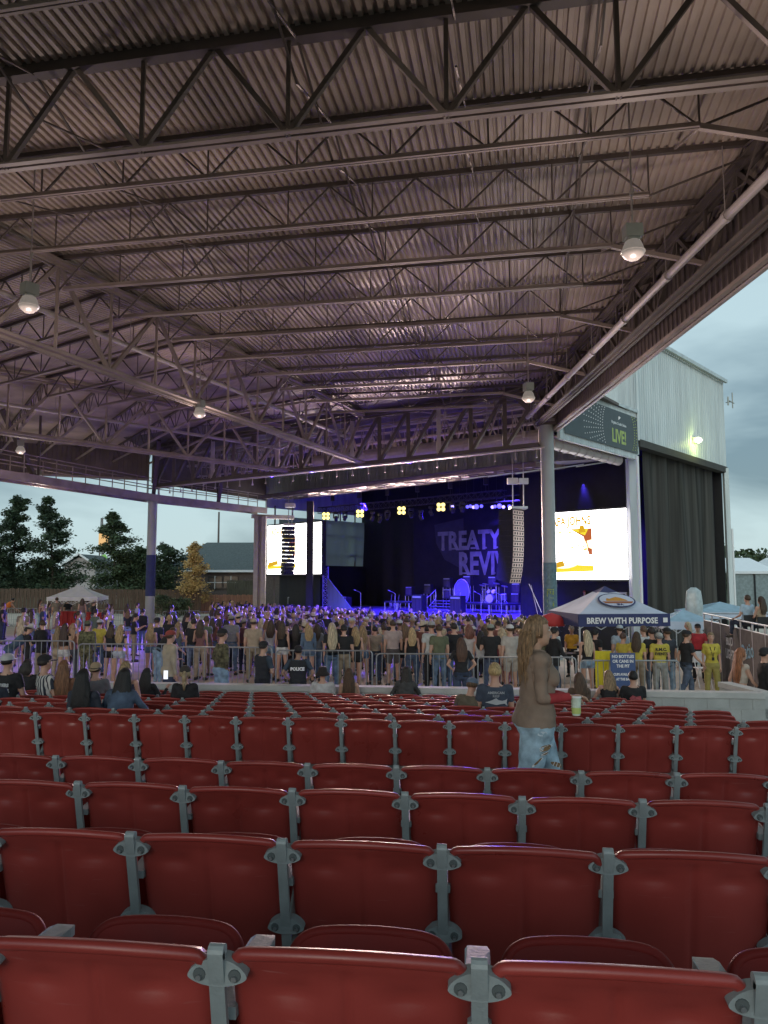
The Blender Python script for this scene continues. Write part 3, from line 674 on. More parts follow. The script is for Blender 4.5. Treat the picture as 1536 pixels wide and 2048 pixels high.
# ================================================================== STAGE EQUIPMENT AND LIGHTS
M_['black_gloss'] = mat('amp_black', (.03, .03, .035), .4, var=.2)
M_['lite'] = mat('hardware', (.5, .5, .52), .35, metal=.5)
M_['bulb'] = emis('blinder_lamp', (1, .80, .24), 2.6); M_['blue'] = emis('blue_lamp', (.10, .08, 1), 3); M_['violet'] = emis('violet_lamp', (.30, .24, 1), 3.5)
def spot(name, loc, tgt, en, c, ang=70, parent=None, blend=.6, r=.15):
    l = bpy.data.lights.new(name, 'SPOT'); l.energy = en; l.color = c; l.spot_size = R(ang); l.spot_blend = blend; l.shadow_soft_size = r
    o = bpy.data.objects.new(name, l); link(o); d = Vector(tgt) - Vector(loc); o.rotation_euler = d.to_track_quat('-Z', 'Y').to_euler(); o.location = loc
    if parent: o.parent = parent; o.location = Vector(loc) - origin(parent)
    return o
def point(name, loc, en, c, parent=None, r=.15):
    l = bpy.data.lights.new(name, 'POINT'); l.energy = en; l.color = c; l.shadow_soft_size = r
    o = bpy.data.objects.new(name, l); link(o, parent); o.location = Vector(loc) - (origin(parent) if parent else Vector((0, 0, 0))); return o
# front lighting truss
FU = 3.0
zt = Sp(803, 1021, FU).z
va, vb = Sv(640, FU), Sv(1010, FU)
lt = tag(empty('lighting_truss', S(FU, (va + vb) / 2, zt)), 'black box lighting truss hung across the front of the stage with lamps under it', 'lighting truss')
def boxtruss(A, B, w, n, name, m, parent, nz=False):
    b = MB(); A = Vector(A); B = Vector(B); d = (B - A).normalized(); up = Vector((0, 0, 1)) if abs(d.z) < .9 else Vector((1, 0, 0)); s = d.cross(up).normalized(); t = s.cross(d)
    cs = [(s * i + t * j) * w / 2 for i, j in ((-1, -1), (1, -1), (1, 1), (-1, 1))]
    for c in cs: b.tube(A + c, B + c, .028, n=6)
    for i in range(n):
        p = A.lerp(B, i / n); q = A.lerp(B, (i + 1) / n)
        for k in range(4): b.tube(p + cs[k], q + cs[(k + 1) % 4], .014, n=5); b.tube(p + cs[k], p + cs[(k + 1) % 4], .014, n=5)
    return b.build(name, m, parent)
boxtruss(S(FU, va, zt + .55), S(FU, vb, zt + .55), .5, 34, 'truss_frame', M_['black_gloss'], lt)
b = MB()
for i in range(6): v = va + (vb - va) * (i + .5) / 6; b.tube(S(FU, v, zt + .8), S(FU, v, 11.4), .02, n=5); b.box(S(FU, v, zt + 1.5), (.3, .3, .45))
b.build('hoist', M_['black_gloss'], lt)
for px_, py_ in ((652, 1032), (720, 1027), (803, 1021), (882, 1014)):
    c = Sp(px_, py_, FU - .4); bl = tag(empty('blinder_light', c), 'yellow four lamp blinder ' + {652: 'at the far left end of the stage truss', 720: 'second from the left on the stage truss', 803: 'third from the left on the stage truss', 882: 'fourth from the left on the stage truss'}[px_], 'stage light', 'yellow blinders on the stage truss')
    n_ = (Vector((-3, 2, 2)) - c).normalized(); Mx = Matrix((n_.cross(Vector((0, 0, 1))).normalized(), n_, Vector((0, 0, 1)))).transposed()
    b = MB(); b.box(c - n_ * -.12 * -1, (.62, .12, .62), Mx); b.tube(c + Vector((0, 0, .3)), c + Vector((0, 0, .75)), .03, n=6); b.build('housing', M_['black_gloss'], bl)
    for sx in (-1, 1):
        for sz in (-1, 1):
            b = MB(); q = c + n_ * .02 + Mx @ Vector((sx * .155, .0, sz * .155)); b.ell(q, (.145, .145, .145), 12, 6); b.build('lamp', M_['bulb'], bl, smooth=True)
    spot('blinder_beam', c + n_ * .5 + Vector((0, 0, -1.1)), (-4, 6, 5.5), 9500, (1, .72, .62), 84, bl, .9, .4)
# hanging moving heads
mh0 = None
mhs = [(672, 1037), (690, 1036), (745, 1036), (760, 1040), (775, 1034), (822, 1030), (842, 1034), (862, 1026), (905, 1020), (925, 1018)]
for i, (px_, py_) in enumerate(mhs):
    c = Sp(px_, py_, FU + .1)
    if mh0 is None:
        mh0 = tag(empty('moving_head', c), '', 'stage light'); b = MB(); b.box((0, 0, .42), (.3, .3, .14)); b.bar((-.19, 0, .4), (-.19, 0, 0), .05, .1); b.bar((.19, 0, .4), (.19, 0, 0), .05, .1)
        b.v = [tuple(Vector(p) + c) for p in b.v]; b.build('yoke', M_['black_gloss'], mh0)
        b = MB(); b.lathe([(.12, -.22), (.14, -.15), (.15, .1), (.10, .2)], n=12, M=Matrix.Rotation(R(25), 3, 'X')); b.v = [tuple(Vector(p) + c) for p in b.v]; b.build('head', M_['black_gloss'], mh0)
        kids[mh0.name] = list(mh0.children); o = mh0
    else: o = copy_tree(mh0, None, c, i * .7)
    o['label'] = 'dark moving head lamp hanging under the stage truss, %s from the left' % ['first', 'second', 'third', 'fourth', 'fifth', 'sixth', 'seventh', 'eighth', 'ninth', 'tenth'][i]
    o['group'] = 'moving heads under the stage truss'
# blue led lamps on the upstage truss
bt = tag(empty('lamp_bar', Sp(995, 1013, 8.5)), 'upstage lamp bar with a row of small blue and violet lamps above the lettered backdrop', 'lighting bar')
A = Sp(905, 1018, 8.5); B = Sp(1075, 1006, 8.5); b = MB(); b.bar(A + Vector((0, 0, .3)), B + Vector((0, 0, .3)), .1); b.bar(A + Vector((0, 0, .7)), B + Vector((0, 0, .7)), .06)
for i in range(12): p = A.lerp(B, i / 11); b.bar(p + Vector((0, 0, .3)), p + Vector((0, 0, .7)), .04); b.bar(p + Vector((0, 0, .7)), (p.x, p.y, 11.5), .03)
b.build('bar', M_['black_gloss'], bt)
for i, px_ in enumerate((905, 935, 941, 947, 953, 963, 985, 990, 999, 1007, 1019, 1046, 1056)):
    c = Sp(px_, 1014 - (i % 3) + (.085 * (1000 - px_) * .1), 8.4); b = MB(); b.ell(c, (.13, .13, .13) if i % 4 else (.19, .19, .19), 10, 6); b.build('lamp', M_['blue'] if i % 3 else M_['violet'], bt, smooth=True)
# the blue wash itself: lamps of the rigs, aimed at the deck, the backdrop and the crowd
for v, u, tu, tv, en, c, ang in ((10, 4, 4, 9, 42000, (.03, .012, 1), 80), (18, 4, 5, 17, 42000, (.03, .012, 1), 80), (24, 3, 4, 25, 24000, (.04, .015, 1), 75)):
    spot('stage_wash', S(u, v, 9.2), S(tu, tv, .6), en, c, ang, lt)
for v in (9, 14): spot('backdrop_wash', S(6.5, v, 9.6), S(10.8, v, 3.6), 6500, (.10, .055, 1), 95, bt)
for v, tx, ty, en in ((10, 2, 36, 60000), (16, -3, 39, 80000), (22, -8, 43, 80000), (19, -10, 30, 22000), (12, -3, 26, 16000)): spot('crowd_wash', S(2.4, v, 8.6), (tx, ty, 0), en, (.08, .04, 1), 44, lt, .8)
# line arrays
M_['grille'] = mat('grille', (.55, .42, .38), .6, var=.2, scale=20)
def line_array(px_, pyt, Y, n, face, lab, curve, bw, bh, bd, gap=.96, gm='grille'):
    top = at(px_, pyt, Y); t = tag(empty('speaker_array', top), lab, 'speaker array'); f = H2(face); s = Vector((f.y, -f.x, 0)); a = 0; p = top.copy()
    hb = MB(); hb.box(p + Vector((0, 0, .1)), (.9, .9, .12)); hb.tube(p + f * -.3, p + f * -.3 + Vector((0, 0, 2.0)), .03, n=6); hb.tube(p + f * .35, p + f * .35 + Vector((0, 0, 2.0)), .03, n=6)
    hb.box(p + f * -.3 + Vector((0, 0, 1.6)), (.55, .3, .34)); hb.box(p + f * .35 + Vector((0, 0, 1.55)), (.5, .3, .3)); hb.tube(p + f * .35 + Vector((0, 0, 2.0)), (p + f * .35).to_tuple()[:2] + (10.5,), .015, n=5); hb.tube(p + f * -.3 + Vector((0, 0, 2.0)), (p - f * .3).to_tuple()[:2] + (10.5,), .015, n=5)
    hb.build('rigging', M_['lite'], t)
    for i in range(n):
        dn = Vector((0, 0, -1)) * math.cos(a) - f * math.sin(a) * -1 * -1; dn = (Vector((0, 0, -1)) * math.cos(a) - f * math.sin(a)); fr = (f * math.cos(a) - Vector((0, 0, 1)) * math.sin(a))
        c = p + dn * bh / 2; Mx = Matrix((s, fr, -dn)).transposed()
        b = MB(); b.box(c - fr * bd / 2, (bw, bd, bh * gap), Mx)
        bx = b.build('cabinet', M_['black'], t); g = MB(); g.box(c + fr * .012, (bw * .94, .03, bh * .80), Mx, 0)
        for q in (-.34, -.12, .12, .34): g.box(c + fr * .03 + Mx @ Vector((q * bw, 0, 0)), (.12, .02, bh * .45), Mx, 1)
        g.build('grille', [M_[gm], M_['black']], bx); p = p + dn * bh; a += R(curve * (i / n) ** 1.5)
    return t
for v_, ty_, en_ in ((7.5, 9, 60000), (10.5, 13, 55000), (14, 18, 50000), (17, 21, 26000)):
    q_ = Rc + P1d * v_; spot('front_wash', (q_.x, q_.y, 9.0), S(-2.0, ty_, .3), en_, (.03, .012, 1), 50, roof, .8)
line_array(1036, 1020, 40, 14, 128, 'tall black line array with a pale grille edge hung left of the right column', 3.2, 1.25, .285, .85)
line_array(580, 1052, 56, 12, 150, 'far black line array of speakers hanging in front of the left screen', 2.5, .85, .31, .6, .84, 'black_gloss')
# cables from the array down to the ground
b = MB(); a = at(1058, 1168, 40); b.tube(a, (at(1083, 1225, 38.5)), .02, n=5); b.tube(at(1062, 1170, 40), at(1078, 1240, 38), .014, n=5); tag(b.build('guy_rope', M_['lite']), 'two pale slack ropes running down from the right line array to the ground', 'rope')
# ---- band gear
def gear(name, lab, cat, loc, fn, group=None, rz=-R(43)):
    t = tag(empty(name, loc, rz), lab, cat, group); fn(t); return t
def lb(t, name, m, fn, smooth=False):
    b = MB(); fn(b); me = b.build(name, m, t, smooth=smooth, org=(0, 0, 0)); return me
def amp(t, w=.7, h=.75, d=.4):
    lb(t, 'cabinet', M_['black_gloss'], lambda b: b.box((0, 0, h / 2), (w, d, h)))
    lb(t, 'grille', M_['drape'], lambda b: b.box((0, -d / 2 - .01, h * .42), (w * .9, .02, h * .7)))
    lb(t, 'control_panel', M_['lite'], lambda b: b.box((0, -d / 2 - .012, h * .88), (w * .85, .02, h * .10)))
amps = [(820, 1185, 8, 'amplifier at the left end of the backline'), (857, 1180, 8.4, 'amplifier second from the left, behind the stage steps'), (895, 1168, 9.2, 'upper amplifier stacked left of the bass drum'), (895, 1190, 9.2, 'lower amplifier stacked left of the bass drum'), (935, 1164, 9.4, 'amplifier high behind the drum kit'), (985, 1166, 9.4, 'amplifier high at the right behind the drum kit'), (1032, 1180, 8.6, 'amplifier right of the drum kit beside the line array'), (1030, 1200, 8.2, 'lower amplifier right of the drum kit')]
ab = MB()
for px_, py_, u_, lab in amps:
    p = Sp(px_, py_ + 6, u_); gear('amplifier', 'black ' + lab, 'amplifier', p, amp, 'amplifiers of the backline')
    if p.z > SZ + .15:
        st = tag(empty('equipment_riser', (p.x, p.y, SZ), -R(43)), 'dark box riser under the ' + lab, 'riser', 'risers under the amplifiers'); lb(st, 'top', M_['black_gloss'], lambda b: b.box((0, 0, p.z - SZ - .03), (.8, .5, .05)))
        for sx in (-.36, .36):
            for sy in (-.2, .2): lb(st, 'leg', M_['lite'], lambda b: b.tube((sx, sy, 0), (sx, sy, p.z - SZ - .05), .02, n=6))
def riser(t, w, d, h):
    lb(t, 'platform', M_['black_gloss'], lambda b: b.box((0, 0, h - .06), (w, d, .12)))
    n = max(2, int(w / 1.2) + 1)
    for i in range(n):
        for sy in (-1, 1): lb(t, 'leg', M_['lite'], lambda b: b.tube((-w / 2 + .05 + (w - .1) * i / (n - 1), sy * (d / 2 - .05), 0), (-w / 2 + .05 + (w - .1) * i / (n - 1), sy * (d / 2 - .05), h - .1), .03, n=6))
DR = S(6.4, Sv(978, 6.4), SZ); gear('drum_riser', 'low black platform on metal legs carrying the drum kit', 'riser', DR, lambda t: riser(t, 4.4, 2.4, .7))
gear('stage_platform', 'low black side platform on legs at the left of the stage steps', 'riser', S(5, Sv(806, 5), SZ), lambda t: riser(t, 2.6, 1.6, .7))
def cab(t): amp(t, .95, 1.25, .6)
gear('speaker_cabinet', 'tall blue lit speaker cabinet left of the stage steps', 'speaker', S(3.6, Sv(838, 3.6), SZ), cab, 'tall cabinets beside the stage steps')
gear('speaker_cabinet', 'tall blue lit speaker cabinet between the stage steps and the drums', 'speaker', S(3.6, Sv(914, 3.6), SZ), cab, 'tall cabinets beside the stage steps')
def steps(t):
    for i in range(4): lb(t, 'tread', M_['stagefl'], lambda b: b.box((0, i * .3, .2 + i * .2), (2.3, .3, .05)))
    for sx in (-1.15, 1.15): lb(t, 'rail', M_['lite'], lambda b: (b.tube((sx, -.15, .1), (sx, 1.1, .95), .03, n=6), b.tube((sx, 1.1, 0), (sx, 1.1, 1.5), .025, n=6), b.tube((sx, -.15, .9), (sx, 1.1, 1.6), .025, n=6)))
gear('stage_steps', 'wide steps with tube rails between the two tall cabinets on the stage', 'steps', S(4.2, Sv(876, 4.2), SZ), steps)
def drums(t):
    def dr(n, c, r, d, tilt, yaw=0, m='lite'):
        Mx = Matrix.Rotation(R(yaw), 3, 'Z') @ Matrix.Rotation(R(tilt), 3, 'X')
        lb(t, n, M_['drumshell'], lambda b: b.lathe([(r, -d / 2), (r, d / 2)], c, 20, 0, Mx)); lb(t, n + '_head', M_['white'], lambda b: b.lathe([(r * .97, 0), (r * .97, .015)], Vector(c) + Mx @ Vector((0, 0, d / 2)), 20, 0, Mx))
    dr('bass_drum', (0, -.3, .32), .32, .45, 90); dr('rack_tom', (-.22, -.2, .78), .16, .2, 60); dr('rack_tom', (.2, -.2, .78), .17, .2, 60); dr('floor_tom', (.75, .2, .42), .22, .4, 5); dr('snare', (-.5, .2, .62), .18, .14, 8)
    for x, y, z, r in ((-.9, -.1, 1.25, .23), (-.45, -.35, 1.35, .22), (.5, -.35, 1.4, .24), (1.0, -.05, 1.2, .25), (-1.05, .3, .95, .18)):
        lb(t, 'cymbal', M_['lite'], lambda b: b.lathe([(r, 0), (r * .3, .02), (.04, .05), (.02, .05)], (x, y, z), 18, 0, Matrix.Rotation(R(-18), 3, 'X')))
        lb(t, 'stand', M_['lite'], lambda b: (b.tube((x, y, 0), (x, y, z), .015, n=6), b.tube((x, y, .25), (x + .25, y, 0), .012, n=5), b.tube((x, y, .25), (x - .2, y + .15, 0), .012, n=5)))
M_['drumshell'] = mat('drum_shell', (.20, .20, .22), .3)
gear('drum_kit', 'drum kit with cymbals on stands on the low riser at stage centre', 'drum kit', DR + Vector((0, 0, .7)) + V * -.3, drums)
def bigdrum(t):
    lb(t, 'hoop', M_['lite'], lambda b: [b.tube(Vector((.72 * math.cos(i * .2618), 0, .95 + .95 * math.sin(i * .2618))), Vector((.72 * math.cos((i + 1) * .2618), 0, .95 + .95 * math.sin((i + 1) * .2618))), .035, n=6) for i in range(24)])
    lb(t, 'skin', M_['stagefl'], lambda b: b.poly([(.70 * math.cos(i * .2618), .02, .95 + .93 * math.sin(i * .2618)) for i in range(24)], .05, d=(0, 1, 0)))
gear('stage_gong', 'large round gong shaped frame standing behind the steps left of the drums', 'gong', S(7.2, Sv(922, 7.2), SZ + .5), bigdrum)
def mic(t): lb(t, 'pole', M_['lite'], lambda b: (b.tube((0, 0, .03), (0, 0, 1.35), .015, n=6), b.tube((0, 0, 1.35), (-.1, -.45, 1.55), .012, n=6))); lb(t, 'base', M_['black_gloss'], lambda b: b.lathe([(.16, 0), (.16, .03)], n=14)); lb(t, 'microphone', M_['lite'], lambda b: b.tube((-.1, -.45, 1.55), (-.13, -.62, 1.6), .03, n=8))
for px_, lab in ((790, 'at the left of the stage'), (722, 'far left near the black wing curtain'), (960, 'in front of the drum riser'), (1000, 'at the right end of the drum riser')): gear('microphone_stand', 'boom microphone stand ' + lab, 'microphone stand', S(2.4, Sv(px_, 2.4), SZ), mic, 'microphone stands on the stage')
def guitars(t):
    lb(t, 'rack', M_['lite'], lambda b: (b.tube((-.6, 0, .5), (.6, 0, .5), .02, n=6), b.tube((-.6, 0, 0), (-.6, 0, .5), .02, n=6), b.tube((.6, 0, 0), (.6, 0, .5), .02, n=6)))
    for i in range(3): lb(t, 'guitar', M_['drumshell'], lambda b: (b.ell((-.4 + i * .4, -.08, .28), (.17, .04, .2), 12, 6), b.ell((-.4 + i * .4, -.08, .5), (.13, .04, .14), 12, 6), b.bar((-.4 + i * .4, -.06, .5), (-.4 + i * .4, .05, 1.15), .05, .03)))
gear('guitar_rack', 'rack of three guitars left on the stage beside the platform', 'guitar rack', S(7, Sv(790, 7), SZ), guitars)
# vertical truss towers on the stage
for k, (px_, u_, h_, lab) in enumerate(((652, 1.8, 3.4, 'left'), (1052, 4.2, 3.2, 'right'))):
    p = S(u_, Sv(px_, u_), SZ); t = tag(empty('truss_tower', p), 'upright aluminium truss tower at the %s side of the stage' % lab, 'truss tower', 'truss towers on the stage')
    boxtruss(p, p + Vector((0, 0, h_)), .42, 9, 'tower_frame', M_['lite'], t); b = MB(); b.box(p + Vector((0, 0, .03)), (.9, .9, .06)); b.build('base_plate', M_['black_gloss'], t)
b = MB(); p = S(1.6, Sv(655, 1.6), SZ); q = [p + Vector((0, 0, 2.6)), p + V * -.1, p - V * 3.0 + Vector((0, 0, .02))]; b.poly(q, .04, d=U); tag(b.build('side_masking', M_['mesh_grey']), 'triangular cloth wedge lit blue beside the left truss tower', 'cloth')
# black side cases at the wings
for i, (px_, py_, w_) in enumerate(((595, 1213, 1.3), (690, 1210, 1.0), (670, 1212, .9))):
    p = S(1.2 if i == 0 else 5, Sv(px_, 1.2 if i == 0 else 5), SZ)
    def case(t, w_=w_): lb(t, 'box', M_['black_gloss'], lambda b: b.box((0, 0, .5), (w_, .7, .86))); lb(t, 'edging', M_['lite'], lambda b: [b.bar((sx * w_ / 2, -.36, .05), (sx * w_ / 2, -.36, .95), .04) for sx in (-1, 1)] + [b.bar((-w_ / 2, -.36, z), (w_ / 2, -.36, z), .04) for z in (.08, .93)])
    gear('flight_case', ('wide flight case below the left screen', 'tall flight case by the wing curtain', 'small flight case beside the left truss tower')[i], 'flight case', p, case, 'flight cases in the wings')
# gear at the right of the stage seen under the right screen
p = S(1.6, Sv(1150, 1.6), SZ); gear('work_table', 'tube frame table lit blue below the right screen', 'table', p, lambda t: (lb(t, 'top', M_['black_gloss'], lambda b: b.box((0, 0, .8), (1.6, .7, .05))), [lb(t, 'leg', M_['lite'], lambda b: b.tube((sx * .75, sy * .3, 0), (sx * .75, sy * .3, .78), .025, n=6)) for sx in (-1, 1) for sy in (-1, 1)]))
p = Sp(1241, 1192, 1.0); gear('utility_box', 'pale grey electrical box on the black wall below the right screen', 'electrical box', p, lambda t: (lb(t, 'case', M_['lite'], lambda b: b.box((0, 0, 0), (.55, .2, .42))), lb(t, 'socket', M_['black_gloss'], lambda b: (b.box((-.12, -.11, .05), (.12, .02, .12)), b.box((.12, -.11, .05), (.12, .02, .12))))))
spot('side_wash', S(2.2, 4.5, 8.8), S(1.6, 4.0, SZ), 1200, (.08, .05, 1), 60, lt)
# ------------------------------------------------------------------ hanging high bay lamps
M_['refr'] = mat('refractor', (.16, .14, .13), .3, var=.1, scale=12, spec=.5); _b = M_['refr'].node_tree.nodes['Principled BSDF']; _b.inputs['Emission Color'].default_value = (1, .88, .78, 1); _b.inputs['Emission Strength'].default_value = .16
M_['ballast'] = mat('ballast', (.36, .37, .34), .5, var=.1)
hb0 = None
for i, (px_, py_, z_, lab) in enumerate(((1266, 497, 8.9, 'at the upper right before the eave'), (58, 606, 8.9, 'large, by the left edge'), (1057, 792, 8.9, 'beside the head of the right column'), (399, 824, 8.9, 'under the long left truss'), (41, 899, 8.9, 'small, far left above the catwalk'), (79, 955, 8.7, 'smallest, at the catwalk rail'))):
    d = ray(px_, py_); s_ = (z_ - CZ) / d.z; c = Vector((0, 0, CZ)) + d * s_
    if hb0 is None:
        hb0 = tag(empty('high_bay_lamp', c), '', 'lamp')
        b = MB(); b.tube((0, 0, .42), (0, 0, 3.0), .018, n=6); b.tube((.0, 0, 1.0), (0.02, 0, 1.12), .04, n=8); b.build('rod', M_['steel_lt'], hb0, org=(0, 0, 0))
        b = MB(); b.box((0, 0, .30), (.30, .26, .24)); b.box((0, 0, .17), (.20, .20, .05)); b.build('ballast_box', M_['ballast'], hb0, org=(0, 0, 0))
        b = MB(); b.lathe([(.10, .15), (.14, .12), (.17, .05), (.20, -.05), (.20, -.10), (.17, -.14), (.10, -.20), (.04, -.21)], n=20); b.lathe([(.212, -.055), (.212, -.075)], n=20); b.build('refractor', M_['refr'], hb0, smooth=True, org=(0, 0, 0)); kids[hb0.name] = list(hb0.children); o = hb0
    else: o = copy_tree(hb0, None, c, i * .9)
    point('lamp_light', c + Vector((0, 0, -1.05)), 185, (1, .82, .74), o, .3)
    o['label'] = 'pale high bay lamp on a rod, ' + lab; o['group'] = 'high bay lamps hung from the roof'
# wall lamp on the stage house
c = at(1386, 881, 1); d = ray(1386, 881); 
# intersect with side wall plane (normal -V through C0)
s_ = (C0.dot(V) - Vector((0, 0, CZ)).dot(V)) / d.dot(V); c = Vector((0, 0, CZ)) + d * s_ - V * .12
wl = tag(empty('wall_lamp', c), 'small glowing wall lamp on the pale stage house side above the curtain', 'wall lamp'); b = MB(); b.box(c, (.4, .3, .35)); b.build('housing', M_['ballast'], wl)
b = MB(); b.ell(c - V * .22 + Vector((0, 0, -.02)), (.20, .2, .17), 12, 8); b.build('lamp', emis('wall_lamp_glow', (1, 1, .68), 14), wl, smooth=True); point('lamp_light', c - V * .5 + U * -.35 + Vector((0, 0, -.3)), 55, (.85, 1, .25), wl)
d = ray(1453, 805); s_ = (C0.dot(V) - 0) / d.dot(V); c = Vector((0, 0, CZ)) + d * s_ - V * .3
an = tag(empty('antenna', c), 'small antenna bracket at the right corner of the stage house', 'antenna'); b = MB(); b.bar(c - U * .6, c + U * .6, .06); b.bar(c - U * .6 + Vector((0, 0, -.35)), c - U * .6 + Vector((0, 0, .25)), .08); b.bar(c + U * .3 + Vector((0, 0, -.4)), c + U * .3 + Vector((0, 0, .7)), .06); b.bar(c, c + V * .35, .05); b.build('bracket', M_['ballast'], an)
# ================================================================== SEATS
SW = .53
M_['recess_shade'] = mat('bolt_recess_shade', (.07, .08, .08), .7)  # flat dark discs round the bolts, painted as the shade of recesses
def seat_proto():
    t = tag(empty('stadium_seat', (0, 0, 0)), '', 'seat')
    nx, nz = 52, 26; Wd = .498; Hh = .46; b = MB()      # local: x across, y towards the stage, z up; backrest leans to -y at its top
    top = .80
    def P(i, j, face):
        x = (i / nx - .5) * Wd; s = j / nz; u = 2 * x / Wd
        zz = top - Hh + Hh * s; crown = -.022 * u * u * (s ** 3)
        z = zz + crown; y = -.10 * s - .035 * (1 - u * u)                  # lean and convex back
        cx = 1 - .06 * (1 - s) ** 2; e = max(0, abs(u) - .86) / .14
        if s > .8: z -= .05 * e * e * ((s - .8) / .2)
        y += .016 * e * e
        if face == 0:
            dy = 0
            dy += .010 * math.exp(-(x / .010) ** 2) * (1 if s < .9 else 0)
            for sx in (-.12, .12): dy += .015 * math.exp(-((x - sx) / .055) ** 2 - ((s - .80) / .045) ** 2)
            for sx in (-.12, .12): dy -= .006 * math.exp(-((x - sx) / .08) ** 2 - ((s - .55) / .2) ** 2)
            if s > .9: dy -= .016 * math.sin((s - .9) / .1 * math.pi * .5)
            y += dy
        else: y += .022 if s < .9 else .022 + .0
        return (x * cx, y, z)
    for face in (0, 1):
        for j in range(nz + 1):
            for i in range(nx + 1): b.v.append(P(i, j, face))
    n1 = (nx + 1) * (nz + 1)
    for j in range(nz):
        for i in range(nx):
            a = j * (nx + 1) + i; b.f.append((a, a + 1, a + nx + 2, a + nx + 1)); a += n1; b.f.append((a, a + nx + 1, a + nx + 2, a + 1))
    for i in range(nx): b.f.append((nz * (nx + 1) + i, nz * (nx + 1) + i + 1, n1 + nz * (nx + 1) + i + 1, n1 + nz * (nx + 1) + i)); b.f.append((i, n1 + i, n1 + i + 1, i + 1))
    for j in range(nz): a = j * (nx + 1); b.f.append((a, a + nx + 1, n1 + a + nx + 1, n1 + a)); a += nx; b.f.append((a, n1 + a, n1 + a + nx + 1, a + nx + 1))
    b.m = [0] * len(b.f); bk = b.build('backrest', M_['plastic'], t, smooth=True)
    # rolled lip
    lip = MB(); pts = []
    for i in range(nx + 1):
        p = P(i, nz, 0); pts.append(Vector((p[0] * 1.0, p[1] + .008, p[2] - .002)))
    lip.sweep(pts, .0135, 12)
    lip.build('lip', M_['plastic'], bk, smooth=True)
    # folded-up pan
    b = MB(); prof = []; nn = 20
    outl = [(-.18, .36), (-.20, .42), (-.212, .50), (-.212, .56), (-.203, .60), (-.185, .632), (-.155, .650), (-.10, .657), (0, .660), (.10, .657), (.155, .650), (.185, .632), (.203, .60), (.212, .56), (.212, .50), (.20, .42), (.18, .36)]
    yb = lambda z: .09 + (z - .36) * .62
    
    for _ in range(2):
        o2 = [outl[0]]
        for i in range(len(outl) - 1): (xa, za), (xb, zb_) = outl[i], outl[i + 1]; o2 += [(xa * .75 + xb * .25, za * .75 + zb_ * .25), (xa * .25 + xb * .75, za * .25 + zb_ * .75)]
        outl = o2 + [outl[-1]]
    b.poly([(x, yb(z), z) for x, z in outl], .035, d=(0, 1, 0))

    pn = b.build('seat_pan', M_['pan_plastic'], t, smooth=False)
    b = MB()
    b.sweep([(x, yb(z) + .012, z) for x, z in outl], .014, 12)
    b.build('pan_rim', M_['pan_plastic'], pn, smooth=True)
    # standard at the left of the seat
    x0 = -SW / 2; b = MB()
    ys = lambda z: -.105 * ((z - .34) / .46) - .006 if z > .34 else .0
    b.bar((x0, ys(.80) - .030, .792), (x0, ys(.30) - .018, .30), .032, .014); b.tube((x0 - .016, ys(.80) - .022, .792), (x0 + .016, ys(.80) - .022, .792), .0150, n=12); b.bar((x0, .02, .30), (x0, .06, 0), .04, .08); b.bar((x0, -.08, .015), (x0, .2, .015), .10, .03)
    sdd = b.build('standard', M_['bracket'], t)
    for z in (.742, .49):
        b = MB(); y = ys(z) - .034; ol = []
        for k in range(40):
            a = 2 * math.pi * k / 40; c, s_ = math.cos(a), math.sin(a); ol.append((x0 + .062 * c, y, z + (.034 * s_ ** 1 if s_ > 0 else .019 * s_) * (1 - .25 * abs(c) ** 3)))
        b.poly(ol, .030, d=(0, 1, .2)); br = b.build('bracket', M_['bracket'], sdd, smooth=False)
        b = MB()
        for sx in (-.037, .037): b.lathe([(.0135, 0), (.0125, .002)], (x0 + sx, y, z + .003), 12, 0, Matrix.Rotation(R(90), 3, 'X')); b.lathe([(.0065, 0), (.0055, .007)], (x0 + sx, y - .001, z - .001), 8, 1, Matrix.Rotation(R(90), 3, 'X'))
        b.build('bolt', [M_['recess_shade'], M_['bolt']], br)
    b = MB(); b.poly([(x0 - .024, -.075, .655), (x0 + .024, -.075, .655), (x0 + .030, .05, .665), (x0 + .030, .22, .66), (x0 + .024, .25, .655), (x0 - .024, .25, .655), (x0 - .030, .22, .66), (x0 - .030, .05, .665)], .025); b.bar((x0, .2, .64), (x0, .03, .36), .03, .05)
    b.build('armrest', M_['bracket'], sdd)
    return t
sp_ = seat_proto()
def reg(o):
    kids[o.name] = list(o.children)
    for c in o.children: reg(c)
reg(sp_)
rown = ['nearest row', 'second row from the camera', 'third row from the camera', 'fourth row, just before the cross aisle', 'first row beyond the cross aisle', 'second row beyond the aisle', 'third row beyond the aisle', 'fourth row beyond the aisle', 'fifth row beyond the aisle', 'sixth row beyond the aisle', 'row next to the front row', 'front row by the low wall']
ordn = ['leftmost', 'second from left', 'third from left', 'fourth from left', 'fifth from left'] + ['%dth from left' % i for i in range(6, 40)]
ordn = [o.replace('21th', '21st').replace('22th', '22nd').replace('23th', '23rd').replace('31th', '31st').replace('32th', '32nd').replace('33th', '33rd') for o in ordn]
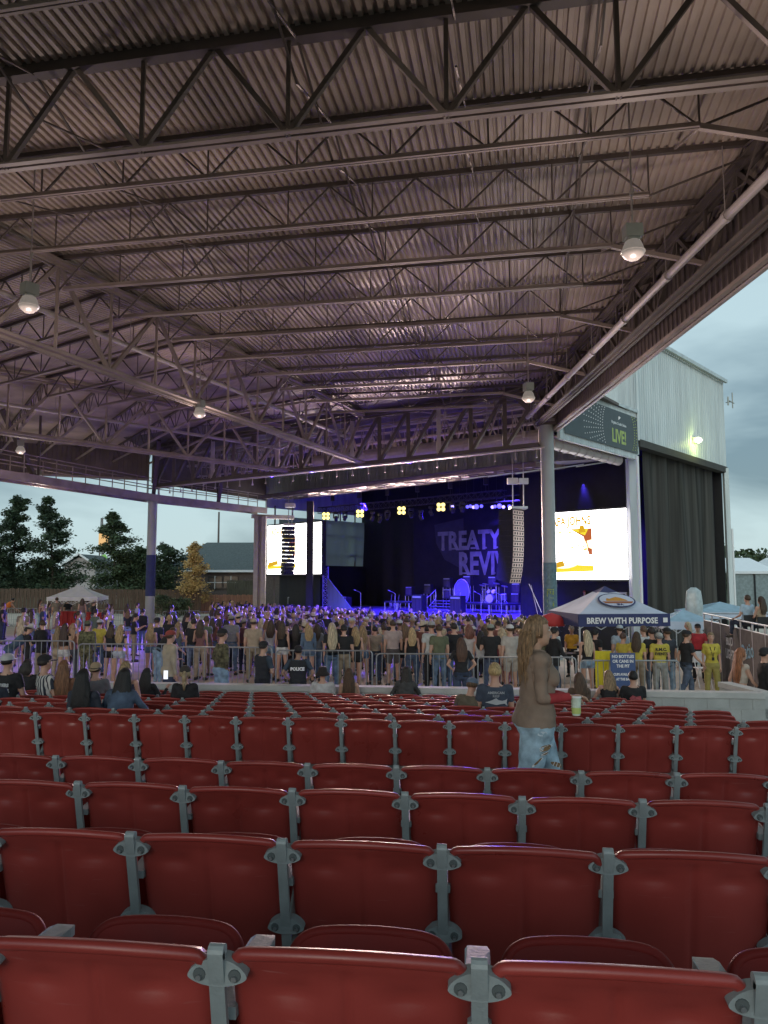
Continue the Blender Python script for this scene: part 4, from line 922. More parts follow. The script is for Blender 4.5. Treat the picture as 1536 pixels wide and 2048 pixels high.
# measured seat joint near the view axis for each near row (photo px of a bracket)
anch = {0: 955, 1: 887, 2: 815, 3: 797, 4: 792}
used = False; seat_top = {}
for r, d in enumerate(rows):
    zf = tierz(d); far = d * .56 + 1.0; base = ay * d
    xlim_r = 4.35 if r >= 4 else 9
    c = anch.get(r)
    if c: k = (c - 768) / F / 1.04; x_ = (base.x - k * base.y) / (k * ax.y - ax.x)
    else: x_ = (4.2 - .26 * (r % 2)) % SW
    if r >= 4: xr = 4.35 - (.12 * (r - 4)) * .3
    idx = 0; i0 = int(-far / SW) - 1; lst = []
    for i in range(i0, 40):
        xc = x_ + (i + .5) * SW; p = base + ax * xc; lim = p.y * .545 + .45
        if p.x < -lim - .2 or p.x > min(lim, xlim_r): continue
        lst.append(p)
    for idx, p in enumerate(lst):
        cur = .0
        if not used: o = sp_; o.location = (p.x, p.y, zf); used = True
        else: o = copy_tree(sp_, None, (p.x, p.y, zf))
        o.rotation_euler = (R(rnd.uniform(-.7, .7)), 0, -ROWA + R(rnd.uniform(-.6, .6)))
        o['label'] = 'red folding seat, %s in the %s' % (ordn[idx], rown[r]); o['group'] = 'red folding seats with grey standards'
    print('row', r, len(lst))
# ------------------------------------------------------------------ low block wall round the seats
ww = tag(empty('block_wall', (0, 15.9, 0)), 'low pale painted block wall with smooth capping in front of the seats', 'wall')
WZ = .70
def wseg(A, B, z0, name, z1=None):
    A = Vector(A); B = Vector(B); d = (B - A).normalized(); n_ = Vector((d.y, -d.x, 0)); L = (B - A).length; b = MB(); hz = .20; bw = .40; th = .2
    z = WZ - .10; k = 0
    while z > z0:
        x = -(k % 2) * bw / 2
        while x < L:
            a = max(0, x + .006); e = min(L, x + bw - .006)
            if e - a > .03: b.bar((A + d * a).to_tuple()[:2] + (z - hz / 2,), (A + d * e).to_tuple()[:2] + (z - hz / 2,), th, hz - .010)
            x += bw
        z -= hz; k += 1
    b.bar((A.x, A.y, (WZ - .1 + z0) / 2), (B.x, B.y, (WZ - .1 + z0) / 2), th - .016, WZ - .1 - z0)
    b.build('block_course', M_['block'], ww); b = MB(); b.bar((A.x, A.y, WZ - .048), (B.x, B.y, WZ - .048), th + .06, .10); b.build('capping', M_['cap'], ww)
WZ = .93
def wp(x, d): p = ax * x + ay * d; return (p.x, p.y, 0)
wseg(wp(-12, 14.5), wp(5.42, 14.5), -.3, 'a')
q = Vector(wp(5.50, 14.58)); wseg(q, q + Vector((-.15, 1.35, 0)), -.6, 'b')
# ================================================================== PEOPLE
M_['skin'] = mat('skin', (0, 0, 0), .55, var=.06, scale=8, objcol=True)
M_['cloth'] = mat('cloth', (0, 0, 0), .85, var=.18, scale=7, bump=.5, bscale=22, objcol=True)
M_['denim'] = mat('denim', (0, 0, 0), .9, var=.35, scale=9, bump=.4, bscale=60, objcol=True)
M_['hair'] = mat('hair', (0, 0, 0), .55, var=.6, scale=12, bump=.8, bscale=30, objcol=True, stretch=(6, 6, .7))
M_['camo'] = mat('camo_cloth', (0, 0, 0), .9, var=.75, scale=16, objcol=True)
M_['lip'] = mat('lip', (.28, .09, .08), .5); M_['eyew'] = mat('eye_white', (.6, .58, .55), .3); M_['eyed'] = mat('eye_dark', (.03, .02, .015), .2)
def striped(name, c1, c2, sc):
    m = bpy.data.materials.new(name); m.use_nodes = True; t = m.node_tree; n = t.nodes; l = t.links; b = n['Principled BSDF']; b.inputs['Roughness'].default_value = .85
    tcn = n.new('ShaderNodeTexCoord'); wv = n.new('ShaderNodeTexWave'); wv.inputs['Scale'].default_value = sc; wv.bands_direction = 'X'; rp = n.new('ShaderNodeValToRGB'); rp.color_ramp.interpolation = 'CONSTANT'
    rp.color_ramp.elements[0].color = (*c1, 1); rp.color_ramp.elements[1].position = .5; rp.color_ramp.elements[1].color = (*c2, 1)
    l.new(tcn.outputs['Object'], wv.inputs[0]); l.new(wv.outputs[0], rp.inputs[0]); l.new(rp.outputs[0], b.inputs['Base Color']); return m
M_['striped'] = striped('striped_cloth', (.55, .53, .50), (.03, .035, .05), 5.5)
def nrmz(v): v = np.array(v, float); return v / np.linalg.norm(v)
def rotx(a): c, s = math.cos(a), math.sin(a); return np.array([[1, 0, 0], [0, c, -s], [0, s, c]])
def rotz(a): c, s = math.cos(a), math.sin(a); return np.array([[c, -s, 0], [s, c, 0], [0, 0, 1]])
def roty(a): c, s = math.cos(a), math.sin(a); return np.array([[c, 0, s], [0, 1, 0], [-s, 0, c]])
# pose: figure of 1.75 m facing +y. arms: (upper dir, fore dir), legs: (thigh dir, shank dir)
D_ = (0, 0, -1)
POSES = {
 'stand': dict(la=((-.12, -.05, -1), (-.02, .22, -1)), ra=((.14, -.05, -1), (.02, .25, -1)), ll=((-.05, .03, -1), (-.02, -.03, -1)), rl=((.06, .02, -1), (.03, -.02, -1))),
 'shift': dict(la=((-.25, .0, -1), (.1, .35, -1)), ra=((.12, .05, -1), (-.05, .3, -1)), ll=((-.10, .10, -1), (-.05, -.10, -1)), rl=((.03, -.01, -1), (.0, -.02, -1)), tilt=.05),
 'hold': dict(la=((-.18, .05, -1), (.15, 1, .05)), ra=((.14, -.05, -1), (.02, .2, -1)), ll=((-.06, .03, -1), (-.02, -.03, -1)), rl=((.08, .0, -1), (.03, -.02, -1))),
 'phone': dict(la=((-.2, .25, -1), (.25, .8, .45)), ra=((.2, .25, -1), (-.3, .8, .45)), ll=((-.06, .03, -1), (-.02, -.03, -1)), rl=((.08, .0, -1), (.03, -.02, -1)), head=-.35),
 'crossed': dict(la=((-.2, .15, -1), (.9, .55, .15)), ra=((.2, .15, -1), (-.9, .5, .0)), ll=((-.10, .0, -1), (-.04, -.02, -1)), rl=((.12, .0, -1), (.05, -.02, -1))),
 'hips': dict(la=((-.62, -.15, -1), (.75, .35, -.75)), ra=((.62, -.15, -1), (-.75, .35, -.75)), ll=((-.08, .03, -1), (-.03, -.03, -1)), rl=((.09, .0, -1), (.04, -.02, -1))),
 'walk': dict(la=((-.1, -.42, -1), (.0, .0, -1)), ra=((.1, .38, -1), (-.1, .75, -.7)), ll=((-.02, .42, -1), (-.01, .05, -1)), rl=((.03, -.26, -1), (.01, -.62, -1)), lean=-.05),
 'armup': dict(la=((-.35, .5, .8), (.1, .1, 1)), ra=((.14, -.05, -1), (.02, .25, -1)), ll=((-.06, .03, -1), (-.02, -.03, -1)), rl=((.08, .0, -1), (.03, -.02, -1))),
 'bend': dict(la=((-.1, .6, -1), (.1, .9, -.6)), ra=((.1, .6, -1), (-.1, .9, -.6)), ll=((-.08, .12, -1), (-.03, -.08, -1)), rl=((.09, -.02, -1), (.04, -.04, -1)), lean=-.75, head=.3),
 'sit': dict(la=((-.15, .25, -1), (.15, .95, -.35)), ra=((.15, .25, -1), (-.15, .95, -.35)), ll=((-.14, 1, .02), (-.03, .12, -1)), rl=((.14, 1, .02), (.03, .12, -1)), sit=True, lean=.10),
 'sitphone': dict(la=((-.15, .25, -1), (.15, .95, -.15)), ra=((.3, .35, -.8), (.1, .7, .75)), ll=((-.14, 1, .02), (-.03, .12, -1)), rl=((.14, 1, .02), (.03, .12, -1)), sit=True, lean=.05, head=-.2),
 'sitlean': dict(la=((-.45, .2, -.9), (.2, .9, -.2)), ra=((.4, .5, -.8), (-.3, .9, -.1)), ll=((-.2, 1, .02), (-.03, .12, -1)), rl=((.2, 1, .02), (.03, .12, -1)), sit=True, lean=-.22, tilt=.05),
 'sithat': dict(la=((-.15, .25, -1), (.15, .95, -.35)), ra=((.15, .25, -1), (-.15, .95, -.35)), ll=((-.14, 1, .02), (-.03, .12, -1)), rl=((.14, 1, .02), (.03, .12, -1)), sit=True, lean=.02, turn=-.6),
 'carry': dict(la=((-.12, .12, -1), (.25, 1, -.05)), ra=((.12, .16, -1), (-.15, 1, -.08)), ll=((-.02, .40, -1), (-.01, .10, -1)), rl=((.03, -.20, -1), (.01, -.48, -1)), lean=-.02),
}
def skeleton(pose, fem):
    P = POSES[pose]; Z0 = .93; pz = Z0 if not P.get('sit') else .53
    hipw = .095; shw = .165 if fem else .19
    Rt = rotx(P.get('lean', 0)) @ roty(P.get('tilt', 0)) @ rotz(P.get('turn', 0)); pel = np.array([0, 0, pz])
    T = lambda p: pel + Rt @ (np.array(p, float) - np.array([0, 0, .93]))
    J = dict(pel=pel, waist=T((0, 0, 1.06)), chest=T((0, .0, 1.27)), neck=T((0, -.015, 1.46)), hb=T((0, .0, 1.52)))
    Rh = Rt @ rotx(P.get('head', 0)) @ rotz(P.get('hturn', 0)); hc = J['hb'] + Rh @ np.array([0, .015, .105]); J['head'] = hc
    for s, a, l in ((-1, P['la'], P['ll']), (1, P['ra'], P['rl'])):
        k = 'l' if s < 0 else 'r'
        sh = T((s * shw, 0, 1.405)); el = sh + nrmz(a[0]) * .285; wr = el + nrmz(a[1]) * .245; J[k + 'sh'] = sh; J[k + 'el'] = el; J[k + 'wr'] = wr; J[k + 'hd'] = wr + nrmz(a[1]) * .085; J[k + 'fd'] = nrmz(a[1])
        hp = pel + np.array([s * hipw, 0, -.03]); kn = hp + nrmz(l[0]) * .42; an = kn + nrmz(l[1]) * .41; J[k + 'hp'] = hp; J[k + 'kn'] = kn; J[k + 'an'] = an
    lo = min(J['lan'][2], J['ran'][2]); dz = .075 - lo if not P.get('sit') else 0
    for k in J:
        if k[1:] != 'fd': J[k] = J[k] + np.array([0, 0, dz])
    return J, Rt, Rh, P
def capsule(b, p, q, r0, r1, n=10, flat=None):
    b.tube(p, q, r0, r1, n=n); b.ell(p, (r0, r0, r0), n, 6); b.ell(q, (r1, r1, r1), n, 6)
def nparr(b): return np.array(b.v, float)
def build_body(pose, fem, res, fat=0.0):
    J, Rt, Rh, P = skeleton(pose, fem); b = MB(); pel = J['pel']
    def T(p): return pel + Rt @ (np.array(p, float) - np.array([0, 0, .93]))
    f = 1 + fat
    if fem: secs = [(.84, .10, .08, 0), (.90, .165 * f, .115 * f, -.012), (.97, .160 * f, .112 * f, -.012), (1.06, .122 * f, .090 * f, 0), (1.13, .120 * f, .088 * f, .004), (1.22, .138, .105, .014), (1.29, .150, .118, .020), (1.37, .155, .088, .0), (1.42, .130, .065, -.012), (1.46, .06, .05, -.015)]
    else: secs = [(.84, .10, .08, 0), (.90, .155 * f, .110 * f, -.008), (.97, .155 * f, .108 * f, -.004), (1.06, .145 * f, .102 * f, .004), (1.14, .148 * f, .103 * f, .004), (1.23, .165, .115, .006), (1.31, .178, .117, .006), (1.38, .182, .098, -.002), (1.43, .150, .074, -.012), (1.47, .07, .058, -.015)]
    n = 20; vs = []
    for z, rx, ry, oy in secs:
        for i in range(n):
            t = 2 * math.pi * i / n; c, s = math.cos(t), math.sin(t); c = abs(c) ** .85 * (1 if c > 0 else -1); s = abs(s) ** .85 * (1 if s > 0 else -1)
            vs.append(T((rx * c, oy + ry * s, z)))
    m = len(secs); b.add(vs, [(k * n + i, k * n + (i + 1) % n, (k + 1) * n + (i + 1) % n, (k + 1) * n + i) for k in range(m - 1) for i in range(n)] + [tuple(range(n - 1, -1, -1)), tuple(range((m - 1) * n, m * n))])
    if fem:
        for s in (-1, 1): b.ell(T((s * .07, .085, 1.275)), (.062, .055, .062), 12, 8)
        for s in (-1, 1): b.ell(T((s * .075, -.07, .92)), (.085, .075, .085), 12, 8)
    else:
        for s in (-1, 1): b.ell(T((s * .07, -.06, .93)), (.08, .07, .08), 12, 8)
    capsule(b, T((0, -.02, 1.42)), J['hb'] + Rh @ np.array([0, .0, .05]), .062 if not fem else .052, .055 if not fem else .047)
    # head: skull, jaw, nose, ears
    hc = J['head']; MR = Matrix(Rh.tolist())
    b.ell(hc + Rh @ np.array([0, -.008, .02]), (.077, .095, .100), 16, 12, M=MR); b.ell(hc + Rh @ np.array([0, .028, -.045]), (.058, .062, .075), 14, 10, M=MR)
    b.ell(hc + Rh @ np.array([0, .060, -.085]), (.028, .026, .024), 10, 6, M=MR)
    capsule(b, hc + Rh @ np.array([0, .088, .018]), hc + Rh @ np.array([0, .104, -.022]), .008, .0135, 8)
    for s in (-1, 1): b.ell(hc + Rh @ np.array([s * .078, -.008, -.008]), (.012, .02, .032), 8, 6, M=MR)
    caps = []   # classification segments
    for k, s in (('l', -1), ('r', 1)):
        ru = (.050, .040) if not fem else (.042, .034); rf = (.040, .027) if not fem else (.034, .023)
        capsule(b, J[k + 'sh'], J[k + 'el'], *ru); capsule(b, J[k + 'el'], J[k + 'wr'], *rf)
        b.ell(J[k + 'sh'] + np.array([-s * .02, 0, .0]), (.062, .060, .058), 12, 8)
        rth = (.093 * f, .056) if fem else (.088 * f, .056); rs = (.056, .038)
        capsule(b, J[k + 'hp'], J[k + 'kn'], *rth); capsule(b, J[k + 'kn'], J[k + 'an'], *rs)
        ca = J[k + 'kn'] * .68 + J[k + 'an'] * .32 + np.array([0, -.018, 0]); b.ell(ca, (.050, .052, .10), 12, 8)
        an = J[k + 'an']; heel = an + np.array([0, -.035, -.035]); toe = an + np.array([s * .03, .15, -.048]); capsule(b, heel, toe, .036, .030); 
        # palm
        fd = J[k + 'fd']; sd = np.cross(fd, [0, 0, 1.0]); sd = sd / (np.linalg.norm(sd) + 1e-6) if np.linalg.norm(sd) > .2 else np.array([0, 1.0, 0]); 
        if abs(fd[2]) > .8: sd = np.array([0, 1.0, 0])
        up = np.cross(sd, fd); J[k + 'sd'] = sd; J[k + 'up'] = up
        Mx = Matrix((sd.tolist(), fd.tolist(), up.tolist())).transposed(); b.ell(J[k + 'wr'] + fd * .048, (.040, .052, .018), 12, 8, M=Mx)
        caps += [('uarm', J[k + 'sh'], J[k + 'el'], *ru), ('farm', J[k + 'el'], J[k + 'wr'] + fd * .0, *rf), ('hand', J[k + 'wr'] + fd * .02, J[k + 'wr'] + fd * .09, .03, .03), ('thigh', J[k + 'hp'], J[k + 'kn'], *rth), ('shank', J[k + 'kn'], J[k + 'an'], *rs), ('foot', heel, toe, .04, .035)]
    me = bpy.data.meshes.new('t'); me.from_pydata(nparr(b).tolist(), [], b.f); o = bpy.data.objects.new('t', me); col.objects.link(o)
    md = o.modifiers.new('r', 'REMESH'); md.mode = 'VOXEL'; md.voxel_size = res; sm = o.modifiers.new('s', 'SMOOTH'); sm.factor = .5; sm.iterations = 3 if res > .015 else 5
    dg = bpy.context.evaluated_depsgraph_get(); ev = bpy.data.meshes.new_from_object(o.evaluated_get(dg)); bpy.data.objects.remove(o); bpy.data.meshes.remove(me)
    nv = len(ev.vertices); vs = np.empty(nv * 3); ev.vertices.foreach_get('co', vs); vs = vs.reshape(-1, 3); nr = np.empty(nv * 3); ev.vertices.foreach_get('normal', nr); nr = nr.reshape(-1, 3); fs = [tuple(p.vertices) for p in ev.polygons]; bpy.data.meshes.remove(ev)
    # classify
    names = []; ds = []; ts = []
    for nm, p, q, r0, r1 in caps:
        d = q - p; t = np.clip(((vs - p) @ d) / (d @ d), 0, 1); dist = np.linalg.norm(vs - (p + t[:, None] * d), axis=1) - (r0 + (r1 - r0) * t); names.append(nm); ds.append(dist); tt = ((vs - p) @ d) / (d @ d); ts.append(tt)
    tl = (vs - pel) @ Rt + np.array([0, 0, .93]); z = tl[:, 2]
    zs = np.array([s[0] for s in secs]); rx = np.interp(z, zs, [s[1] for s in secs]); ry = np.interp(z, zs, [s[2] for s in secs])
    k = np.sqrt((tl[:, 0] / rx) ** 2 + (tl[:, 1] / ry) ** 2); dt = (k - 1) * np.minimum(rx, ry) + np.maximum(0, .84 - z) + np.maximum(0, z - 1.46) - .012
    hl = (vs - hc) @ Rh; dh = np.linalg.norm(hl / np.array([.085, .1, .125]), axis=1) * .1 - .1 - .01
    ds.append(dt); names.append('torso'); ts.append(z); ds.append(dh); names.append('head'); ts.append(z)
    idx = np.argmin(np.array(ds), axis=0); nmz = np.array(names)[idx]; tt = np.array(ts)[idx, np.arange(nv)]
    return dict(v=vs, n=nr, f=fs, reg=nmz, t=tt, z=z, J=J, Rt=Rt, Rh=Rh, pel=pel, hc=hc, fem=fem)
def mesh_obj(name, vs, fs, mats, mi=None, smooth=True):
    me = bpy.data.meshes.new(name); me.from_pydata([tuple(map(float, p)) for p in vs], [], fs)
    for m in mats: me.materials.append(m)
    if mi is not None: me.polygons.foreach_set('material_index', mi)
    if smooth: me.polygons.foreach_set('use_smooth', [True] * len(me.polygons))
    me.update(); return me
def shell(B, mask, off, m, name='shirt', noise=.004, snap=None, rs_=.02):
    keep = [f for f in B['f'] if all(mask[i] for i in f)]
    if not keep: return None
    used = sorted({i for f in keep for i in f}); mp_ = {u: i for i, u in enumerate(used)}; vs = B['v'][used]; nr = B['n'][used]
    w = np.sin(vs[:, 2] * 31 + vs[:, 0] * 17) * np.sin(vs[:, 1] * 27 + vs[:, 2] * 13) + .6 * np.sin(vs[:, 2] * 55 + vs[:, 1] * 21 + 2 * np.sin(vs[:, 0] * 30)); arm = np.isin(B['reg'][used], ('uarm', 'farm')); vs = vs + nr * ((np.where(arm, min(off, .013), off) + noise * w)[:, None])
    if snap is not None:
        zz = B['z'][used]; near = (np.abs(zz - snap) < rs_ * 1.3) & (B['reg'][used] != 'hand') & (B['reg'][used] != 'farm'); vs = vs + np.where(near, snap - zz, 0)[:, None] * (B['Rt'] @ np.array([0, 0, 1.]))[None, :]
    return mesh_obj(name, vs, [tuple(mp_[i] for i in f) for f in keep], [m])
def hair_mesh(kind, B):
    hc, Rh, Rt = B['hc'], B['Rh'], B['Rt']; b = MB(); n, k = 20, 12; rs = random.Random(len(kind))
    if kind == 'bald': return None
    ry, rz = .108, .118; vs = []
    for j in range(k + 1):
        for i in range(n):
            th = math.pi * j / k; ph = 2 * math.pi * i / n; x = .090 * math.sin(th) * math.cos(ph); y = ry * math.sin(th) * math.sin(ph) - .012; z = rz * math.cos(th) + .018
            front = y > .035 and z < .060; low = z < (-.03 if kind in ('short', 'buzz') else -.06) and y < .035; side = y > .0 and z < -.0 and kind in ('short', 'buzz')
            s = .70 if (front or side) else (.80 if low else 1.0)
            if s == 1.0 and kind != 'buzz': s = 1 + .03 * math.sin(9 * ph + 5 * th)
            if kind == 'buzz': s *= .95
            vs.append(hc + Rh @ np.array([x * s, y * s, z * s]))
    b.add(vs, [(j * n + i, (j + 1) * n + i, (j + 1) * n + (i + 1) % n, j * n + (i + 1) % n) for j in range(k) for i in range(n)])
    L = {'long': .40, 'verylong': .54, 'bob': .16, 'shoulder': .26}.get(kind)
    if L:
        base = hc + Rh @ np.array([0, -.03, .06]); ns = 10; n2 = 20; vs = []; back = Rt @ np.array([0, -1., 0]); side_ = Rt @ np.array([1., 0, 0]); dn = Rt @ np.array([0, 0, -1.])
        dn = nrmz(dn + np.array([0, 0, -1.]))
        for j in range(ns + 1):
            t = j / ns; drop = t * (L + .06); w = .082 + .045 * math.sin(min(1, t * 1.5) * 1.7) - .055 * max(0, t - .7) / .3; th = .065 - .035 * t; c = base + dn * drop + back * (.025 + .055 * math.sin(min(1, t * 1.2) * 1.6))
            for i in range(n2):
                a = 2 * math.pi * i / n2; rip = 1 + .10 * math.sin(a * 5 + t * 4) + .05 * math.sin(a * 9 + t * 9); yy = math.sin(a)
                fwd = .0 if yy < 0 else (.35 if t < .35 else -.2)
                vs.append(c + side_ * (w * rip * math.cos(a)) + back * (-yy * th * rip * (1 + fwd)))
        b.add(vs, [(j * n2 + i, (j + 1) * n2 + i, (j + 1) * n2 + (i + 1) % n2, j * n2 + (i + 1) % n2) for j in range(ns) for i in range(n2)] + [tuple(range(ns * n2, (ns + 1) * n2))])
    if kind == 'ponytail':
        p = hc + Rh @ np.array([0, -.11, .05]); pts = [p, p + Rh @ np.array([0, -.05, -.02]), p + Rh @ np.array([0, -.06, -.14]), p + Rh @ np.array([0, -.03, -.30])]; r = [.022, .038, .036, .012]
        for i in range(3): b.tube(pts[i], pts[i + 1], r[i], r[i + 1], n=10)
    if kind == 'bun': b.ell(hc + Rh @ np.array([0, -.09, .09]), (.045, .045, .045), 12, 8)
    return mesh_obj('hair', b.v, b.f, [M_['hair']])
def hat_mesh(kind, B):
    hc, Rh = B['hc'], B['Rh']; b = MB()
    def X(p): return hc + Rh @ np.array(p, float)
    n = 20
    if kind in ('cap', 'backcap'):
        sg = 1 if kind == 'cap' else -1; vs = []; k = 6
        for j in range(k + 1):
            th = math.pi / 2 * j / k; 
            for i in range(n): ph = 2 * math.pi * i / n; vs.append(X((.094 * math.sin(th) * math.cos(ph), .114 * math.sin(th) * math.sin(ph) - .008, .045 + .092 * math.cos(th) ** .8 if th < 1.57 else .045)))
        b.add(vs, [(j * n + i, (j + 1) * n + i, (j + 1) * n + (i + 1) % n, j * n + (i + 1) % n) for j in range(k) for i in range(n)])
        pts = [X((.085 * math.cos(a), sg * (.08 + .115 * math.sin(a)) - .008, .045 - .02 * math.sin(a) - .012 * abs(math.cos(a)))) for a in [math.pi * i / 10 for i in range(11)]]; m = len(pts)
        b.add(pts + [p + np.array([0, 0, -.006]) for p in pts], [tuple(range(m)), tuple(range(2 * m - 1, m - 1, -1))] + [(i, i + m, i + 1 + m, i + 1) for i in range(m - 1)] + [(m - 1, 2 * m - 1, m, 0)])
    elif kind in ('cowboy', 'bucket'):
        cow = kind == 'cowboy'; prof = [(.001, .165), (.06, .168 if cow else .16), (.078, .155), (.092, .055), (.10, .045)] if cow else [(.001, .15), (.075, .148), (.085, .13), (.10, .05)]; rim = .19 if cow else .15; prof.append((rim, .03 if cow else -.0)); prof.append((rim - .004, .022 if cow else -.012)); prof.append((.095, .038)); vs = []
        for r, z in prof:
            for i in range(n):
                ph = 2 * math.pi * i / n; zz = z; xx = r * math.cos(ph); yy = r * 1.15 * math.sin(ph)
                if cow and r > .12: zz += .075 * abs(math.cos(ph)) ** 2 - .015; xx *= .88
                if cow and z > .15 and abs(xx) < .04: zz -= .02
                vs.append(X((xx, yy - .008, zz)))
        b.add(vs, [(j * n + i, (j + 1) * n + i, (j + 1) * n + (i + 1) % n, j * n + (i + 1) % n) for j in range(len(prof) - 1) for i in range(n)])
    return mesh_obj('hat', b.v, b.f, [M_['cloth']])
BC = {}; MC = {}
def get_body(pose, fem, res, fat=0.0):
    k = (pose, fem, res, fat)
    if k in BC: return BC[k]
    B = build_body(pose, fem, res, fat); b = MB(); J = B['J']; f = 1 if res < .015 else 0
    nb = len(B['f']); b.v = [tuple(p) for p in B['v']]; b.f = list(B['f']); b.m = [0] * nb
    for k2, s in (('l', -1), ('r', 1)):     # four fingers and a thumb on each palm, curled
        fd, sd, up, wr = J[k2 + 'fd'], J[k2 + 'sd'], J[k2 + 'up'], J[k2 + 'wr']
        for q, (o, L) in enumerate(((-.030, .060), (-.010, .072), (.010, .070), (.028, .056))):
            a = wr + fd * .082 + sd * o; c = a + fd * L * .5 - up * .010 * 1; e = c + fd * L * .30 - up * L * .42
            b.tube(a, c, .0088, .0082, n=6); b.tube(c, e, .0082, .006, n=6); b.ell(e, (.006,) * 3, 6, 4)
        a = wr + fd * .03 - sd * .032; c = a + fd * .032 - sd * .022 - up * .008; e = c + fd * .028 - up * .008; b.tube(a, c, .011, .010, n=6); b.tube(c, e, .010, .007, n=6)
    hc, Rh = B['hc'], B['Rh']
    for s in (-1, 1):
        MR = Matrix(Rh.tolist()); b.ell(hc + Rh @ np.array([s * .030, .0815, .012]), (.013, .008, .0065), 8, 6, 1, MR); b.ell(hc + Rh @ np.array([s * .030, .0885, .012]), (.0055, .003, .0055), 8, 5, 2, MR)
        b.ell(hc + Rh @ np.array([s * .030, .0855, .030]), (.017, .005, .003), 8, 5, 2, MR)
    b.ell(hc + Rh @ np.array([0, .088, -.052]), (.021, .006, .0065), 10, 5, 3, Matrix(Rh.tolist()))
    me = mesh_obj('person', b.v, b.f, [M_['skin'], M_['eyew'], M_['eyed'], M_['lip']], b.m); BC[k] = (B, me); return BC[k]
def cached(key, fn):
    if key not in MC: MC[key] = fn()
    return MC[key]
OUT = {  # garment kinds: sleeve length (0..2), hem z, neck z, offset
 'tee': ('shirt', .62, .90, 1.455, .014), 'tank': ('shirt', -.25, .95, 1.40, .007), 'crop': ('shirt', .15, 1.10, 1.42, .008), 'long': ('shirt', 1.95, .88, 1.46, .016), 'jacket': ('jacket', 1.95, .84, 1.47, .024), 'vest': ('vest', -.1, .98, 1.44, .030), 'polo': ('shirt', .70, .92, 1.46, .016),
 'jeans': (1.93, .014), 'wide': (1.93, .030), 'shorts': (.70, .020), 'minis': (.28, .014), 'pants': (1.93, .018), 'skinny': (1.9, .007)}
def person(name, loc, yaw, h=1.75, pose='stand', fem=False, top=('tee', (.02, .02, .02)), bot=('jeans', (.08, .12, .2)), hair=('short', (.04, .025, .015)), hat=None, skin=(.50, .29, .21), label='', group=None, res=.020, fat=0.0, topm='cloth', botm=None, shoes=(.05, .045, .04), dress=None):
    B, me = get_body(pose, fem, res, fat); key = (pose, fem, res, fat)
    o = bpy.data.objects.new('person', me); link(o); o.location = loc; o.rotation_euler = (0, 0, yaw); s = h / 1.75; o.scale = (s, s, s); o.color = (*skin, 1)
    tag(o, label, 'person', group); reg_, t = B['reg'], B['t']; z = B['z']
    def child(nm, m, c, mm=None):
        if m is None: return None
        m = m if mm is None else m; ch = bpy.data.objects.new(nm, m); link(ch, o); ch.color = (*c, 1)
        if mm is not None: ch.material_slots[0].link = 'OBJECT'; ch.material_slots[0].material = mm
        return ch
    if top:
        nm, sl, hem, nk, off = OUT[top[0]]
        def mk():
            m = ((reg_ == 'torso') & (z > hem) & (z < nk)) | ((reg_ == 'uarm') & (t < sl)) | ((reg_ == 'farm') & (t < sl - 1)) | ((reg_ == 'thigh') & (z > hem) & (hem < .93)) | ((reg_ == 'head') & (z < min(nk, 1.45)))
            if sl > 1: m |= (reg_ == 'uarm')
            if sl > 1.9: m |= (reg_ == 'farm')
            return shell(B, m, off, M_['cloth'], nm, noise=.004, snap=hem, rs_=res)
        child(nm, cached(key + ('top', top[0]), mk), top[1], M_[topm] if topm != 'cloth' else None)
    if bot:
        ln, off = OUT[bot[0]]
        def mk():
            m = ((reg_ == 'torso') & (z < 1.0)) | ((reg_ == 'thigh') & (t < ln)) | ((reg_ == 'shank') & (t < ln - 1)) 
            if ln > 1: m |= (reg_ == 'thigh')
            return shell(B, m, off, M_['denim'] if 'jean' in bot[0] or bot[0] in ('wide', 'minis') else M_['cloth'], 'trousers')
        child({'shorts': 'shorts', 'minis': 'shorts'}.get(bot[0], 'trousers'), cached(key + ('bot', bot[0]), mk), bot[1], M_[botm] if botm else None)
    child('shoes', cached(key + ('shoe',), lambda: shell(B, (reg_ == 'foot') | ((reg_ == 'shank') & (t > .93)), .010, M_['cloth'], 'shoes', 0)), shoes)
    if hair: child('hair', cached(key + ('hair', hair[0]), lambda: hair_mesh(hair[0], B)), hair[1])
    if hat: child({'cap': 'cap', 'backcap': 'cap'}.get(hat[0], 'hat'), cached(key + ('hat', hat[0]), lambda: hat_mesh(hat[0], B)), hat[1])
    return o
def pl(px, hy, Y, h=None, sit=None):
    """place a person whose head top is seen at px,hy and who stands at distance Y: foot point and height"""
    p = at(px, hy, Y); g = gz(p.x, p.y) if sit is None else sit; return Vector((p.x, p.y, g)), p.z - g
BLK = (.015, .015, .017); WHT = (.55, .54, .53); JEAN = (.09, .14, .22); LJ = (.22, .32, .42); KHA = (.24, .19, .13); TAN = (.36, .28, .20); YEL = (.50, .41, .06); GRY = (.16, .16, .17); NAV = (.03, .04, .07); OLV = (.10, .10, .06)
BR = (.05, .028, .014); DB = (.018, .012, .009); BLO = (.34, .23, .11); PB = (.42, .34, .22); RED = (.20, .065, .025); BK = (.006, .005, .005)
stage_pt = Vector((-2, 52, 0))
def face(p, tgt=None, jit=0): d = (tgt or stage_pt) - p; return math.atan2(d.y, d.x) - math.pi / 2 + jit
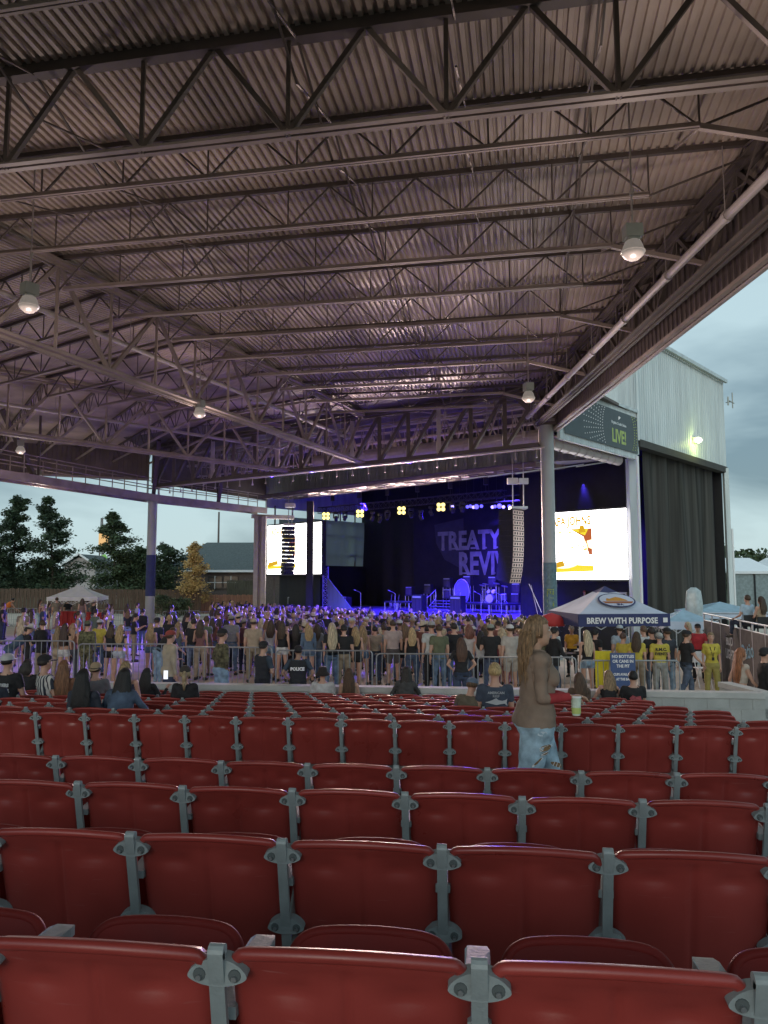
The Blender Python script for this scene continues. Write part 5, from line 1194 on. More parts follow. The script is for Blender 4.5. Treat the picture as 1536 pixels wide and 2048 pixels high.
# ------------------------------------------------------------------ seated people
def seated(px, hy, ri, pose='sit', turn=0, label='', **kw):
    d = rows[ri]; k = (px - 768) / F / 1.0
    # plan point on the row line (a little in front of the backrest)
    Y = (d + .17) / (ay.y + k * ay.x); X = k * Y * (cp + .12 * sp); Y = (d + .17 - X * ay.x) / ay.y
    z = at(px, hy, Y).z; g = tierz(d); s = (z - g) / (1.36 if kw.get('hat') is None else 1.40)
    s = min(max(s, .84), 1.12); return person('person', Vector((X, Y, g)), -ROWA * .4 + turn, 1.75 * s, pose, label=label, group=None, **kw)
p_ = seated
p_(8, 1338, 7, fem=False, top=('jacket', (.02, .025, .04)), hair=('short', (.35, .30, .24)), label='seated person in a dark navy jacket cut by the left edge of the view')
h36 = p_(36, 1300, 8, top=('tee', BLK), hair=('buzz', BK), hat=('cap', (.42, .42, .42)), label='seated man in a pale mesh back cap and black tee with white letters', turn=-.15)
p_(74, 1316, 10, 'sit', fem=True, top=('tee', BLK), hair=('bob', DB), label='small dark haired person seated behind the man in the striped shirt')
p_(112, 1302, 8, top=('tee', WHT), topm='striped', hair=('short', DB), hat=('cap', BLK), turn=-.75, label='seated man in a black cap and vertically striped white and navy shirt')
p_(146, 1318, 8, fem=True, top=('tee', (.20, .10, .06)), hair=('verylong', (.16, .07, .03)), label='seated woman with long red brown hair right of the striped shirt')
p_(185, 1335, 5, fem=True, top=('long', (.03, .035, .05)), hair=('verylong', BK), label='seated woman with very long black wavy hair, left of the pair')
p_(247, 1335, 5, 'sitlean', fem=True, top=('jacket', (.06, .09, .14)), topm='denim', hair=('verylong', BK), label='seated woman with black curly hair in a blue denim jacket')
p_(207, 1318, 9, fem=False, top=('tee', GRY), hair=('short', DB), hat=('backcap', (.35, .26, .16)), label='seated person in a tan backwards cap behind the two black haired women')
p_(266, 1320, 8, fem=True, top=('tank', (.05, .06, .10)), hair=('long', (.26, .18, .09)), label='seated blonde woman with bare shoulders behind the denim jacket')
sp305 = p_(305, 1335, 9, 'sitphone', fem=True, top=('long', BLK), hair=('long', BK), label='seated black haired woman in black holding up a white phone', turn=-.2)
p_(380, 1325, 8, fem=True, top=('long', BLK), hair=('ponytail', (.34, .26, .15)), hat=('cap', (.04, .035, .03)), turn=.2, label='seated blonde woman with a ponytail through a dark cap, right of the phone')
p_(649, 1330, 11, top=('tee', (.50, .50, .50)), hair=('short', BK), hat=('bucket', (.02, .015, .015)), label='person in a black bucket hat and white tee on the front row')
p_(700, 1335, 11, fem=True, top=('tank', (.35, .25, .17)), hair=('verylong', (.07, .035, .015)), label='woman with long brown hair and bare arms beside the bucket hat')
p_(808, 1332, 11, 'sitlean', fem=True, top=('jacket', (.05, .05, .05)), hair=('verylong', DB), label='woman with long dark hair in a black and white shirt, alone on the front row')
p_(928, 1349, 7, 'sitlean', top=('tee', (.12, .10, .07)), hair=('short', (.10, .06, .03)), hat=('cap', (.10, .14, .20)), turn=-.5, label='seated man in a blue cap and olive tee with a pale print')
fish = p_(984, 1323, 7, top=('tee', (.045, .06, .09)), hair=('short', (.36, .26, .12)), label='seated blond man in a navy tee with a pale fish drawing')
p_(1148, 1343, 10, fem=True, top=('tee', (.10, .07, .05)), hair=('long', (.08, .045, .025)), label='brown haired child seated just right of the walking woman')
p_(1207, 1340, 11, 'sitlean', fem=True, top=('tank', BLK), hair=('long', (.22, .15, .08)), label='long haired blonde person in a black top with arms spread on the front row')
jt = p_(1253, 1340, 11, top=('tee', BLK), hair=('short', BK), label='black haired person in a black tee with a red print on the front row')
def onback(o, name, fn, m, y=-.13, z=1.24, sc=1.0):
    """flat print following the back of a shirt; o is the person"""
    b = MB(); fn(b, Vector((0, y, z))); me = b.build(name, m, None); me.parent = o; return me
def txt(b, s, size, c, bold=.0, sx=1): vs, fs = text_geo(s, size, frame(c, (1, 0, 0)), ext=.003, bold=bold, sx=sx); b.add(vs, fs)
M_['print'] = mat('shirt_print', (.40, .42, .44), .8)
sz_ = .84
onback(h36, 'print', lambda b, c: (txt(b, 'LEADERS', .065, c + Vector((0, 0, .03)), .004), txt(b, 'LIKE YOU.', .065, c + Vector((0, 0, -.05)), .004)), M_['print'], -.19, sz_, 1)
def fishp(b, c):
    pts = [(-.15, 0), (-.10, .012), (-.05, .03), (.0, .055), (.03, .03), (.08, .02), (.12, .03), (.15, .05), (.135, .0), (.15, -.045), (.11, -.015), (.05, -.025), (.0, -.035), (-.06, -.02)]
    b.poly([c + Vector((x, 0, z)) for x, z in pts], .004, d=(0, -1, 0)); txt(b, 'AMERICAN', .045, c + Vector((0, 0, .11)), .001); txt(b, 'REEF', .045, c + Vector((0, 0, .065))); txt(b, 'MARLIN', .03, c + Vector((0, 0, -.09)))
onback(fish, 'print', fishp, M_['print'], -.185, sz_ - .0)
def redp(b, c): b.poly([c + Vector((x, 0, z)) for x, z in [(-.12, .0), (-.05, .06), (.02, .03), (.1, .05), (.12, -.04), (.03, -.02), (-.06, -.07)]], .004, d=(0, -1, 0))
onback(jt, 'print', redp, mat('red_print', (.30, .06, .07), .8, var=.5, scale=20), -.185, sz_)
# white phone held by the seated woman
q = sp305.location + Vector((.17, .50, 1.02)); ph = tag(empty('phone', q), 'white lit phone held up by the seated black haired woman', 'phone')
b = MB(); b.box(q, (.078, .012, .155)); b.build('case', M_['white'], ph); b = MB(); b.box(q + Vector((0, -.008, 0)), (.070, .004, .145)); b.build('display', emis('phone_display', (.9, .95, 1), 1.3), ph)

# ------------------------------------------------------------------ the walking woman in the cross aisle
wf, wh = pl(1068, 1228, 5.95, sit=tierz(6.0)); print('walker', wh)
def walker():
    POSES['heroine'] = dict(la=((-.10, .08, -1), (.30, 1, -.12)), ra=((.10, .0, -1), (-.22, 1, .03)), ll=((-.02, .32, -1), (-.01, .02, -1)), rl=((.05, -.22, -1), (.02, -.34, -1)), head=.03, lean=-.03)
    global OUT
    OUT['sweater'] = ('sweater', 1.25, .90, 1.47, .034); OUT['undersleeve'] = ('undersleeve', 1.93, 1.3, 1.2, .011)
    o = person('person', wf, R(-92), min(wh, 1.80), 'heroine', True, ('sweater', (.22, .155, .115)), ('wide', (.32, .44, .52)), ('long', (.19, .115, .06)), skin=(.42, .25, .17), res=.010, fat=.16, label='woman walking along the aisle in a brown sweater and ripped light blue jeans', shoes=(.3, .3, .3))
    B = BC[('heroine', True, .010, .16)][0]; reg_, t, z = B['reg'], B['t'], B['z']
    m = shell(B, (reg_ == 'farm') & (t < .95), .012, M_['cloth'], 'undersleeve'); ch = bpy.data.objects.new('undersleeve', m); link(ch, o); ch.color = (.30, .025, .03, 1)
    J = B['J']
    # rips on the jeans: skin coloured gaps with white threads, on the side facing the camera (local +x faces camera after turning right)
    def patch(pts, off): 
        b = MB(); 
        for x in pts: b.f
    return o, J, B
wk, WJ, WB = walker()
sW = wk.scale[0]
def toW(p): return wk.matrix_basis @ Vector(p)
# frayed tears: thin patches hugging the trouser leg that faces the seats
rp = MB(); th = MB(); sk = MB()
def surf(y, z):   # outermost point of the near (local +x) trouser side at y,z
    v = WB['v']; d2 = (v[:, 1] - y) ** 2 + (v[:, 2] - z) ** 2 - .02 * v[:, 0]; i = np.argmin(np.where(v[:, 0] > 0, d2, 9)); return v[i, 0] + .034
rw = random.Random(2)
def tear(y, z, w, h, n, b1, ang=0):
    ca, sa = math.cos(ang), math.sin(ang); pts = []
    for i in range(14):
        a = 2 * math.pi * i / 14; yy = w * math.cos(a) * (1 + rw.uniform(-.15, .15)); zz = h * math.sin(a) * (1 + rw.uniform(-.2, .2)); Yq = y + yy * ca - zz * sa; Zq = z + yy * sa + zz * ca; pts.append((surf(Yq, Zq) + .002, Yq, Zq))
    b1.add(pts, [tuple(range(14))])
    for k in range(n):
        zz = h * (-.8 + 1.6 * (k + .5) / max(n, 1)); a0 = (y - w * 1.05 * ca - zz * sa, z - w * 1.05 * sa + zz * ca); a1 = (y + w * 1.15 * ca - zz * sa, z + w * 1.15 * sa + zz * ca + rw.uniform(-.01, .01)); th.tube((surf(*a0) + .004, *a0), (surf(*a1) + .004, *a1), .0028, .0018, n=5)
tear(.015, .845, .040, .020, 0, rp, .0)
tear(.04, .735, .050, .022, 3, sk, .2); tear(.03, .69, .028, .010, 2, sk, .3); tear(-.03, .63, .05, .008, 3, sk, .7); tear(.13, .60, .018, .045, 3, sk, 1.2); tear(-.06, .40, .06, .05, 4, sk, 1.0); tear(-.05, .52, .03, .008, 2, rp, .1)
for b_, nm, m in ((rp, 'patch', mat('pale_denim', (.45, .52, .56), .9)), (th, 'thread', M_['white']), (sk, 'tear', mat('torn_skin', (.22, .13, .06), .7))):
    oo = b_.build(nm, m, None); oo.parent = wk
# loose wavy strands over the moulded hair
hs_ = MB(); hcW, RhW, RtW = WB['hc'], WB['Rh'], WB['Rt']; rs = random.Random(21)
for k in range(230):
    a = rs.uniform(-.25, math.pi + .25) + math.pi; ph = rs.uniform(0, 6); L_ = rs.uniform(.26, .46); pts_h = []
    for j in range(11):
        t = j / 10; top_ = min(1, t * 4); w = (.090 + .040 * math.sin(min(1, t * 1.5) * 1.7) - .03 * max(0, t - .6)) * (.35 + .65 * top_) * 1.04; th_ = (.085 - .035 * t) * (.35 + .65 * top_)
        c = hcW + RhW @ np.array([0, -.02, .10 if t < .1 else .075]) + np.array([0, 0, -1.]) * t * (L_ + .06) * 1.0 + np.array([0, -1., 0]) * (.02 + .055 * math.sin(min(1, t * 1.2) * 1.6)); wv = .007 * math.sin(9 * t + ph) * (.3 + t)
        pts_h.append(c + np.array([1., 0, 0]) * (w * math.cos(a) + wv) + np.array([0, -1., 0]) * (-math.sin(a) * th_ + wv * .8 + .012 * t))
    for j in range(10): hs_.tube(pts_h[j], pts_h[j + 1], .0042 * (1.1 - j / 11), .0042 * (1.1 - (j + 1) / 11), n=4, caps=False)
oo = hs_.build('hair', M_['hair'], None, smooth=True); oo.parent = wk; oo.color = (.25, .155, .08, 1)
# paper cup and dark rounded item in her hands
hd = (WJ['rwr'] + WJ['rfd'] * .07); q = toW(hd) + Vector((-.03, -.01, -.065)); cpb = tag(empty('paper_cup', q), 'pale green and white drink cup held by the walking woman', 'cup')
b = MB(); b.lathe([(.030, -.075), (.040, .06)], q, 18); b.build('cup_body', mat('cup_paper', (.52, .60, .50), .5, var=.2, scale=20), cpb); b = MB(); b.lathe([(.042, .060), (.042, .068), (.036, .072)], q, 18); b.build('lid', M_['white'], cpb); b = MB(); b.lathe([(.0335, -.06), (.0362, -.015)], q, 18, cap=False); b.build('label_band', M_['lime'], cpb)
# ------------------------------------------------------------------ standing people near the barrier
def st(px, hy, Y, pose='stand', fem=False, yaw=None, label='', **kw):
    Y = 20.1 + (Y - 18.5) * .25 if 18.5 < Y < 20.1 else Y
    loc, h = pl(px, hy, Y); hh = h - (.05 if kw.get('hat') else 0); hh = min(max(hh, 1.5), 1.95)
    return person('person', loc, face(loc) if yaw is None else R(yaw), hh, pose, fem, label=label, **kw)
st(22, 1243, 20.5, 'bend', True, yaw=-70, top=('jacket', (.07, .11, .16)), topm='denim', bot=('jeans', (.03, .05, .09)), hair=('short', DB), label='person in a blue denim jacket leaning on the barrier at the far left')
st(58, 1246, 20, 'phone', top=('tee', BLK), bot=('pants', BLK), hair=('buzz', DB), hat=('cowboy', (.48, .46, .40)), yaw=-60, label='man in black wearing a white cowboy hat left of the long haired women')
st(86, 1240, 20.5, 'hold', top=('jacket', BLK), bot=('pants', KHA), hair=('short', BR), yaw=60, label='man in an open black jacket and khaki trousers beside the cowboy hat')
st(118, 1252, 20, fem=True, top=('long', TAN), bot=('pants', TAN), hair=('verylong', (.22, .15, .08)), label='woman with very long fair brown hair and tan clothes near the left barrier')
st(131, 1247, 20.4, fem=True, top=('crop', DB), bot=('minis', WHT), hair=('verylong', (.05, .025, .018)), label='woman with long dark brown hair and white shorts near the left barrier')
st(147, 1247, 20, fem=True, top=('tank', (.18, .07, .05)), bot=('pants', (.05, .05, .07)), hair=('long', (.34, .2, .12)), label='woman with blonde hair in a brown top holding a cup near the left barrier')
st(176, 1238, 20.4, 'stand', top=('long', (.10, .10, .05)), topm='camo', bot=('pants', (.12, .11, .06)), botm='camo', hair=('buzz', DB), hat=('cap', OLV), label='man in full olive camouflage with a cap near the left barrier')
st(200, 1236, 22.5, 'stand', top=('tee', YEL), bot=('jeans', JEAN), hair=('short', BR), hat=('cap', (.4, .4, .4)), label='man in a yellow shirt and pale cap behind the camouflage man')
st(222, 1250, 20, 'shift', True, top=('crop', BLK), bot=('minis', BLK), hair=('shoulder', BR), label='woman in a short black top with a bare midriff by the left barrier')
st(240, 1250, 19.8, 'shift', True, top=('crop', (.05, .05, .06)), bot=('minis', (.42, .45, .50)), hair=('long', BLO), label='blonde woman in light denim shorts leaning by the left barrier')
st(270, 1227, 27, 'phone', top=('tee', BLK), bot=('pants', KHA), hair=('short', DB), yaw=-70, label='tall man in a black tee and khaki trousers looking at a phone')
st(286, 1218, 32, 'stand', top=('jacket', BLK), bot=('jeans', JEAN), hair=('short', DB), label='person in a black jacket behind the man with the phone')
st(318, 1244, 20, 'bend', top=('tee', BLK), bot=('jeans', LJ), hair=('short', BR), yaw=-40, label='bending person in a black top and light jeans beside the beige jacket')
st(341, 1257, 16.6, 'hold', top=('jacket', (.36, .31, .22)), bot=('pants', NAV), hair=('short', BR), hat=('backcap', (.25, .05, .04)), yaw=-50, label='man in a beige western jacket and cap in front of the barrier')
st(303, 1247, 22.5, fem=True, top=('tank', (.3, .2, .12)), bot=('minis', JEAN), hair=('long', BLO), label='blonde woman seen behind the bending person')
st(388, 1237, 22.3, 'stand', top=('tee', BLK), bot=('jeans', (.15, .20, .30)), hair=('short', DB), fat=.15, label='heavy man in a black tee and blue jeans behind the barrier')
st(402, 1240, 22, 'hold', True, top=('tank', (.24, .11, .10)), bot=('pants', TAN), hair=('long', BR), label='woman in a dusky red top with a cup beside the heavy man')
st(445, 1252, 16.8, 'hips', top=('long', (.09, .085, .045)), topm='camo', bot=('wide', LJ), hair=('short', BR), hat=('cap', BLK), yaw=-55, label='man in a camouflage hoodie, black cap and light jeans at the barrier')
pc = []
pc.append(st(527, 1278, 15.9, 'crossed', top=('vest', (.018, .02, .025)), bot=('pants', (.01, .012, .02)), hair=('buzz', DB), hat=('cap', BLK), yaw=-40, label='police officer with folded arms turned towards the stage', skin=(.45, .28, .2)))
pc.append(st(597, 1287, 15.9, 'hips', top=('vest', (.018, .02, .025)), bot=('pants', (.01, .012, .02)), hair=('buzz', BK), hat=('backcap', BLK), yaw=0, label='police officer seen from behind with POLICE lettering on a black vest', skin=(.3, .18, .12)))
for o in pc:     # dark short sleeved uniform shirt under the vest, belt
    key = [k for k, v in BC.items() if v[1] == o.data][0]; B = BC[key][0]; reg_, t, z = B['reg'], B['t'], B['z']
    m = cached(key + ('ushirt',), lambda: shell(B, ((reg_ == 'torso') & (z > .95) & (z < 1.46)) | ((reg_ == 'uarm') & (t < .75)) | ((reg_ == 'head') & (z < 1.44)), .012, M_['cloth'], 'shirt')); ch = bpy.data.objects.new('shirt', m); link(ch, o); ch.color = (.035, .055, .08, 1)
    b = MB(); b.lathe([(.17, .95), (.175, .955), (.175, .995), (.17, 1.0)], n=20, M=Matrix.Diagonal(Vector((1, .74, 1)))); bb = b.build('belt', M_['black'], None); bb.parent = o
    b = MB(); b.box((.15, -.03, .93), (.05, .07, .14)); b.box((-.17, .0, .95), (.05, .06, .09)); b.box((.02, -.13, .97), (.08, .03, .06)); bb = b.build('pouch', M_['black'], None); bb.parent = o
b = MB(); txt(b, 'POLICE', .092, Vector((0, -.158, 1.24)), .005); bb = b.build('lettering', M_['white'], None); bb.parent = pc[1]
pz = [('stand', 507, 1234, 21.8, 0, ('tee', TAN), ('pants', KHA), ('short', BR), ('cap', TAN), 'man in tan shirt and cap with a cup above the first officer'),
 ('shift', 540, 1240, 22.5, 1, ('tank', WHT), ('minis', LJ), ('long', BR), None, 'woman in a white top and denim shorts left of the black handbag woman'),
 ('stand', 565, 1242, 22.2, 1, ('tank', BLK), ('minis', WHT), ('long', BR), None, 'woman in a black top and white shorts with a pale handbag'),
 ('stand', 592, 1248, 22.4, 1, ('long', BLK), ('skinny', BLK), ('long', DB), None, 'dark haired person all in black above the POLICE officer'),
 ('stand', 617, 1246, 22.0, 1, ('jacket', (.10, .15, .22)), ('minis', LJ), ('long', BLO), None, 'long haired blonde woman in a denim jacket and denim shorts'),
 ('shift', 633, 1247, 22.6, 1, ('tee', GRY), ('jeans', JEAN), ('long', BR), None, 'brown haired woman in a grey top right of the denim jacket'),
 ('stand', 664, 1246, 20.2, 1, ('tee', BLK), ('jeans', JEAN), ('verylong', PB), None, 'very pale blonde long haired person beside the black tee man'),
 ('stand', 688, 1246, 19.3, 0, ('tee', BLK), ('pants', KHA), ('short', DB), ('cap', BLK), 'man in a black tee with a small logo and cap before the barrier'),
 ('stand', 711, 1254, 20.6, 1, ('tank', BLK), ('minis', BLK), ('long', BLO), None, 'blonde woman in a black strap top just right of the black tee man'),
 ('hold', 725, 1251, 21.9, 1, ('tank', (.35, .25, .18)), ('minis', JEAN), ('long', (.30, .19, .09)), None, 'golden haired woman with bare shoulders holding a bag'),
 ('stand', 750, 1251, 22.2, 1, ('tee', (.34, .29, .22)), ('jeans', (.05, .07, .12)), ('bun', DB), None, 'person in a cream shirt with a tied bun and dark jeans'),
 ('stand', 768, 1250, 22.8, 0, ('tee', (.2, .26, .24)), ('shorts', GRY), ('short', BR), None, 'man in a pale teal shirt and grey shorts beside the cream shirt'),
 ('stand', 786, 1240, 21.8, 0, ('tee', (.38, .30, .28)), ('shorts', (.07, .06, .06)), ('short', BR), None, 'tall man in a pink beige shirt and dark shorts'),
 ('shift', 807, 1247, 22.0, 1, ('tank', BLK), ('minis', BLK), ('long', (.12, .07, .035)), None, 'woman in a short black dress with long brown hair'),
 ('stand', 824, 1256, 21.6, 1, ('tank', BLK), ('jeans', (.06, .09, .15)), ('long', (.42, .30, .15)), None, 'blonde woman in a black tank top and blue jeans mid crowd'),
 ('stand', 863, 1238, 19.9, 0, ('tee', (.42, .44, .43)), ('pants', BLK), ('short', BR), ('cap', (.3, .3, .3)), 'tall man in a white tee and pale cap above the barrier joint'),
 ('stand', 878, 1249, 19.3, 0, ('tee', (.11, .12, .07)), ('jeans', (.10, .15, .22)), ('short', BR), None, 'man in an olive green tee and blue jeans at the barrier'),
 ('stand', 908, 1246, 21.0, 0, ('tee', BLK), ('jeans', JEAN), ('short', DB), None, 'dark haired man in a black tee behind the leaning woman'),
 ('hips', 922, 1276, 17.6, 1, ('tee', BLK), ('jeans', (.05, .07, .12)), ('long', (.07, .03, .015)), None, 'brown haired woman in black leaning in front of the barrier'),
 ('stand', 938, 1249, 21.2, 1, ('tank', WHT), ('jeans', (.2, .22, .26)), ('shoulder', (.16, .06, .04)), None, 'red haired woman in a white top and grey jeans'),
 ('stand', 961, 1262, 21.0, 1, ('tank', WHT), ('skinny', BLK), ('long', BK), None, 'short woman with black hair, white tank top and black trousers'),
 ('hold', 981, 1245, 20.4, 0, ('tee', BLK), ('jeans', (.06, .08, .13)), ('short', DB), ('cap', (.22, .24, .20)), 'man in a black tee and grey green cap holding a cup'),
 ('stand', 1003, 1256, 21.0, 1, ('tank', (.30, .08, .10)), ('wide', (.28, .07, .09)), ('long', PB), None, 'pale blonde woman in a long dusky pink dress'),
 ('stand', 1020, 1246, 20.4, 0, ('tee', (.40, .36, .32)), ('shorts', (.36, .31, .26)), ('short', BR), ('cap', WHT), 'man in cream shirt, shorts and white cap left of the walking woman')]
for pose, px, hy, Y, fm, tp, bt_, hr, ht, lab in pz:
    st(px, hy, Y, pose, bool(fm), top=tp, bot=bt_, hair=hr, hat=ht, label=lab, yaw=math.degrees(face(pl(px, hy, Y)[0])) + rnd.uniform(-18, 18))
# right side: tent and staff
pr = [('walk', 1106, 1248, 18.6, 0, ('jacket', BLK), ('jeans', (.04, .06, .10)), ('short', DB), ('cap', BLK), -75, 'man in a black jacket and cap right behind the walking woman'),
 ('stand', 1090, 1266, 20.5, 0, ('long', (.10, .10, .06)), ('pants', (.10, .09, .06)), ('short', BLO), None, 60, 'person in camouflage partly hidden by the walking woman'),
 ('armup' if 0 else 'hold', 1143, 1250, 26, 0, ('polo', (.55, .30, .03)), ('pants', BLK), ('short', (.3, .2, .1)), ('cap', (.4, .3, .2)), 150, 'man in an orange yellow polo shirt behind the tent table'),
 ('stand', 1173, 1261, 20.4, 1, ('tank', BLK), ('minis', LJ), ('verylong', PB), None, 10, 'very long haired pale blonde woman in black under the tent'),
 ('hold', 1190, 1256, 22.5, 0, ('tee', BLK), ('pants', BLK), ('short', BK), ('cap', BLK), -60, 'dark dressed man in a black cap under the tent centre'),
 ('stand', 1239, 1247, 22.6, 0, ('tee', (.30, .36, .42)), ('jeans', JEAN), ('short', BR), ('cap', (.33, .38, .42)), 10, 'man in a pale blue shirt and cap under the tent'),
 ('hold', 1246, 1266, 20.8, 0, ('tee', YEL), ('pants', KHA), ('short', (.08, .04, .03)), None, -60, 'dark haired staff member in a yellow tee behind the blue sign'),
 ('stand', 1273, 1264, 19.9, 1, ('tee', YEL), ('pants', KHA), ('long', BR), None, -30, 'brown haired woman in a yellow tee and khaki trousers right of the sign'),
 ('stand', 1287, 1252, 22, 0, ('tee', WHT), ('jeans', JEAN), ('short', (.12, .07, .04)), None, 30, 'man in a white tee between the yellow shirts'),
 ('stand', 1303, 1254, 20.6, 0, ('tee', BLK), ('jeans', (.08, .11, .16)), ('short', DB), None, 20, 'man in a black tee and jeans left of the yellow lettered shirt'),
 ('stand', 1318, 1262, 19.6, 0, ('tee', YEL), ('pants', (.26, .26, .24)), ('short', GRY), ('backcap', (.3, .3, .28)), -5, 'staff man in a grey cap and yellow tee with black lettering on its back'),
 ('stand', 1334, 1252, 20.6, 0, ('tee', (.04, .045, .06)), ('jeans', LJ), ('short', BR), ('cap', BLK), 20, 'man in dark shirt, black cap and light jeans behind the staff man'),
 ('walk', 1370, 1254, 18.8, 0, ('tee', BLK), ('jeans', (.07, .09, .13)), ('short', BR), ('cap', BLK), -85, 'striding man in a black printed tee, cap and jeans'),
 ('hold', 1395, 1243, 25.5, 0, ('tee', (.40, .03, .04)), ('pants', BLK), ('short', BK), ('cap', BLK), 150, 'man in a bright red tee and black cap by the counter'),
 ('stand', 1375, 1236, 28, 1, ('tank', WHT), ('jeans', LJ), ('long', PB), None, 60, 'pale blonde person in white behind the red tee'),
 ('stand', 1421, 1265, 19.8, 1, ('polo', YEL), ('pants', (.30, .25, .07)), ('short', (.22, .15, .08)), None, 170, 'woman in a yellow shirt and khaki trousers with a dark lanyard'),
 ('walk', 1477, 1284, 15.9, 1, ('crop', (.42, .36, .30)), ('minis', (.04, .06, .12)), ('verylong', (.24, .09, .035)), None, -80, 'red haired woman in a cream top and navy shorts walking right'),
 ('stand', 1528, 1280, 15.6, 0, ('jacket', BLK), ('pants', BLK), ('short', BK), ('cap', BLK), -100, 'person in a black jacket and cap cut by the right edge'),]
PR = {}
for pose, px, hy, Y, fm, tp, bt_, hr, ht, yw, lab in pr:
    PR[px] = st(px, hy, Y, pose, bool(fm), top=tp, bot=bt_, hair=hr, hat=ht, label=lab, yaw=yw)
b = MB(); txt(b, 'R.M.C.', .105, Vector((0, -.142, 1.30)), .004); txt(b, 'EVENTS', .095, Vector((0, -.142, 1.19)), .003); bb = b.build('lettering', M_['black'], None); bb.parent = PR[1318]
b = MB(); b.poly([(-.07, .135, 1.40), (0, .155, 1.12), (.07, .135, 1.40), (.05, .14, 1.40), (0, .15, 1.16), (-.05, .14, 1.40)], .004, d=(0, 1, 0)); b.box((0, .16, 1.10), (.06, .006, .08)); bb = b.build('lanyard', M_['black'], None); bb.parent = PR[1421]
# people beyond, at the far left fence
fl = [('bend', 10, 1187, 48, 0, ('vest', (.60, .17, .03)), ('pants', BLK), ('short', BK), None, 'man in a bright orange vest bending at the far left fence'),
 ('hold', 80, 1199, 45, 1, ('tank', (.22, .12, .10)), ('jeans', LJ), ('long', BR), None, 'woman in a brown top and light jeans left of the white tent'),
 ('stand', 99, 1205, 44, 1, ('tee', (.12, .10, .14)), ('minis', BLK), ('long', BR), None, 'woman in dark clothes and shorts at the left end of the red counter'),
 ('stand', 114, 1193, 45, 0, ('tee', (.20, .18, .14)), ('jeans', JEAN), ('short', BR), None, 'man in an olive shirt at the left end of the red counter'),
 ('stand', 136, 1198, 48.5, 0, ('tee', BLK), ('jeans', JEAN), ('short', DB), None, 'person in black serving behind the red counter'),
 ('stand', 165, 1197, 44.5, 1, ('tank', (.20, .13, .12)), ('jeans', (.30, .36, .42)), ('shoulder', BR), None, 'woman in white trousers in front of the red counter'),
 ('stand', 176, 1199, 48, 0, ('tee', GRY), ('jeans', JEAN), ('short', DB), None, 'grey shirted man under the white tent'),
 ('hold', 188, 1200, 44.5, 0, ('tee', BLK), ('jeans', (.2, .26, .34)), ('short', DB), ('cowboy', (.45, .40, .34)), 'man in black with a pale cowboy hat at the right end of the red counter'),
 ('stand', 223, 1208, 44, 1, ('long', (.45, .36, .42)), ('jeans', JEAN), ('long', BR), None, 'woman in a pale pink shirt right of the white tent'),
 ('stand', 254, 1208, 43, 1, ('tank', (.3, .15, .2)), ('jeans', NAV), ('long', BR), None, 'woman in a pink top between the tent and the left column'),
 ('stand', 275, 1206, 43.5, 0, ('tee', (.42, .44, .5)), ('jeans', JEAN), ('short', BR), None, 'man in a pale tee just left of the left column')]
for pose, px, hy, Y, fm, tp, bt_, hr, ht, lab in fl: st(px, hy, Y, pose, bool(fm), top=tp, bot=bt_, hair=hr, hat=ht, label=lab, yaw=rnd.uniform(-80, 60), res=.03)
# ------------------------------------------------------------------ the crowd in the pit
tops = [(BLK, 'black'), (BLK, 'black'), (BLK, 'black'), ((.36, .35, .34), 'white'), ((.20, .155, .12), 'tan'), (GRY, 'grey'), (NAV, 'navy'), ((.20, .08, .06), 'rust'), ((.10, .13, .09), 'olive'), ((.14, .18, .22), 'pale blue'), ((.24, .15, .17), 'pink')]
hairs = [('long', BLO, 'long blonde hair'), ('long', BR, 'long brown hair'), ('long', DB, 'long dark hair'), ('shoulder', (.16, .09, .04), 'light brown hair'), ('ponytail', BR, 'a brown ponytail'), ('verylong', PB, 'very long pale hair')]
mh = [('short', BR, 'short brown hair'), ('short', DB, 'short dark hair'), ('short', BLO, 'short fair hair')]
hats = [None, None, None, ('cap', BLK, 'a black cap'), ('cap', (.4, .4, .4), 'a white cap'), ('backcap', (.25, .22, .18), 'backwards tan cap'), ('cowboy', (.40, .34, .26), 'a straw cowboy hat')]
bots = [('jeans', JEAN, 'jeans'), ('jeans', NAV, 'dark jeans'), ('shorts', KHA, 'khaki shorts'), ('minis', LJ, 'denim shorts'), ('pants', BLK, 'black trousers')]
used_lab = {}; pts_ = []
def zone(px): return 'far left of the pit' if px < 330 else 'left of the left screen' if px < 520 else 'below left screen' if px < 640 else 'below wing curtain' if px < 770 else 'below stage steps' if px < 900 else 'below drum kit' if px < 1030 else 'below line array'
rc = random.Random(11); cnt = 0; tries = 0; cand = []
while len(pts_) < 250 and tries < 20000:
    tries += 1; Y = 22.6 + 15.5 * rc.random() ** 1.1; px = (rc.uniform(330, 1085) if rc.random() < .94 else rc.uniform(5, 330))
    if px < 430 and rc.random() < .5: continue
    X = (px - 768) / F * Y; 
    if px < 470 and Y > 33 and rc.random() < .4: continue
    if Vector((X, Y, 0)).dot(U) > C0.dot(U) - 3.2: continue
    if any((X - a) ** 2 + (Y - b_) ** 2 < .30 for a, b_, _ in pts_): continue
    if (X - Rc.x) ** 2 + (Y - Rc.y) ** 2 < 1: continue
    pts_.append((X, Y, px))
pts_.sort(key=lambda p: p[1])
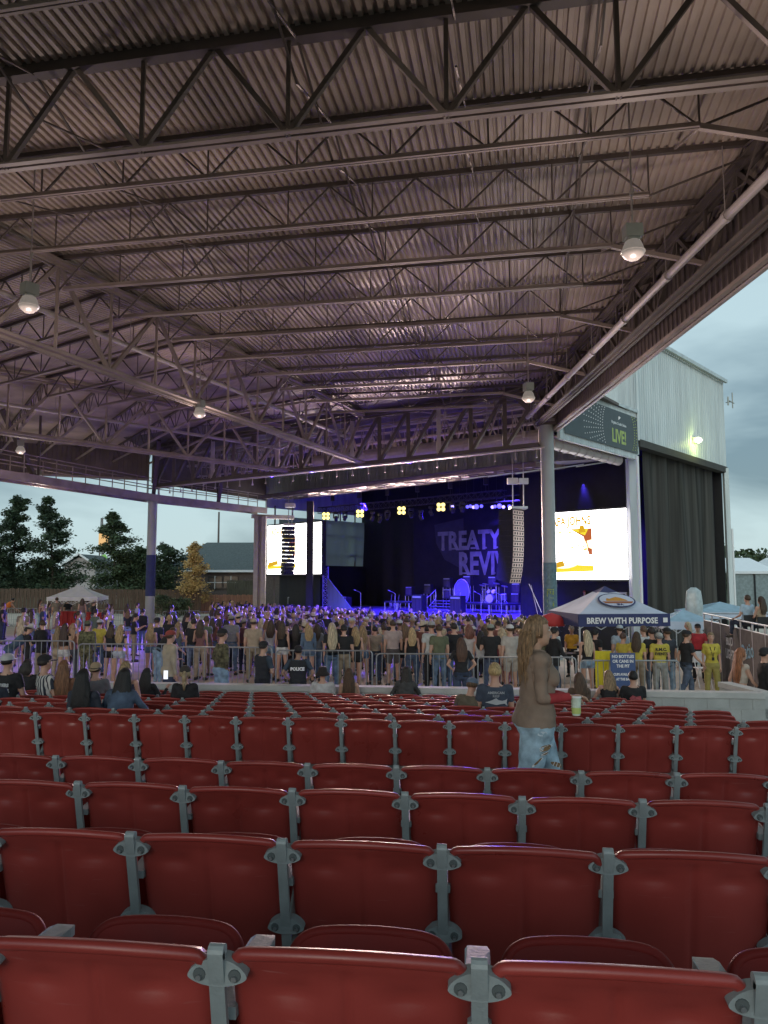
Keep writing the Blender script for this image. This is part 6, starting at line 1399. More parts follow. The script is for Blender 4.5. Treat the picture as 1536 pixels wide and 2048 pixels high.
for k, (X, Y, px) in enumerate(pts_):
    fm = rc.random() < .5; tc_, tn = rc.choice(tops); bt_, bc_, bn_ = rc.choice(bots); pose = rc.choice(['stand', 'stand', 'shift', 'hold', 'hips' if rc.random() < .3 else 'stand', 'armup' if rc.random() < .3 else 'crossed'])
    if fm: hk, hc_, hn = rc.choice(hairs); ht = None; h = rc.uniform(1.56, 1.72); tk = rc.choice(['tank', 'tee', 'crop']); bt_, bc_, bn_ = rc.choice([bots[0], bots[1], bots[3], bots[4]])
    else: hk, hc_, hn = rc.choice(mh); ht = rc.choice(hats); h = rc.uniform(1.68, 1.88); tk = 'tee'; bt_, bc_, bn_ = rc.choice([bots[0], bots[1], bots[2], bots[4]])
    lab = '%s in %s top, %s, %s, %s' % ('woman' if fm else 'man', tn, bn_, ht[2] if ht else hn, zone(px))
    lab = ' '.join(lab.split()); used_lab[lab] = used_lab.get(lab, 0) + 1
    if used_lab[lab] > 1: lab = lab.replace(' in ', ' %s in ' % {2: 'further back', 3: 'third back', 4: 'fourth back'}.get(used_lab[lab], 'farthest back'))
    loc = Vector((X, Y, gz(X, Y))); j = rc.uniform(.75, 1.25)
    person('person', loc, face(loc, Vector((2, 52, 0)), rc.gauss(0, .45)), h, pose, fm, (tk, tuple(c * j for c in tc_)), (bt_, bc_), (hk, tuple(c * j for c in hc_)), (ht[0], ht[1]) if ht else None, skin=rc.choice([(.48, .28, .2), (.42, .24, .17), (.25, .14, .09), (.52, .32, .24)]), label=lab, group='people standing in the pit crowd', res=.03)
# the far part of the crowd, beyond counting: one mass of simple figures
BODY = build_body('stand', True, .05); hm = hair_mesh('shoulder', BODY)
hv = np.array([v.co[:] for v in hm.vertices]); hf = [tuple(p.vertices) for p in hm.polygons]; bpy.data.meshes.remove(hm)
fm_ = MB(); reg_, z_ = BODY['reg'], BODY['z']
def fcol(f): z = np.mean(BODY['v'][list(f)][:, 2]); r_ = reg_[f[0]]; return 0 if r_ in ('head', 'hand', 'farm') else (1 if z > .98 else 2)
fcl = [fcol(f) for f in BODY['f']]
cm = [mat('crowd_skin', (.42, .25, .18), .6)] + [mat('crowd_cloth', c, .9) for c in (BLK, (.35, .34, .33), (.25, .19, .15), NAV, (.2, .1, .09))] + [mat('crowd_hair', c, .7) for c in (BR, BLO, DB)]
n_far = 0; tries = 0; fp = []
while n_far < 300 and tries < 30000:
    tries += 1; Y = rc.uniform(36.5, 60); px = rc.uniform(425, 1075); X = (px - 768) / F * Y; q = Vector((X, Y, 0)).dot(U)
    if q > C0.dot(U) - 2.6 or any((X - a) ** 2 + (Y - b_) ** 2 < .25 for a, b_ in fp): continue
    if (X - Rc.x) ** 2 + (Y - Rc.y) ** 2 < 1.5: continue
    fp.append((X, Y)); n_far += 1; s = rc.uniform(.90, 1.06); a = face(Vector((X, Y, 0)), Vector((4, 56, 0)), rc.uniform(-.5, .5)); Rm = rotz(a) * s; o_ = np.array([X, Y, gz(X, Y)])
    t_, b_2, h_ = rc.randint(1, 5), rc.choice([1, 4, 4, 3]), rc.randint(6, 8); v = BODY['v'] @ Rm.T + o_; fm_.add(v, BODY['f']); fm_.m[-len(fcl):] = [0 if c == 0 else (t_ if c == 1 else b_2) for c in fcl]; fm_.add(hv @ Rm.T + o_, hf, h_)
cr_ = fm_.build('crowd', cm, None, smooth=True); cr_['label'] = 'far part of the packed crowd standing against the stage in blue light'; cr_['category'] = 'crowd'; cr_['kind'] = 'stuff'
# stage hand
pst = S(2.2, Sv(1165, 2.2), SZ); person('person', pst, R(150), 1.72, 'hold', top=('tee', (.05, .05, .07)), bot=('jeans', NAV), hair=('short', BR), hat=('cap', (.30, .06, .05)), label='stage hand in dark clothes and a red cap under the right screen')
# ================================================================== PIT FURNITURE
def at_ground(px, Y): p = at(px, 1300, Y); return Vector((p.x, p.y, gz(p.x, p.y)))
# crowd control barriers
def barrier_proto(L=2.5, H=1.20):
    t = empty('crowd_barrier'); r = .10; pts = []
    for cx, cz, a0 in ((-L / 2 + r, H - r, 180), (L / 2 - r, H - r, 90)):
        for k in range(5): a = R(a0 - k * 22.5); pts.append((cx + r * math.cos(a), 0, cz + r * math.sin(a)))
    b = MB(); b.path([(-L / 2, 0, .16)] + pts + [(L / 2, 0, .16)], .019, n=8); b.tube((-L / 2, 0, .18), (L / 2, 0, .18), .016, n=8); b.build('frame', M_['galv'], t, org=(0, 0, 0))
    n = 17
    b = MB()
    for i in range(1, n): x = -L / 2 + L * i / n; b.tube((x, 0, .18), (x, 0, H - .01), .0085, n=6)
    b.build('bars', M_['galv'], t, org=(0, 0, 0))
    for sx in (-1, 1): b = MB(); x = sx * (L / 2 - .3); b.path([(x, -.28, 0), (x, -.1, .12), (x, 0, .17), (x, .1, .12), (x, .28, 0)], .016, n=6); b.build('foot', M_['galv'], t, org=(0, 0, 0))
    return t
bp_ = barrier_proto(); kids[bp_.name] = list(bp_.children); ub_ = False
def put_barrier(A, B, lab):
    global ub_
    c = (A + B) / 2; a = math.atan2(B.y - A.y, B.x - A.x); z = gz(c.x, c.y)
    if not ub_: o = bp_; ub_ = True; o.location = (c.x, c.y, z); o.rotation_euler = (0, 0, a)
    else: o = copy_tree(bp_, None, (c.x, c.y, z), a)
    tag(o, lab, 'barrier', 'steel crowd control barriers')
names = ['at the far left behind the striped shirt', 'second from the left, behind the black haired pair', 'third from the left, at the camouflage hoodie', 'right of the POLICE officer', 'above the lone dark haired woman', 'behind the blond man in the fish tee', 'with the yellow cloth and blue notice', 'right of the POLICE officer behind the bucket hat', 'below the dark dress and cream shirt', 'left of the walking woman', 'right of the walking woman, ending at the yellow cloth', 'behind the blue notice']
A = at_ground(-40, 19.75); k = 0; e = Vector((1, -.035, 0)).normalized()
P0 = Vector((A.x, 19.75, 0))
while k < 7:
    Q0 = P0 + e * 2.55; put_barrier(P0, Q0, 'galvanised steel barrier ' + names[k]); P0 = Q0 + e * .06; k += 1
for i, (a, b_) in enumerate((((-26, 46.5), (-23.6, 46.6)), ((-23.5, 46.6), (-21.1, 46.4)), ((-17.4, 47.6), (-15.9, 48.8)), ((-14.6, 49.8), (-12.8, 51)), ((-12.7, 51.1), (-10.8, 52.3)), ((-19.8, 46.3), (-17.6, 47.2)))):
    put_barrier(Vector((*a, 0)), Vector((*b_, 0)), 'distant steel barrier ' + ['at the far left by the orange vest', 'left of the white tent', 'left of the left column', 'right of the left column', 'farthest right of the left column', 'right of the white tent'][i])
# yellow cloth and blue notice on the barrier
q = at(1205, 1303, 19.3); yc = MB(); n = 10
for j in range(9):
    for i in range(n + 1): yc.v.append((q.x - .21 + .42 * i / n * (1 - .035 * j * (i / n)), q.y - .06 + .02 * math.sin(i * 1.7 + j * .3), q.z + .02 - j * .115 - .03 * math.sin(i * .9) * (j / 8)))
yc.f = [(j * (n + 1) + i, j * (n + 1) + i + 1, (j + 1) * (n + 1) + i + 1, (j + 1) * (n + 1) + i) for j in range(8) for i in range(n)]; yc.m = [0] * len(yc.f)
M_['yellow'].node_tree.nodes['Principled BSDF'].inputs['Roughness'].default_value = .8
tag(yc.build('yellow_cloth', M_['yellow'], smooth=True), 'bright yellow cloth hanging over the barrier left of the blue notice', 'cloth')
q = at(1245, 1306, 19.0); ns = tag(empty('notice_board', (q.x, q.y, gz(q.x, q.y))), 'tall blue notice about no bottles or cans in the pit', 'sign'); b = MB(); b.box((q.x, q.y, q.z - .52), (.63, .03, 1.04)); b.build('board', M_['signblue'], ns)
b = MB()
for i, (s, dz) in enumerate((('NO BOTTLES', .12), ('OR CANS IN', .24), ('THE PIT', .36), ('CUPS AVAILABLE', .56), ('AT THE BAR', .68))): vs, fs = text_geo(s, .105 if i < 3 else .085, frame((q.x, q.y - .02, q.z - dz), (1, 0, 0)), bold=.003, sx=.9 if i < 3 else .78); b.add(vs, fs)
b.build('lettering', M_['white'], ns)
for sx in (-.28, .28): b = MB(); b.box((q.x + sx, q.y + .03, (q.z + gz(q.x, q.y)) / 2), (.03, .03, q.z - gz(q.x, q.y))); b.build('leg', M_['galv'], ns)
# small red inflatable / umbrella behind the tent left edge
q = at(1103, 1229, 24); um = tag(empty('red_parasol', q), 'red parasol top showing between the walking woman and the beer tent', 'parasol'); b = MB(); b.lathe([(.42, -.36), (.40, -.18), (.28, -.03), (.02, .05)], q, 16); b.build('canopy', M_['red'], um, smooth=True); b = MB(); b.tube((q.x, q.y, gz(q.x, q.y)), q, .025, n=8); b.build('pole', M_['galv'], um)
# ------------------------------------------------------------------ tents
def popup(name, lab, c, yaw, w, eave, peak, val, mr, mv, logo=False):
    g = gz(c.x, c.y); t = tag(empty(name, (c.x, c.y, g)), lab, 'tent'); Mx = Matrix.Rotation(yaw, 3, 'Z'); hw = w / 2
    def X(x, y, z): p = Mx @ Vector((x, y, 0)); return Vector((c.x + p.x, c.y + p.y, z + g))
    N_ = 10
    for si in range(4):
        Ms = Matrix.Rotation(si * math.pi / 2, 3, 'Z'); b = MB()
        for j in range(N_ + 1):
            t_ = j / N_
            for i in range(N_ + 1):
                s = (i / N_ - .5) * 2 * (1 - t_); x = s * hw; y = -hw * (1 - t_); zz = eave + (peak - eave) * (t_ ** 1.12) - .05 * math.sin(math.pi * t_) * (1 - (abs(s) / max(1e-3, (1 - t_)))) ; p = Ms @ Vector((x, y, 0)); b.v.append(tuple(X(p.x, p.y, zz)))
        for j in range(N_):
            for i in range(N_): a = j * (N_ + 1) + i; b.f.append((a, a + 1, a + N_ + 2, a + N_ + 1)); b.m.append(1 if (logo and j >= N_ - 2) else 0)
        b.build('roof_panel', [mr, mv] if logo else [mr], t, smooth=True)
        b = MB(); p, q_ = Ms @ Vector((-hw, -hw - .01, 0)), Ms @ Vector((hw, -hw - .01, 0)); m_ = (Ms @ Vector((0, -1, 0)))
        a0, a1 = X(p.x, p.y, eave - val), X(q_.x, q_.y, eave - val); b0, b1 = X(p.x, p.y, eave + .02), X(q_.x, q_.y, eave + .02); n = Mx @ m_; n = Vector((n.x, n.y, 0)) * .01
        b.add([a0, a1, b1, b0, a0 - n, a1 - n, b1 - n, b0 - n], [(0, 1, 2, 3), (5, 4, 7, 6), (0, 4, 5, 1), (3, 2, 6, 7), (0, 3, 7, 4), (1, 5, 6, 2)]); b.build('valance', mv, t)
    for x, y in ((-1, -1), (1, -1), (1, 1), (-1, 1)): b = MB(); p = X(x * (hw - .04), y * (hw - .04), 0); b.bar(p, p + Vector((0, 0, eave)), .045, up=(1, 0, 0)); b.box(p + Vector((0, 0, .01)), (.12, .12, .02)); b.build('leg', M_['lite'], t)
    b = MB()
    for si in range(4):
        Ms = Matrix.Rotation(si * math.pi / 2, 3, 'Z')
        for k in range(4):
            p = Ms @ Vector((-hw + w * k / 4, -hw + .05, 0)); q_ = Ms @ Vector((-hw + w * (k + 1) / 4, -hw + .05, 0)); b.bar(X(p.x, p.y, eave - .05), X(q_.x, q_.y, eave - .45), .025); b.bar(X(p.x, p.y, eave - .45), X(q_.x, q_.y, eave - .05), .025)
    b.build('folding_frame', M_['lite'], t); return t, X
M_['brewroof'] = mat('brew_roof', (.46, .52, .62), .75, var=.1, scale=1.5, bump=.3, bscale=5)
# front face seen from px 1157 to 1340, turned a little so that its left side shows
cA = at(1157, 1240, 22.5); cB_ = at(1340, 1240, 22.8); dv = Vector((cB_.x - cA.x, cB_.y - cA.y, 0)); wT = dv.length; yw_ = math.atan2(dv.y, dv.x); nrm_ = Vector((-dv.y, dv.x, 0)).normalized(); cT = (cA + cB_) / 2 + nrm_ * wT / 2; gT = gz(cT.x, cT.y)
ev_ = at(1248, 1229, (cA.y + cB_.y) / 2).z - gT; pk_ = at(1214, 1172, cT.y).z - gT; print('tent', wT, ev_, pk_)
tt, TX = popup('canopy_tent', 'blue and white pop up tent with white valance lettering beside the right column', Vector((cT.x, cT.y, 0)), yw_, wT, ev_, pk_, .36, M_['brewroof'], M_['navy'], True)
hw = wT / 2; fx = (TX(1, 0, 0) - TX(0, 0, 0)).normalized(); b = MB(); vs, fs = text_geo('BREW WITH PURPOSE', .245, frame(TX(-.08, -hw - .028, ev_ - .265), fx), bold=.008, sx=.90, space=1.02); b.add(vs, fs); c = TX(hw - .16, -hw - .026, ev_ - .17); b.bar(c - fx * .07, c + fx * .07, .004, .14); b.build('lettering', M_['white'], tt)
b = MB(); sl = math.atan2(pk_ - ev_, hw); upv = Vector((0, 0, math.sin(sl))) + (TX(0, 1, 0) - TX(0, 0, 0)).normalized() * math.cos(sl); nv_ = fx.cross(upv).normalized(); lc_ = TX(.05, -hw * .55, ev_ + (pk_ - ev_) * .45 + .035)
def ell2(b, rx, ry, off, m, n=28, cy=0): b.poly([lc_ + nv_ * off + fx * rx * math.cos(2 * math.pi * i / n) + upv * (cy + ry * math.sin(2 * math.pi * i / n)) for i in range(n)], .004, m=m, d=-nv_)
ell2(b, .60, .40, .0, 0); ell2(b, .55, .355, .006, 1); 
b.poly([lc_ + nv_ * .012 + fx * x + upv * y for x, y in ((-.36, -.02), (-.3, .10), (-.22, .06), (-.1, .12), (.02, .17), (.16, .12), (.3, .0), (.34, -.06), (-.34, -.06))], .004, m=2, d=-nv_)
b.poly([lc_ + nv_ * .012 + fx * x + upv * y for x, y in ((-.5, -.09), (.5, -.09), (.42, -.2), (-.42, -.2))], .004, m=3, d=-nv_)
ell2(b, .20, .085, .014, 1, 20, -.285); vs, fs = text_geo('IPA', .14, frame(lc_ + nv_ * .022 - upv * .33, fx, up=upv), bold=.006); b.add(vs, fs, 0)
M_['lg_o'] = mat('logo_orange', (.50, .24, .03), .7); M_['lg_r'] = mat('logo_rust', (.30, .10, .04), .7)
b.build('logo', [M_['navy'], M_['brewroof'], M_['lg_o'], M_['lg_r']], tt)
# counter under the tent
c = TX(-.9, .2, 0); ct = tag(empty('serving_table', c), 'black topped serving table under the beer tent', 'table'); b = MB(); b.box(c + Vector((0, 0, .95)), (1.8, .6, .04)); b.build('top', M_['black'], ct)
for sx in (-.85, .85): b = MB(); b.box(c + Vector((sx, 0, .47)), (.04, .5, .93)); b.build('leg', M_['galv'], ct)
b = MB(); b.box(c + Vector((.1, 0, 1.0)), (.35, .25, .08)); tag(b.build('bottle_tray', M_['black_gloss']), 'low dark tray on the serving table under the beer tent', 'tray')
wt, WX = popup('canopy_tent', 'small white pop up tent over the red counter at the far left', Vector((at(157, 1200, 47.5).x, 47.5, 0)), .15, 3.0, 2.0, 2.75, .22, M_['white_cloth'], M_['white_cloth'])
c0 = at_ground(110, 45.9); c1 = at_ground(208, 45.3); rb_ = tag(empty('bar_counter', (c0 + c1) / 2), 'long counter draped in bright red cloth under the white tent', 'counter'); b = MB(); d_ = (c1 - c0).normalized()
for i in range(22): p = c0.lerp(c1, i / 22); q = c0.lerp(c1, (i + 1) / 22); b.bar(p + Vector((0, .04 * (i % 2), .52)), q + Vector((0, .04 * (i % 2), .52)), .05, 1.04)
b.build('drape', M_['red'], rb_); b = MB(); b.bar(c0 + Vector((0, .3, 1.07)), c1 + Vector((0, .3, 1.07)), .75, .05); b.build('top', M_['red'], rb_)
# ------------------------------------------------------------------ raised platform with dark mesh at the right
pm = tag(empty('viewing_platform', at_ground(1480, 23)), 'raised viewing platform with dark mesh skirt and pipe rails at the right edge', 'platform')
pA = at(1408, 1224, 27.5); pB = at(1560, 1250, 19.0); gA = gz(pA.x, pA.y)
dz = pA.z; d_ = Vector((pB.x - pA.x, pB.y - pA.y, 0)); L = d_.length; d_.normalize(); n_ = Vector((-d_.y, d_.x, 0))
M_['meshskirt'] = mat('mesh_skirt', (.045, .042, .040), .8, var=.35, scale=5, bump=.3, bscale=12)
zt2 = pA.z - .05
b = MB(); b.bar(Vector((pA.x, pA.y, (zt2 - .25 + gA - .4) / 2)), Vector((pB.x, pB.y, (zt2 - .25 + gA - .4) / 2)) , .04, (zt2 - .25) - (gA - .4)); b.build('mesh_skirt', M_['meshskirt'], pm)
b = MB(); P4 = [pA, pB, pB + n_ * 5, pA + n_ * 5]; b.poly([(p.x, p.y, zt2 - .95) for p in P4], .12); b.build('deck', M_['wood'], pm)
rl = MB(); n = 7
for i in range(n + 1):
    p = pA + d_ * (L * i / n); rl.tube((p.x, p.y, gA), (p.x, p.y, zt2), .03, n=6)
rl.tube((pA.x, pA.y, zt2), (pB.x, pB.y, zt2), .03, n=6); rl.tube((pA.x, pA.y, zt2 - .24), (pB.x, pB.y, zt2 - .24), .022, n=6); q = pA + n_ * 5; rl.tube((pA.x, pA.y, zt2), (q.x, q.y, zt2), .03, n=6); rl.build('railing', M_['galv'], pm)
fo2 = -n_; b = MB(); c = pA + d_ * (L * .42); vs, fs = text_geo('BUD', .42, frame(Vector((c.x, c.y, zt2 - .85)) + fo2 * .03, d_), bold=.012); b.add(vs, fs); vs, fs = text_geo('LIGHT', .42, frame(Vector((c.x, c.y, zt2 - 1.28)) + fo2 * .03, d_), bold=.012, sx=.9); b.add(vs, fs)
b.build('lettering', mat('mesh_print', (.42, .44, .45), .8), pm); b = MB(); c = pA + d_ * (L * .66); fM = frame(Vector((c.x, c.y, zt2 - 1.05)) + fo2 * .03, d_ + Vector((0, 0, .15))); vs, fs = text_geo('Patio', .62, fM, bold=.006); b.add(vs, fs); b.build('lettering', mat('mesh_print_blue', (.20, .40, .52), .8), pm)
for px, hy, Y, tp, hr, fm, lab in ((1491, 1189, 22.8, ('tee', (.36, .48, .58)), ('short', BR), False, 'man in a pale blue tee sitting on the platform at the right'), (1518, 1192, 22.5, ('tank', TAN), ('long', BR), True, 'brown haired woman sitting beside the pale blue tee on the platform')):
    p = at(px, hy, Y); person('person', Vector((p.x, p.y, p.z - 1.36)), R(20), 1.75, 'sit', fm, tp, ('jeans', NAV), hr, label=lab)
    q = tag(empty('plastic_chair', (p.x, p.y - .1, p.z - 1.36)), 'dark chair under the ' + ('man' if not fm else 'woman') + ' on the platform', 'chair'); b = MB(); b.box(q.location + Vector((0, .05, .42)), (.45, .45, .04)); b.build('seat', M_['black'], q); b = MB(); b.box(q.location + Vector((0, -.2, .6)), (.45, .03, .3)); b.build('backrest', M_['black'], q)
    for sx in (-.2, .2):
        for sy in (-.15, .25): b = MB(); b.bar(q.location + Vector((sx, sy, 0)), q.location + Vector((sx, sy, .4)), .03, up=(1, 0, 0)); b.build('leg', M_['black'], q)
# white folding chair beside the platform
q = at_ground(1398, 24.0) + Vector((0, 0, .0)); wc = tag(empty('folding_chair', q), 'white folding chair right of the striding man', 'chair'); b = MB(); b.box(q + Vector((0, 0, .95)), (.45, .03, .35)); b.build('backrest', M_['white'], wc); b = MB(); b.box(q + Vector((0, -.22, .62)), (.42, .42, .03)); b.build('seat', M_['white'], wc)
for sx in (-.2, .2):
    for s2 in (-1, 1): b = MB(); b.bar(q + Vector((sx, -.25 + s2 * .2, 0)), q + Vector((sx, -.25 - s2 * .2, .65 if s2 > 0 else .95)), .025); b.build('leg', M_['white'], wc)
# something wrapped in white plastic
q = at_ground(1391, 33); zt3 = at(1391, 1175, 33).z; wr = MB(); n = 40; rr_ = random.Random(4); NJ = 22
for j in range(NJ + 1):
    t_ = j / NJ; z = q.z + (zt3 - q.z) * t_; w_ = np.interp(t_, [0, .35, .55, .75, .93, .98, 1], [.33, .29, .25, .31, .27, .25, .10])
    for i in range(n): a = 2 * math.pi * i / n; r_ = w_ * (1 + .07 * math.sin(5 * a + t_ * 3) + .05 * math.sin(9 * a - t_ * 5) * (1.2 - t_) + rr_.uniform(-.012, .012)); wr.v.append((q.x + r_ * math.cos(a) * 1.2, q.y + r_ * math.sin(a) * .8, z))
wr.f = [(j * n + i, j * n + (i + 1) % n, (j + 1) * n + (i + 1) % n, (j + 1) * n + i) for j in range(NJ) for i in range(n)]; wr.m = [0] * len(wr.f)
tag(wr.build('wrapped_statue', mat('plastic_wrap', (.40, .44, .44), .25, var=.15, scale=6, bump=.8, bscale=9), smooth=True), 'tall object wrapped in crinkled white plastic before the black side curtain', 'covered object')
# pale blue tents behind the platform
for i, (pa, pb, Y, hy, lab) in enumerate(((1335, 1440, 30, 1222, 'low pale blue tent roof right of the beer tent'), (1400, 1545, 36, 1206, 'wider pale blue tent roof behind the platform at the right'))):
    a = at(pa, hy, Y); b_ = at(pb, hy, Y); w_ = (b_ - a).length; c = (a + b_) / 2; g = gz(c.x, c.y); popup('canopy_tent', lab, Vector((c.x, c.y + w_ / 2, 0)), -.1, w_, a.z - g - .42, a.z - g + .05, .3, mat('blue_tent', (.30, .42, .50), .7), M_['brewroof'])
# long white marquee beyond, far right
mq = tag(empty('marquee', at_ground(1520, 100)), 'long white marquee with grey clear side panels at the far right', 'marquee'); p = at(1462, 1145, 100); e_ = at(1462, 1120, 106); x0 = p.x - .3; g = -2.6
b = MB()
for k in range(4):
    xa = x0 + k * 7; b.add([(xa, 100, p.z), (xa + 7, 100, p.z), (xa + 5.8, 106, e_.z + .3), (xa + 1.2, 106, e_.z + .3), (xa, 112, p.z), (xa + 7, 112, p.z)], [(0, 1, 2, 3), (3, 2, 5, 4), (0, 3, 4), (1, 5, 2)])
    b.bar((xa, 99.98, p.z), (xa + 7, 99.98, p.z), .1, .35)
b.build('roof', M_['white'], mq); b = MB(); b.box((x0 + 14, 100.3, (p.z + g) / 2), (28, .1, p.z - g)); b.build('side_panel', mat('clear_panel', (.22, .26, .26), .3, var=.2), mq)
for k in range(9): b = MB(); b.bar((x0 + k * 3.5, 100.1, g), (x0 + k * 3.5, 100.1, p.z), .16, up=(0, 1, 0)); b.build('post', M_['black'], mq)
# ================================================================== BEYOND THE VENUE
def pt(px, py, Y): return at(px, py, Y)
# fences
def fence(A, B, h, name, lab, m, pw=.16):
    t = tag(empty(name, A), lab, 'fence'); A = Vector(A); B = Vector(B); L = (B - A).length; d = (B - A).normalized(); b = MB(); n = int(L / pw); rs = random.Random(5)
    for i in range(n):
        p = A + d * (i * pw); q = p + d * (pw * .86); z = p.z + h + rs.uniform(-.04, .04); o = Vector((0, .03 * (i % 2), 0)); b.bar(Vector((p.x, p.y, (p.z + z) / 2)) + o, Vector((q.x, q.y, (p.z + z) / 2)) + o, .025, z - p.z)
    b.build('boards', m, t); b = MB()
    for z in (.4, h - .4): b.bar(A + Vector((0, .08, z)), B + Vector((0, .08, z)), .05, .1)
    b.build('rail', m, t); return t
fz = .25
fence(Vector((-48, 64, .2)), Vector((-16.2, 66, -.1)), 2.15, 'wooden_fence', 'long dark brown board fence behind the white tent and the left trees', mat('fence_dark', (.10, .065, .045), .9, var=.3, scale=2, stretch=(6, 6, .6)))
fence(Vector((-17.6, 67, -.1)), Vector((-12.0, 69, -.2)), 1.75, 'wooden_fence', 'reddish lit board fence between the pale small tree and the stage', mat('fence_red_lit', (.34, .17, .11), .85, var=.3, scale=2, stretch=(6, 6, .6)))  # reddish light on these boards is put into the wood colour
fence(Vector((-14.9, 70.5, -.2)), Vector((-11.6, 71.5, -.2)), 3.1, 'wooden_fence', 'taller grey green board fence beside the stage column', mat('fence_grey', (.10, .10, .07), .9, var=.3, scale=2, stretch=(6, 6, .6)))
# trees made of limbs and leaf sprays
def tree(base, H, W, label, m, n=5200, seed=1, leaf=.16, conif=True, name='pine_tree', trunks=1, low=.15):
    rs = random.Random(seed); t = tag(empty(name, base), label, 'tree'); tr = MB(); cr = MB()
    for k in range(trunks):
        tx = base.x + (k - (trunks - 1) / 2) * W * .42; topz = base.z + H * (1 - .03 * k); bend = rs.uniform(-.3, .3); pts = [Vector((tx + bend * math.sin(i * .9), base.y + .2 * math.sin(i), base.z + (topz - base.z) * i / 6)) for i in range(7)]
        for i in range(6): tr.tube(pts[i], pts[i + 1], .02 * H * (1 - i / 6.5) / trunks ** .3, .02 * H * (1 - (i + 1) / 6.5) / trunks ** .3, n=7)
        nb = int(46 / trunks ** .4); per = n // (nb * trunks)
        for b_ in range(nb):
            f = low + (1 - low) * ((b_ + rs.random()) / nb); z = base.z + H * f * (1 - .03 * k); i = min(5, int(f * 6)); c = pts[i].lerp(pts[i + 1], f * 6 - i); a = rs.uniform(0, 2 * math.pi); wl = W * .5 / trunks ** .35
            L = wl * ((1.05 - f) ** .62 if conif else math.sin(math.pi * min(.98, f * .8 + .14)) ** .7) * rs.uniform(.55, 1.18); e = c + Vector((math.cos(a) * L, math.sin(a) * L, L * rs.uniform(.05, .35)))
            tr.tube(c, e, .035 * (1.2 - f), .008, n=5)
            for _ in range(per):
                s = rs.random() ** .65; p = c.lerp(e, s) + Vector((rs.gauss(0, .13 * L + .10), rs.gauss(0, .13 * L + .10), rs.gauss(0, .10 + .05 * L)))
                u = Vector((rs.gauss(0, 1), rs.gauss(0, 1), rs.gauss(0, .5))).normalized(); v = u.cross(Vector((rs.gauss(0, 1), rs.gauss(0, 1), rs.gauss(0, 1)))).normalized(); l_ = leaf * rs.uniform(.6, 1.5)
                cr.add([p - u * l_, p + v * l_ * .45, p + u * l_, p - v * l_ * .45], [(0, 1, 2, 3)])
    tr.build('trunk', M_['bark'], t); cr.build('crown', m, t); return t
def tb_(px, Y): p = at(px, 1200, Y); return Vector((p.x, Y, gz(-25, 55) - .1))
tree(tb_(62, 73), pt(60, 994, 73).z + .2, 8.6, 'tall dark twin topped pine tree at the far left behind the fence', M_['leaf'], 24000, 3, .14, trunks=2)
tree(tb_(-25, 70), 8.2, 6.4, 'dark pine tree cut by the left edge of the view', M_['leaf'], 8000, 8, .15)
tree(tb_(226, 72), pt(226, 1028, 72).z + .2, 6.4, 'dark pine tree with an uneven pointed top left of the left column', M_['leaf_mid'], 14000, 5, .13)
tree(tb_(284, 74), pt(284, 1098, 74).z + .2, 4.4, 'low round tree just behind the left column', M_['leaf_mid'], 7500, 6, .13, conif=False, name='broadleaf_tree')
tree(tb_(330, 73), pt(332, 1092, 73).z + .2, 4.4, 'dark round tree right of the left column', M_['leaf'], 7500, 7, .13, conif=False, name='broadleaf_tree')
tree(tb_(388, 66), pt(388, 1088, 66).z + .2, 3.0, 'small pale golden tree lit warm in front of the grey roofed house', M_['leaf_warm_lit'], 7000, 9, .10, name='young_tree', low=.22)
for i, (px, Y, h_, w_) in enumerate(((335, 60, 1.6, 2.6), (362, 61, 1.3, 1.8))): tree(Vector((at(px, 1200, Y).x, Y, .0)), h_, w_, ('bushy shrub at the fence right of the left column', 'smaller shrub below the pale golden tree')[i], M_['leaf_mid'], 1300, 20 + i, .10, conif=False, name='shrub', low=.05)
# houses
def hs(name, lab, xa, xb, Y, dep, zw, zr, mw, mr, gable=False, parts=True):
    t = tag(empty(name, ((xa + xb) / 2, Y, -.5)), lab, 'house'); b = MB(); b.box(((xa + xb) / 2, Y + dep / 2, (zw - 1) / 2), (xb - xa, dep, zw + 1)); b.build('wall', mw, t); o = .5; b = MB()
    if gable: xm = (xa + xb) / 2; b.add([(xa - o, Y - o, zw - .2), (xm, Y - o, zr), (xb + o, Y - o, zw - .2), (xa - o, Y + dep + o, zw - .2), (xm, Y + dep + o, zr), (xb + o, Y + dep + o, zw - .2)], [(0, 1, 4, 3), (1, 2, 5, 4)]); b.build('roof', mr, t); b = MB(); b.add([(xa, Y - .01, zw), (xb, Y - .01, zw), (xm, Y - .01, zr - .25)], [(0, 1, 2)]); b.build('gable', mw, t); b = MB(); b.bar((xa - o, Y - o - .03, zw - .2), (xm, Y - o - .03, zr), .06, .22); b.bar((xm, Y - o - .03, zr), (xb + o, Y - o - .03, zw - .2), .06, .22); b.build('barge_board', M_['white'], t)
    else: b.add([(xa - o, Y - o, zw), (xb + o, Y - o, zw), (xb - 1.5, Y + dep * .6, zr), (xa + 3.2, Y + dep * .6, zr), (xa - o, Y + dep + o, zw), (xb + o, Y + dep + o, zw)], [(0, 1, 2, 3), (3, 2, 5, 4), (0, 3, 4), (1, 5, 2)]); b.build('roof', mr, t); b = MB(); b.bar((xa - o, Y - o - .02, zw - .12), (xb + o, Y - o - .02, zw - .12), .05, .24); b.build('barge_board', M_['white'], t)
    return t
z0_ = pt(400, 1140, 80); zr_ = pt(400, 1085, 86); h1 = hs('house', 'long low house with a dark grey hipped roof left of the stage column', pt(328, 1100, 80).x, pt(640, 1100, 80).x, 80, 10, z0_.z, zr_.z, M_['brick'], M_['shingle'])
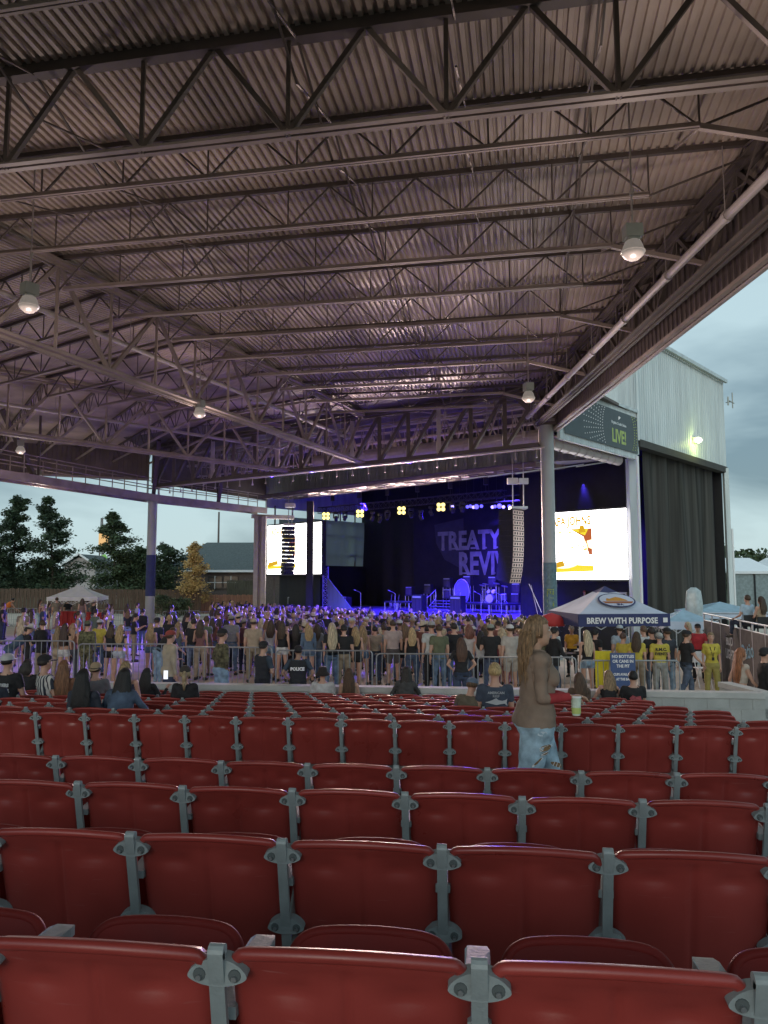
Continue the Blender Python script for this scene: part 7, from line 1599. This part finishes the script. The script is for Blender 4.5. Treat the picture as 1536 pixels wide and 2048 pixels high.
for i, px in enumerate((430, 462)): p = pt(px, 1165, 79.9); b = MB(); b.box((p.x, 79.9, p.z), (1.5, .12, 1.3)); w1 = b.build('window', M_['dark_glass'], h1); b = MB(); b.box((p.x, 79.84, p.z), (1.62, .05, .06)); b.box((p.x, 79.84, p.z), (.06, .05, 1.4)); b.build('window_frame', M_['white'], w1)
hs('house', 'small pale gabled house showing between the two left pine trees', pt(130, 1100, 92).x, pt(192, 1100, 92).x, 92, 8, pt(150, 1130, 92).z, pt(150, 1108, 92).z, M_['siding'], M_['shingle'], True)
# annex of the stage wing seen through the far scrim
hs('annex_building', 'dark annex with a low gabled roof seen through the far wing of the stage', pt(645, 1100, 84).x, pt(720, 1100, 84).x, 84, 6, pt(650, 1150, 84).z, pt(690, 1108, 84).z, M_['brick'], M_['shingle'], True)
lp = tag(empty('light_pole', pt(438, 1100, 95)), 'thin tall dark pole rising above the grey roofed house', 'pole'); p = pt(438, 1024, 95); b = MB(); b.tube((p.x, 95, -1), (p.x, 95, p.z), .17, .11, n=10); b.build('shaft', M_['steel_dk'], lp)
tw = tag(empty('light_tower', pt(206, 1120, 100)), 'slim tower with glowing orange and green signs behind the pine trees', 'tower'); p = pt(204, 1036, 100); b = MB()
for dx in (-.3, .3): b.tube((p.x + dx, 100, -1), (p.x + dx * .3, 100, p.z), .08, n=6)
b.build('mast', M_['steel_dk'], tw); p = pt(208, 1083, 99.5); b = MB(); b.box((p.x, 99.5, p.z), (1.3, .4, 2.2)); b.build('orange_sign', emis('orange_sign', (1, .60, .22), .8), tw); p = pt(203, 1118, 99.5); b = MB(); b.box((p.x, 99.5, p.z), (1.4, .4, .8), Matrix.Rotation(R(-25), 3, 'Y')); b.build('green_sign', emis('green_sign', (.3, .8, .15), .45), tw)
# far woods
def woods(name, x0, x1, Y, z0, z1, n, lab, m, seed):
    rs = random.Random(seed); b = MB()
    for i in range(n):
        x = rs.uniform(x0, x1); env = z1 * (.80 + .12 * math.sin(x * .13) + .08 * math.sin(x * .41 + 1)) + rs.gauss(0, .4); z = z0 + (env - z0) * rs.random() ** .55; y = Y + rs.uniform(0, 22); s = rs.uniform(.5, 1.2)
        u = Vector((rs.gauss(0, 1), rs.gauss(0, .6), rs.gauss(0, 1))).normalized(); v = u.cross(Vector((rs.gauss(0, 1), rs.gauss(0, 1), rs.gauss(0, 1)))).normalized(); p = Vector((x, y, z)); b.add([p - u * s, p + v * s * .7, p + u * s, p - v * s * .7], [(0, 1, 2, 3)])
    b.box(((x0 + x1) / 2, Y + 24, (z0 + z1 * .62) / 2), (x1 - x0, 1, z1 * .62 - z0)); o = b.build(name, m); o['kind'] = 'stuff'; o['label'] = lab; o['category'] = 'woods'
woods('far_woods', 90, 200, 240, -6, pt(1500, 1082, 240).z, 9000, 'far dark line of woods behind the marquee at the right', M_['leaf_mid'], 3)
woods('far_woods', -130, -28, 130, -3, pt(150, 1122, 130).z, 8000, 'far dark woods behind the houses at the left', M_['leaf'], 4)
for o in bpy.data.objects:
    l = o.get('label')
    if l and len(l.split()) > 16: print('LONG', len(l.split()), l)
if wd: pass
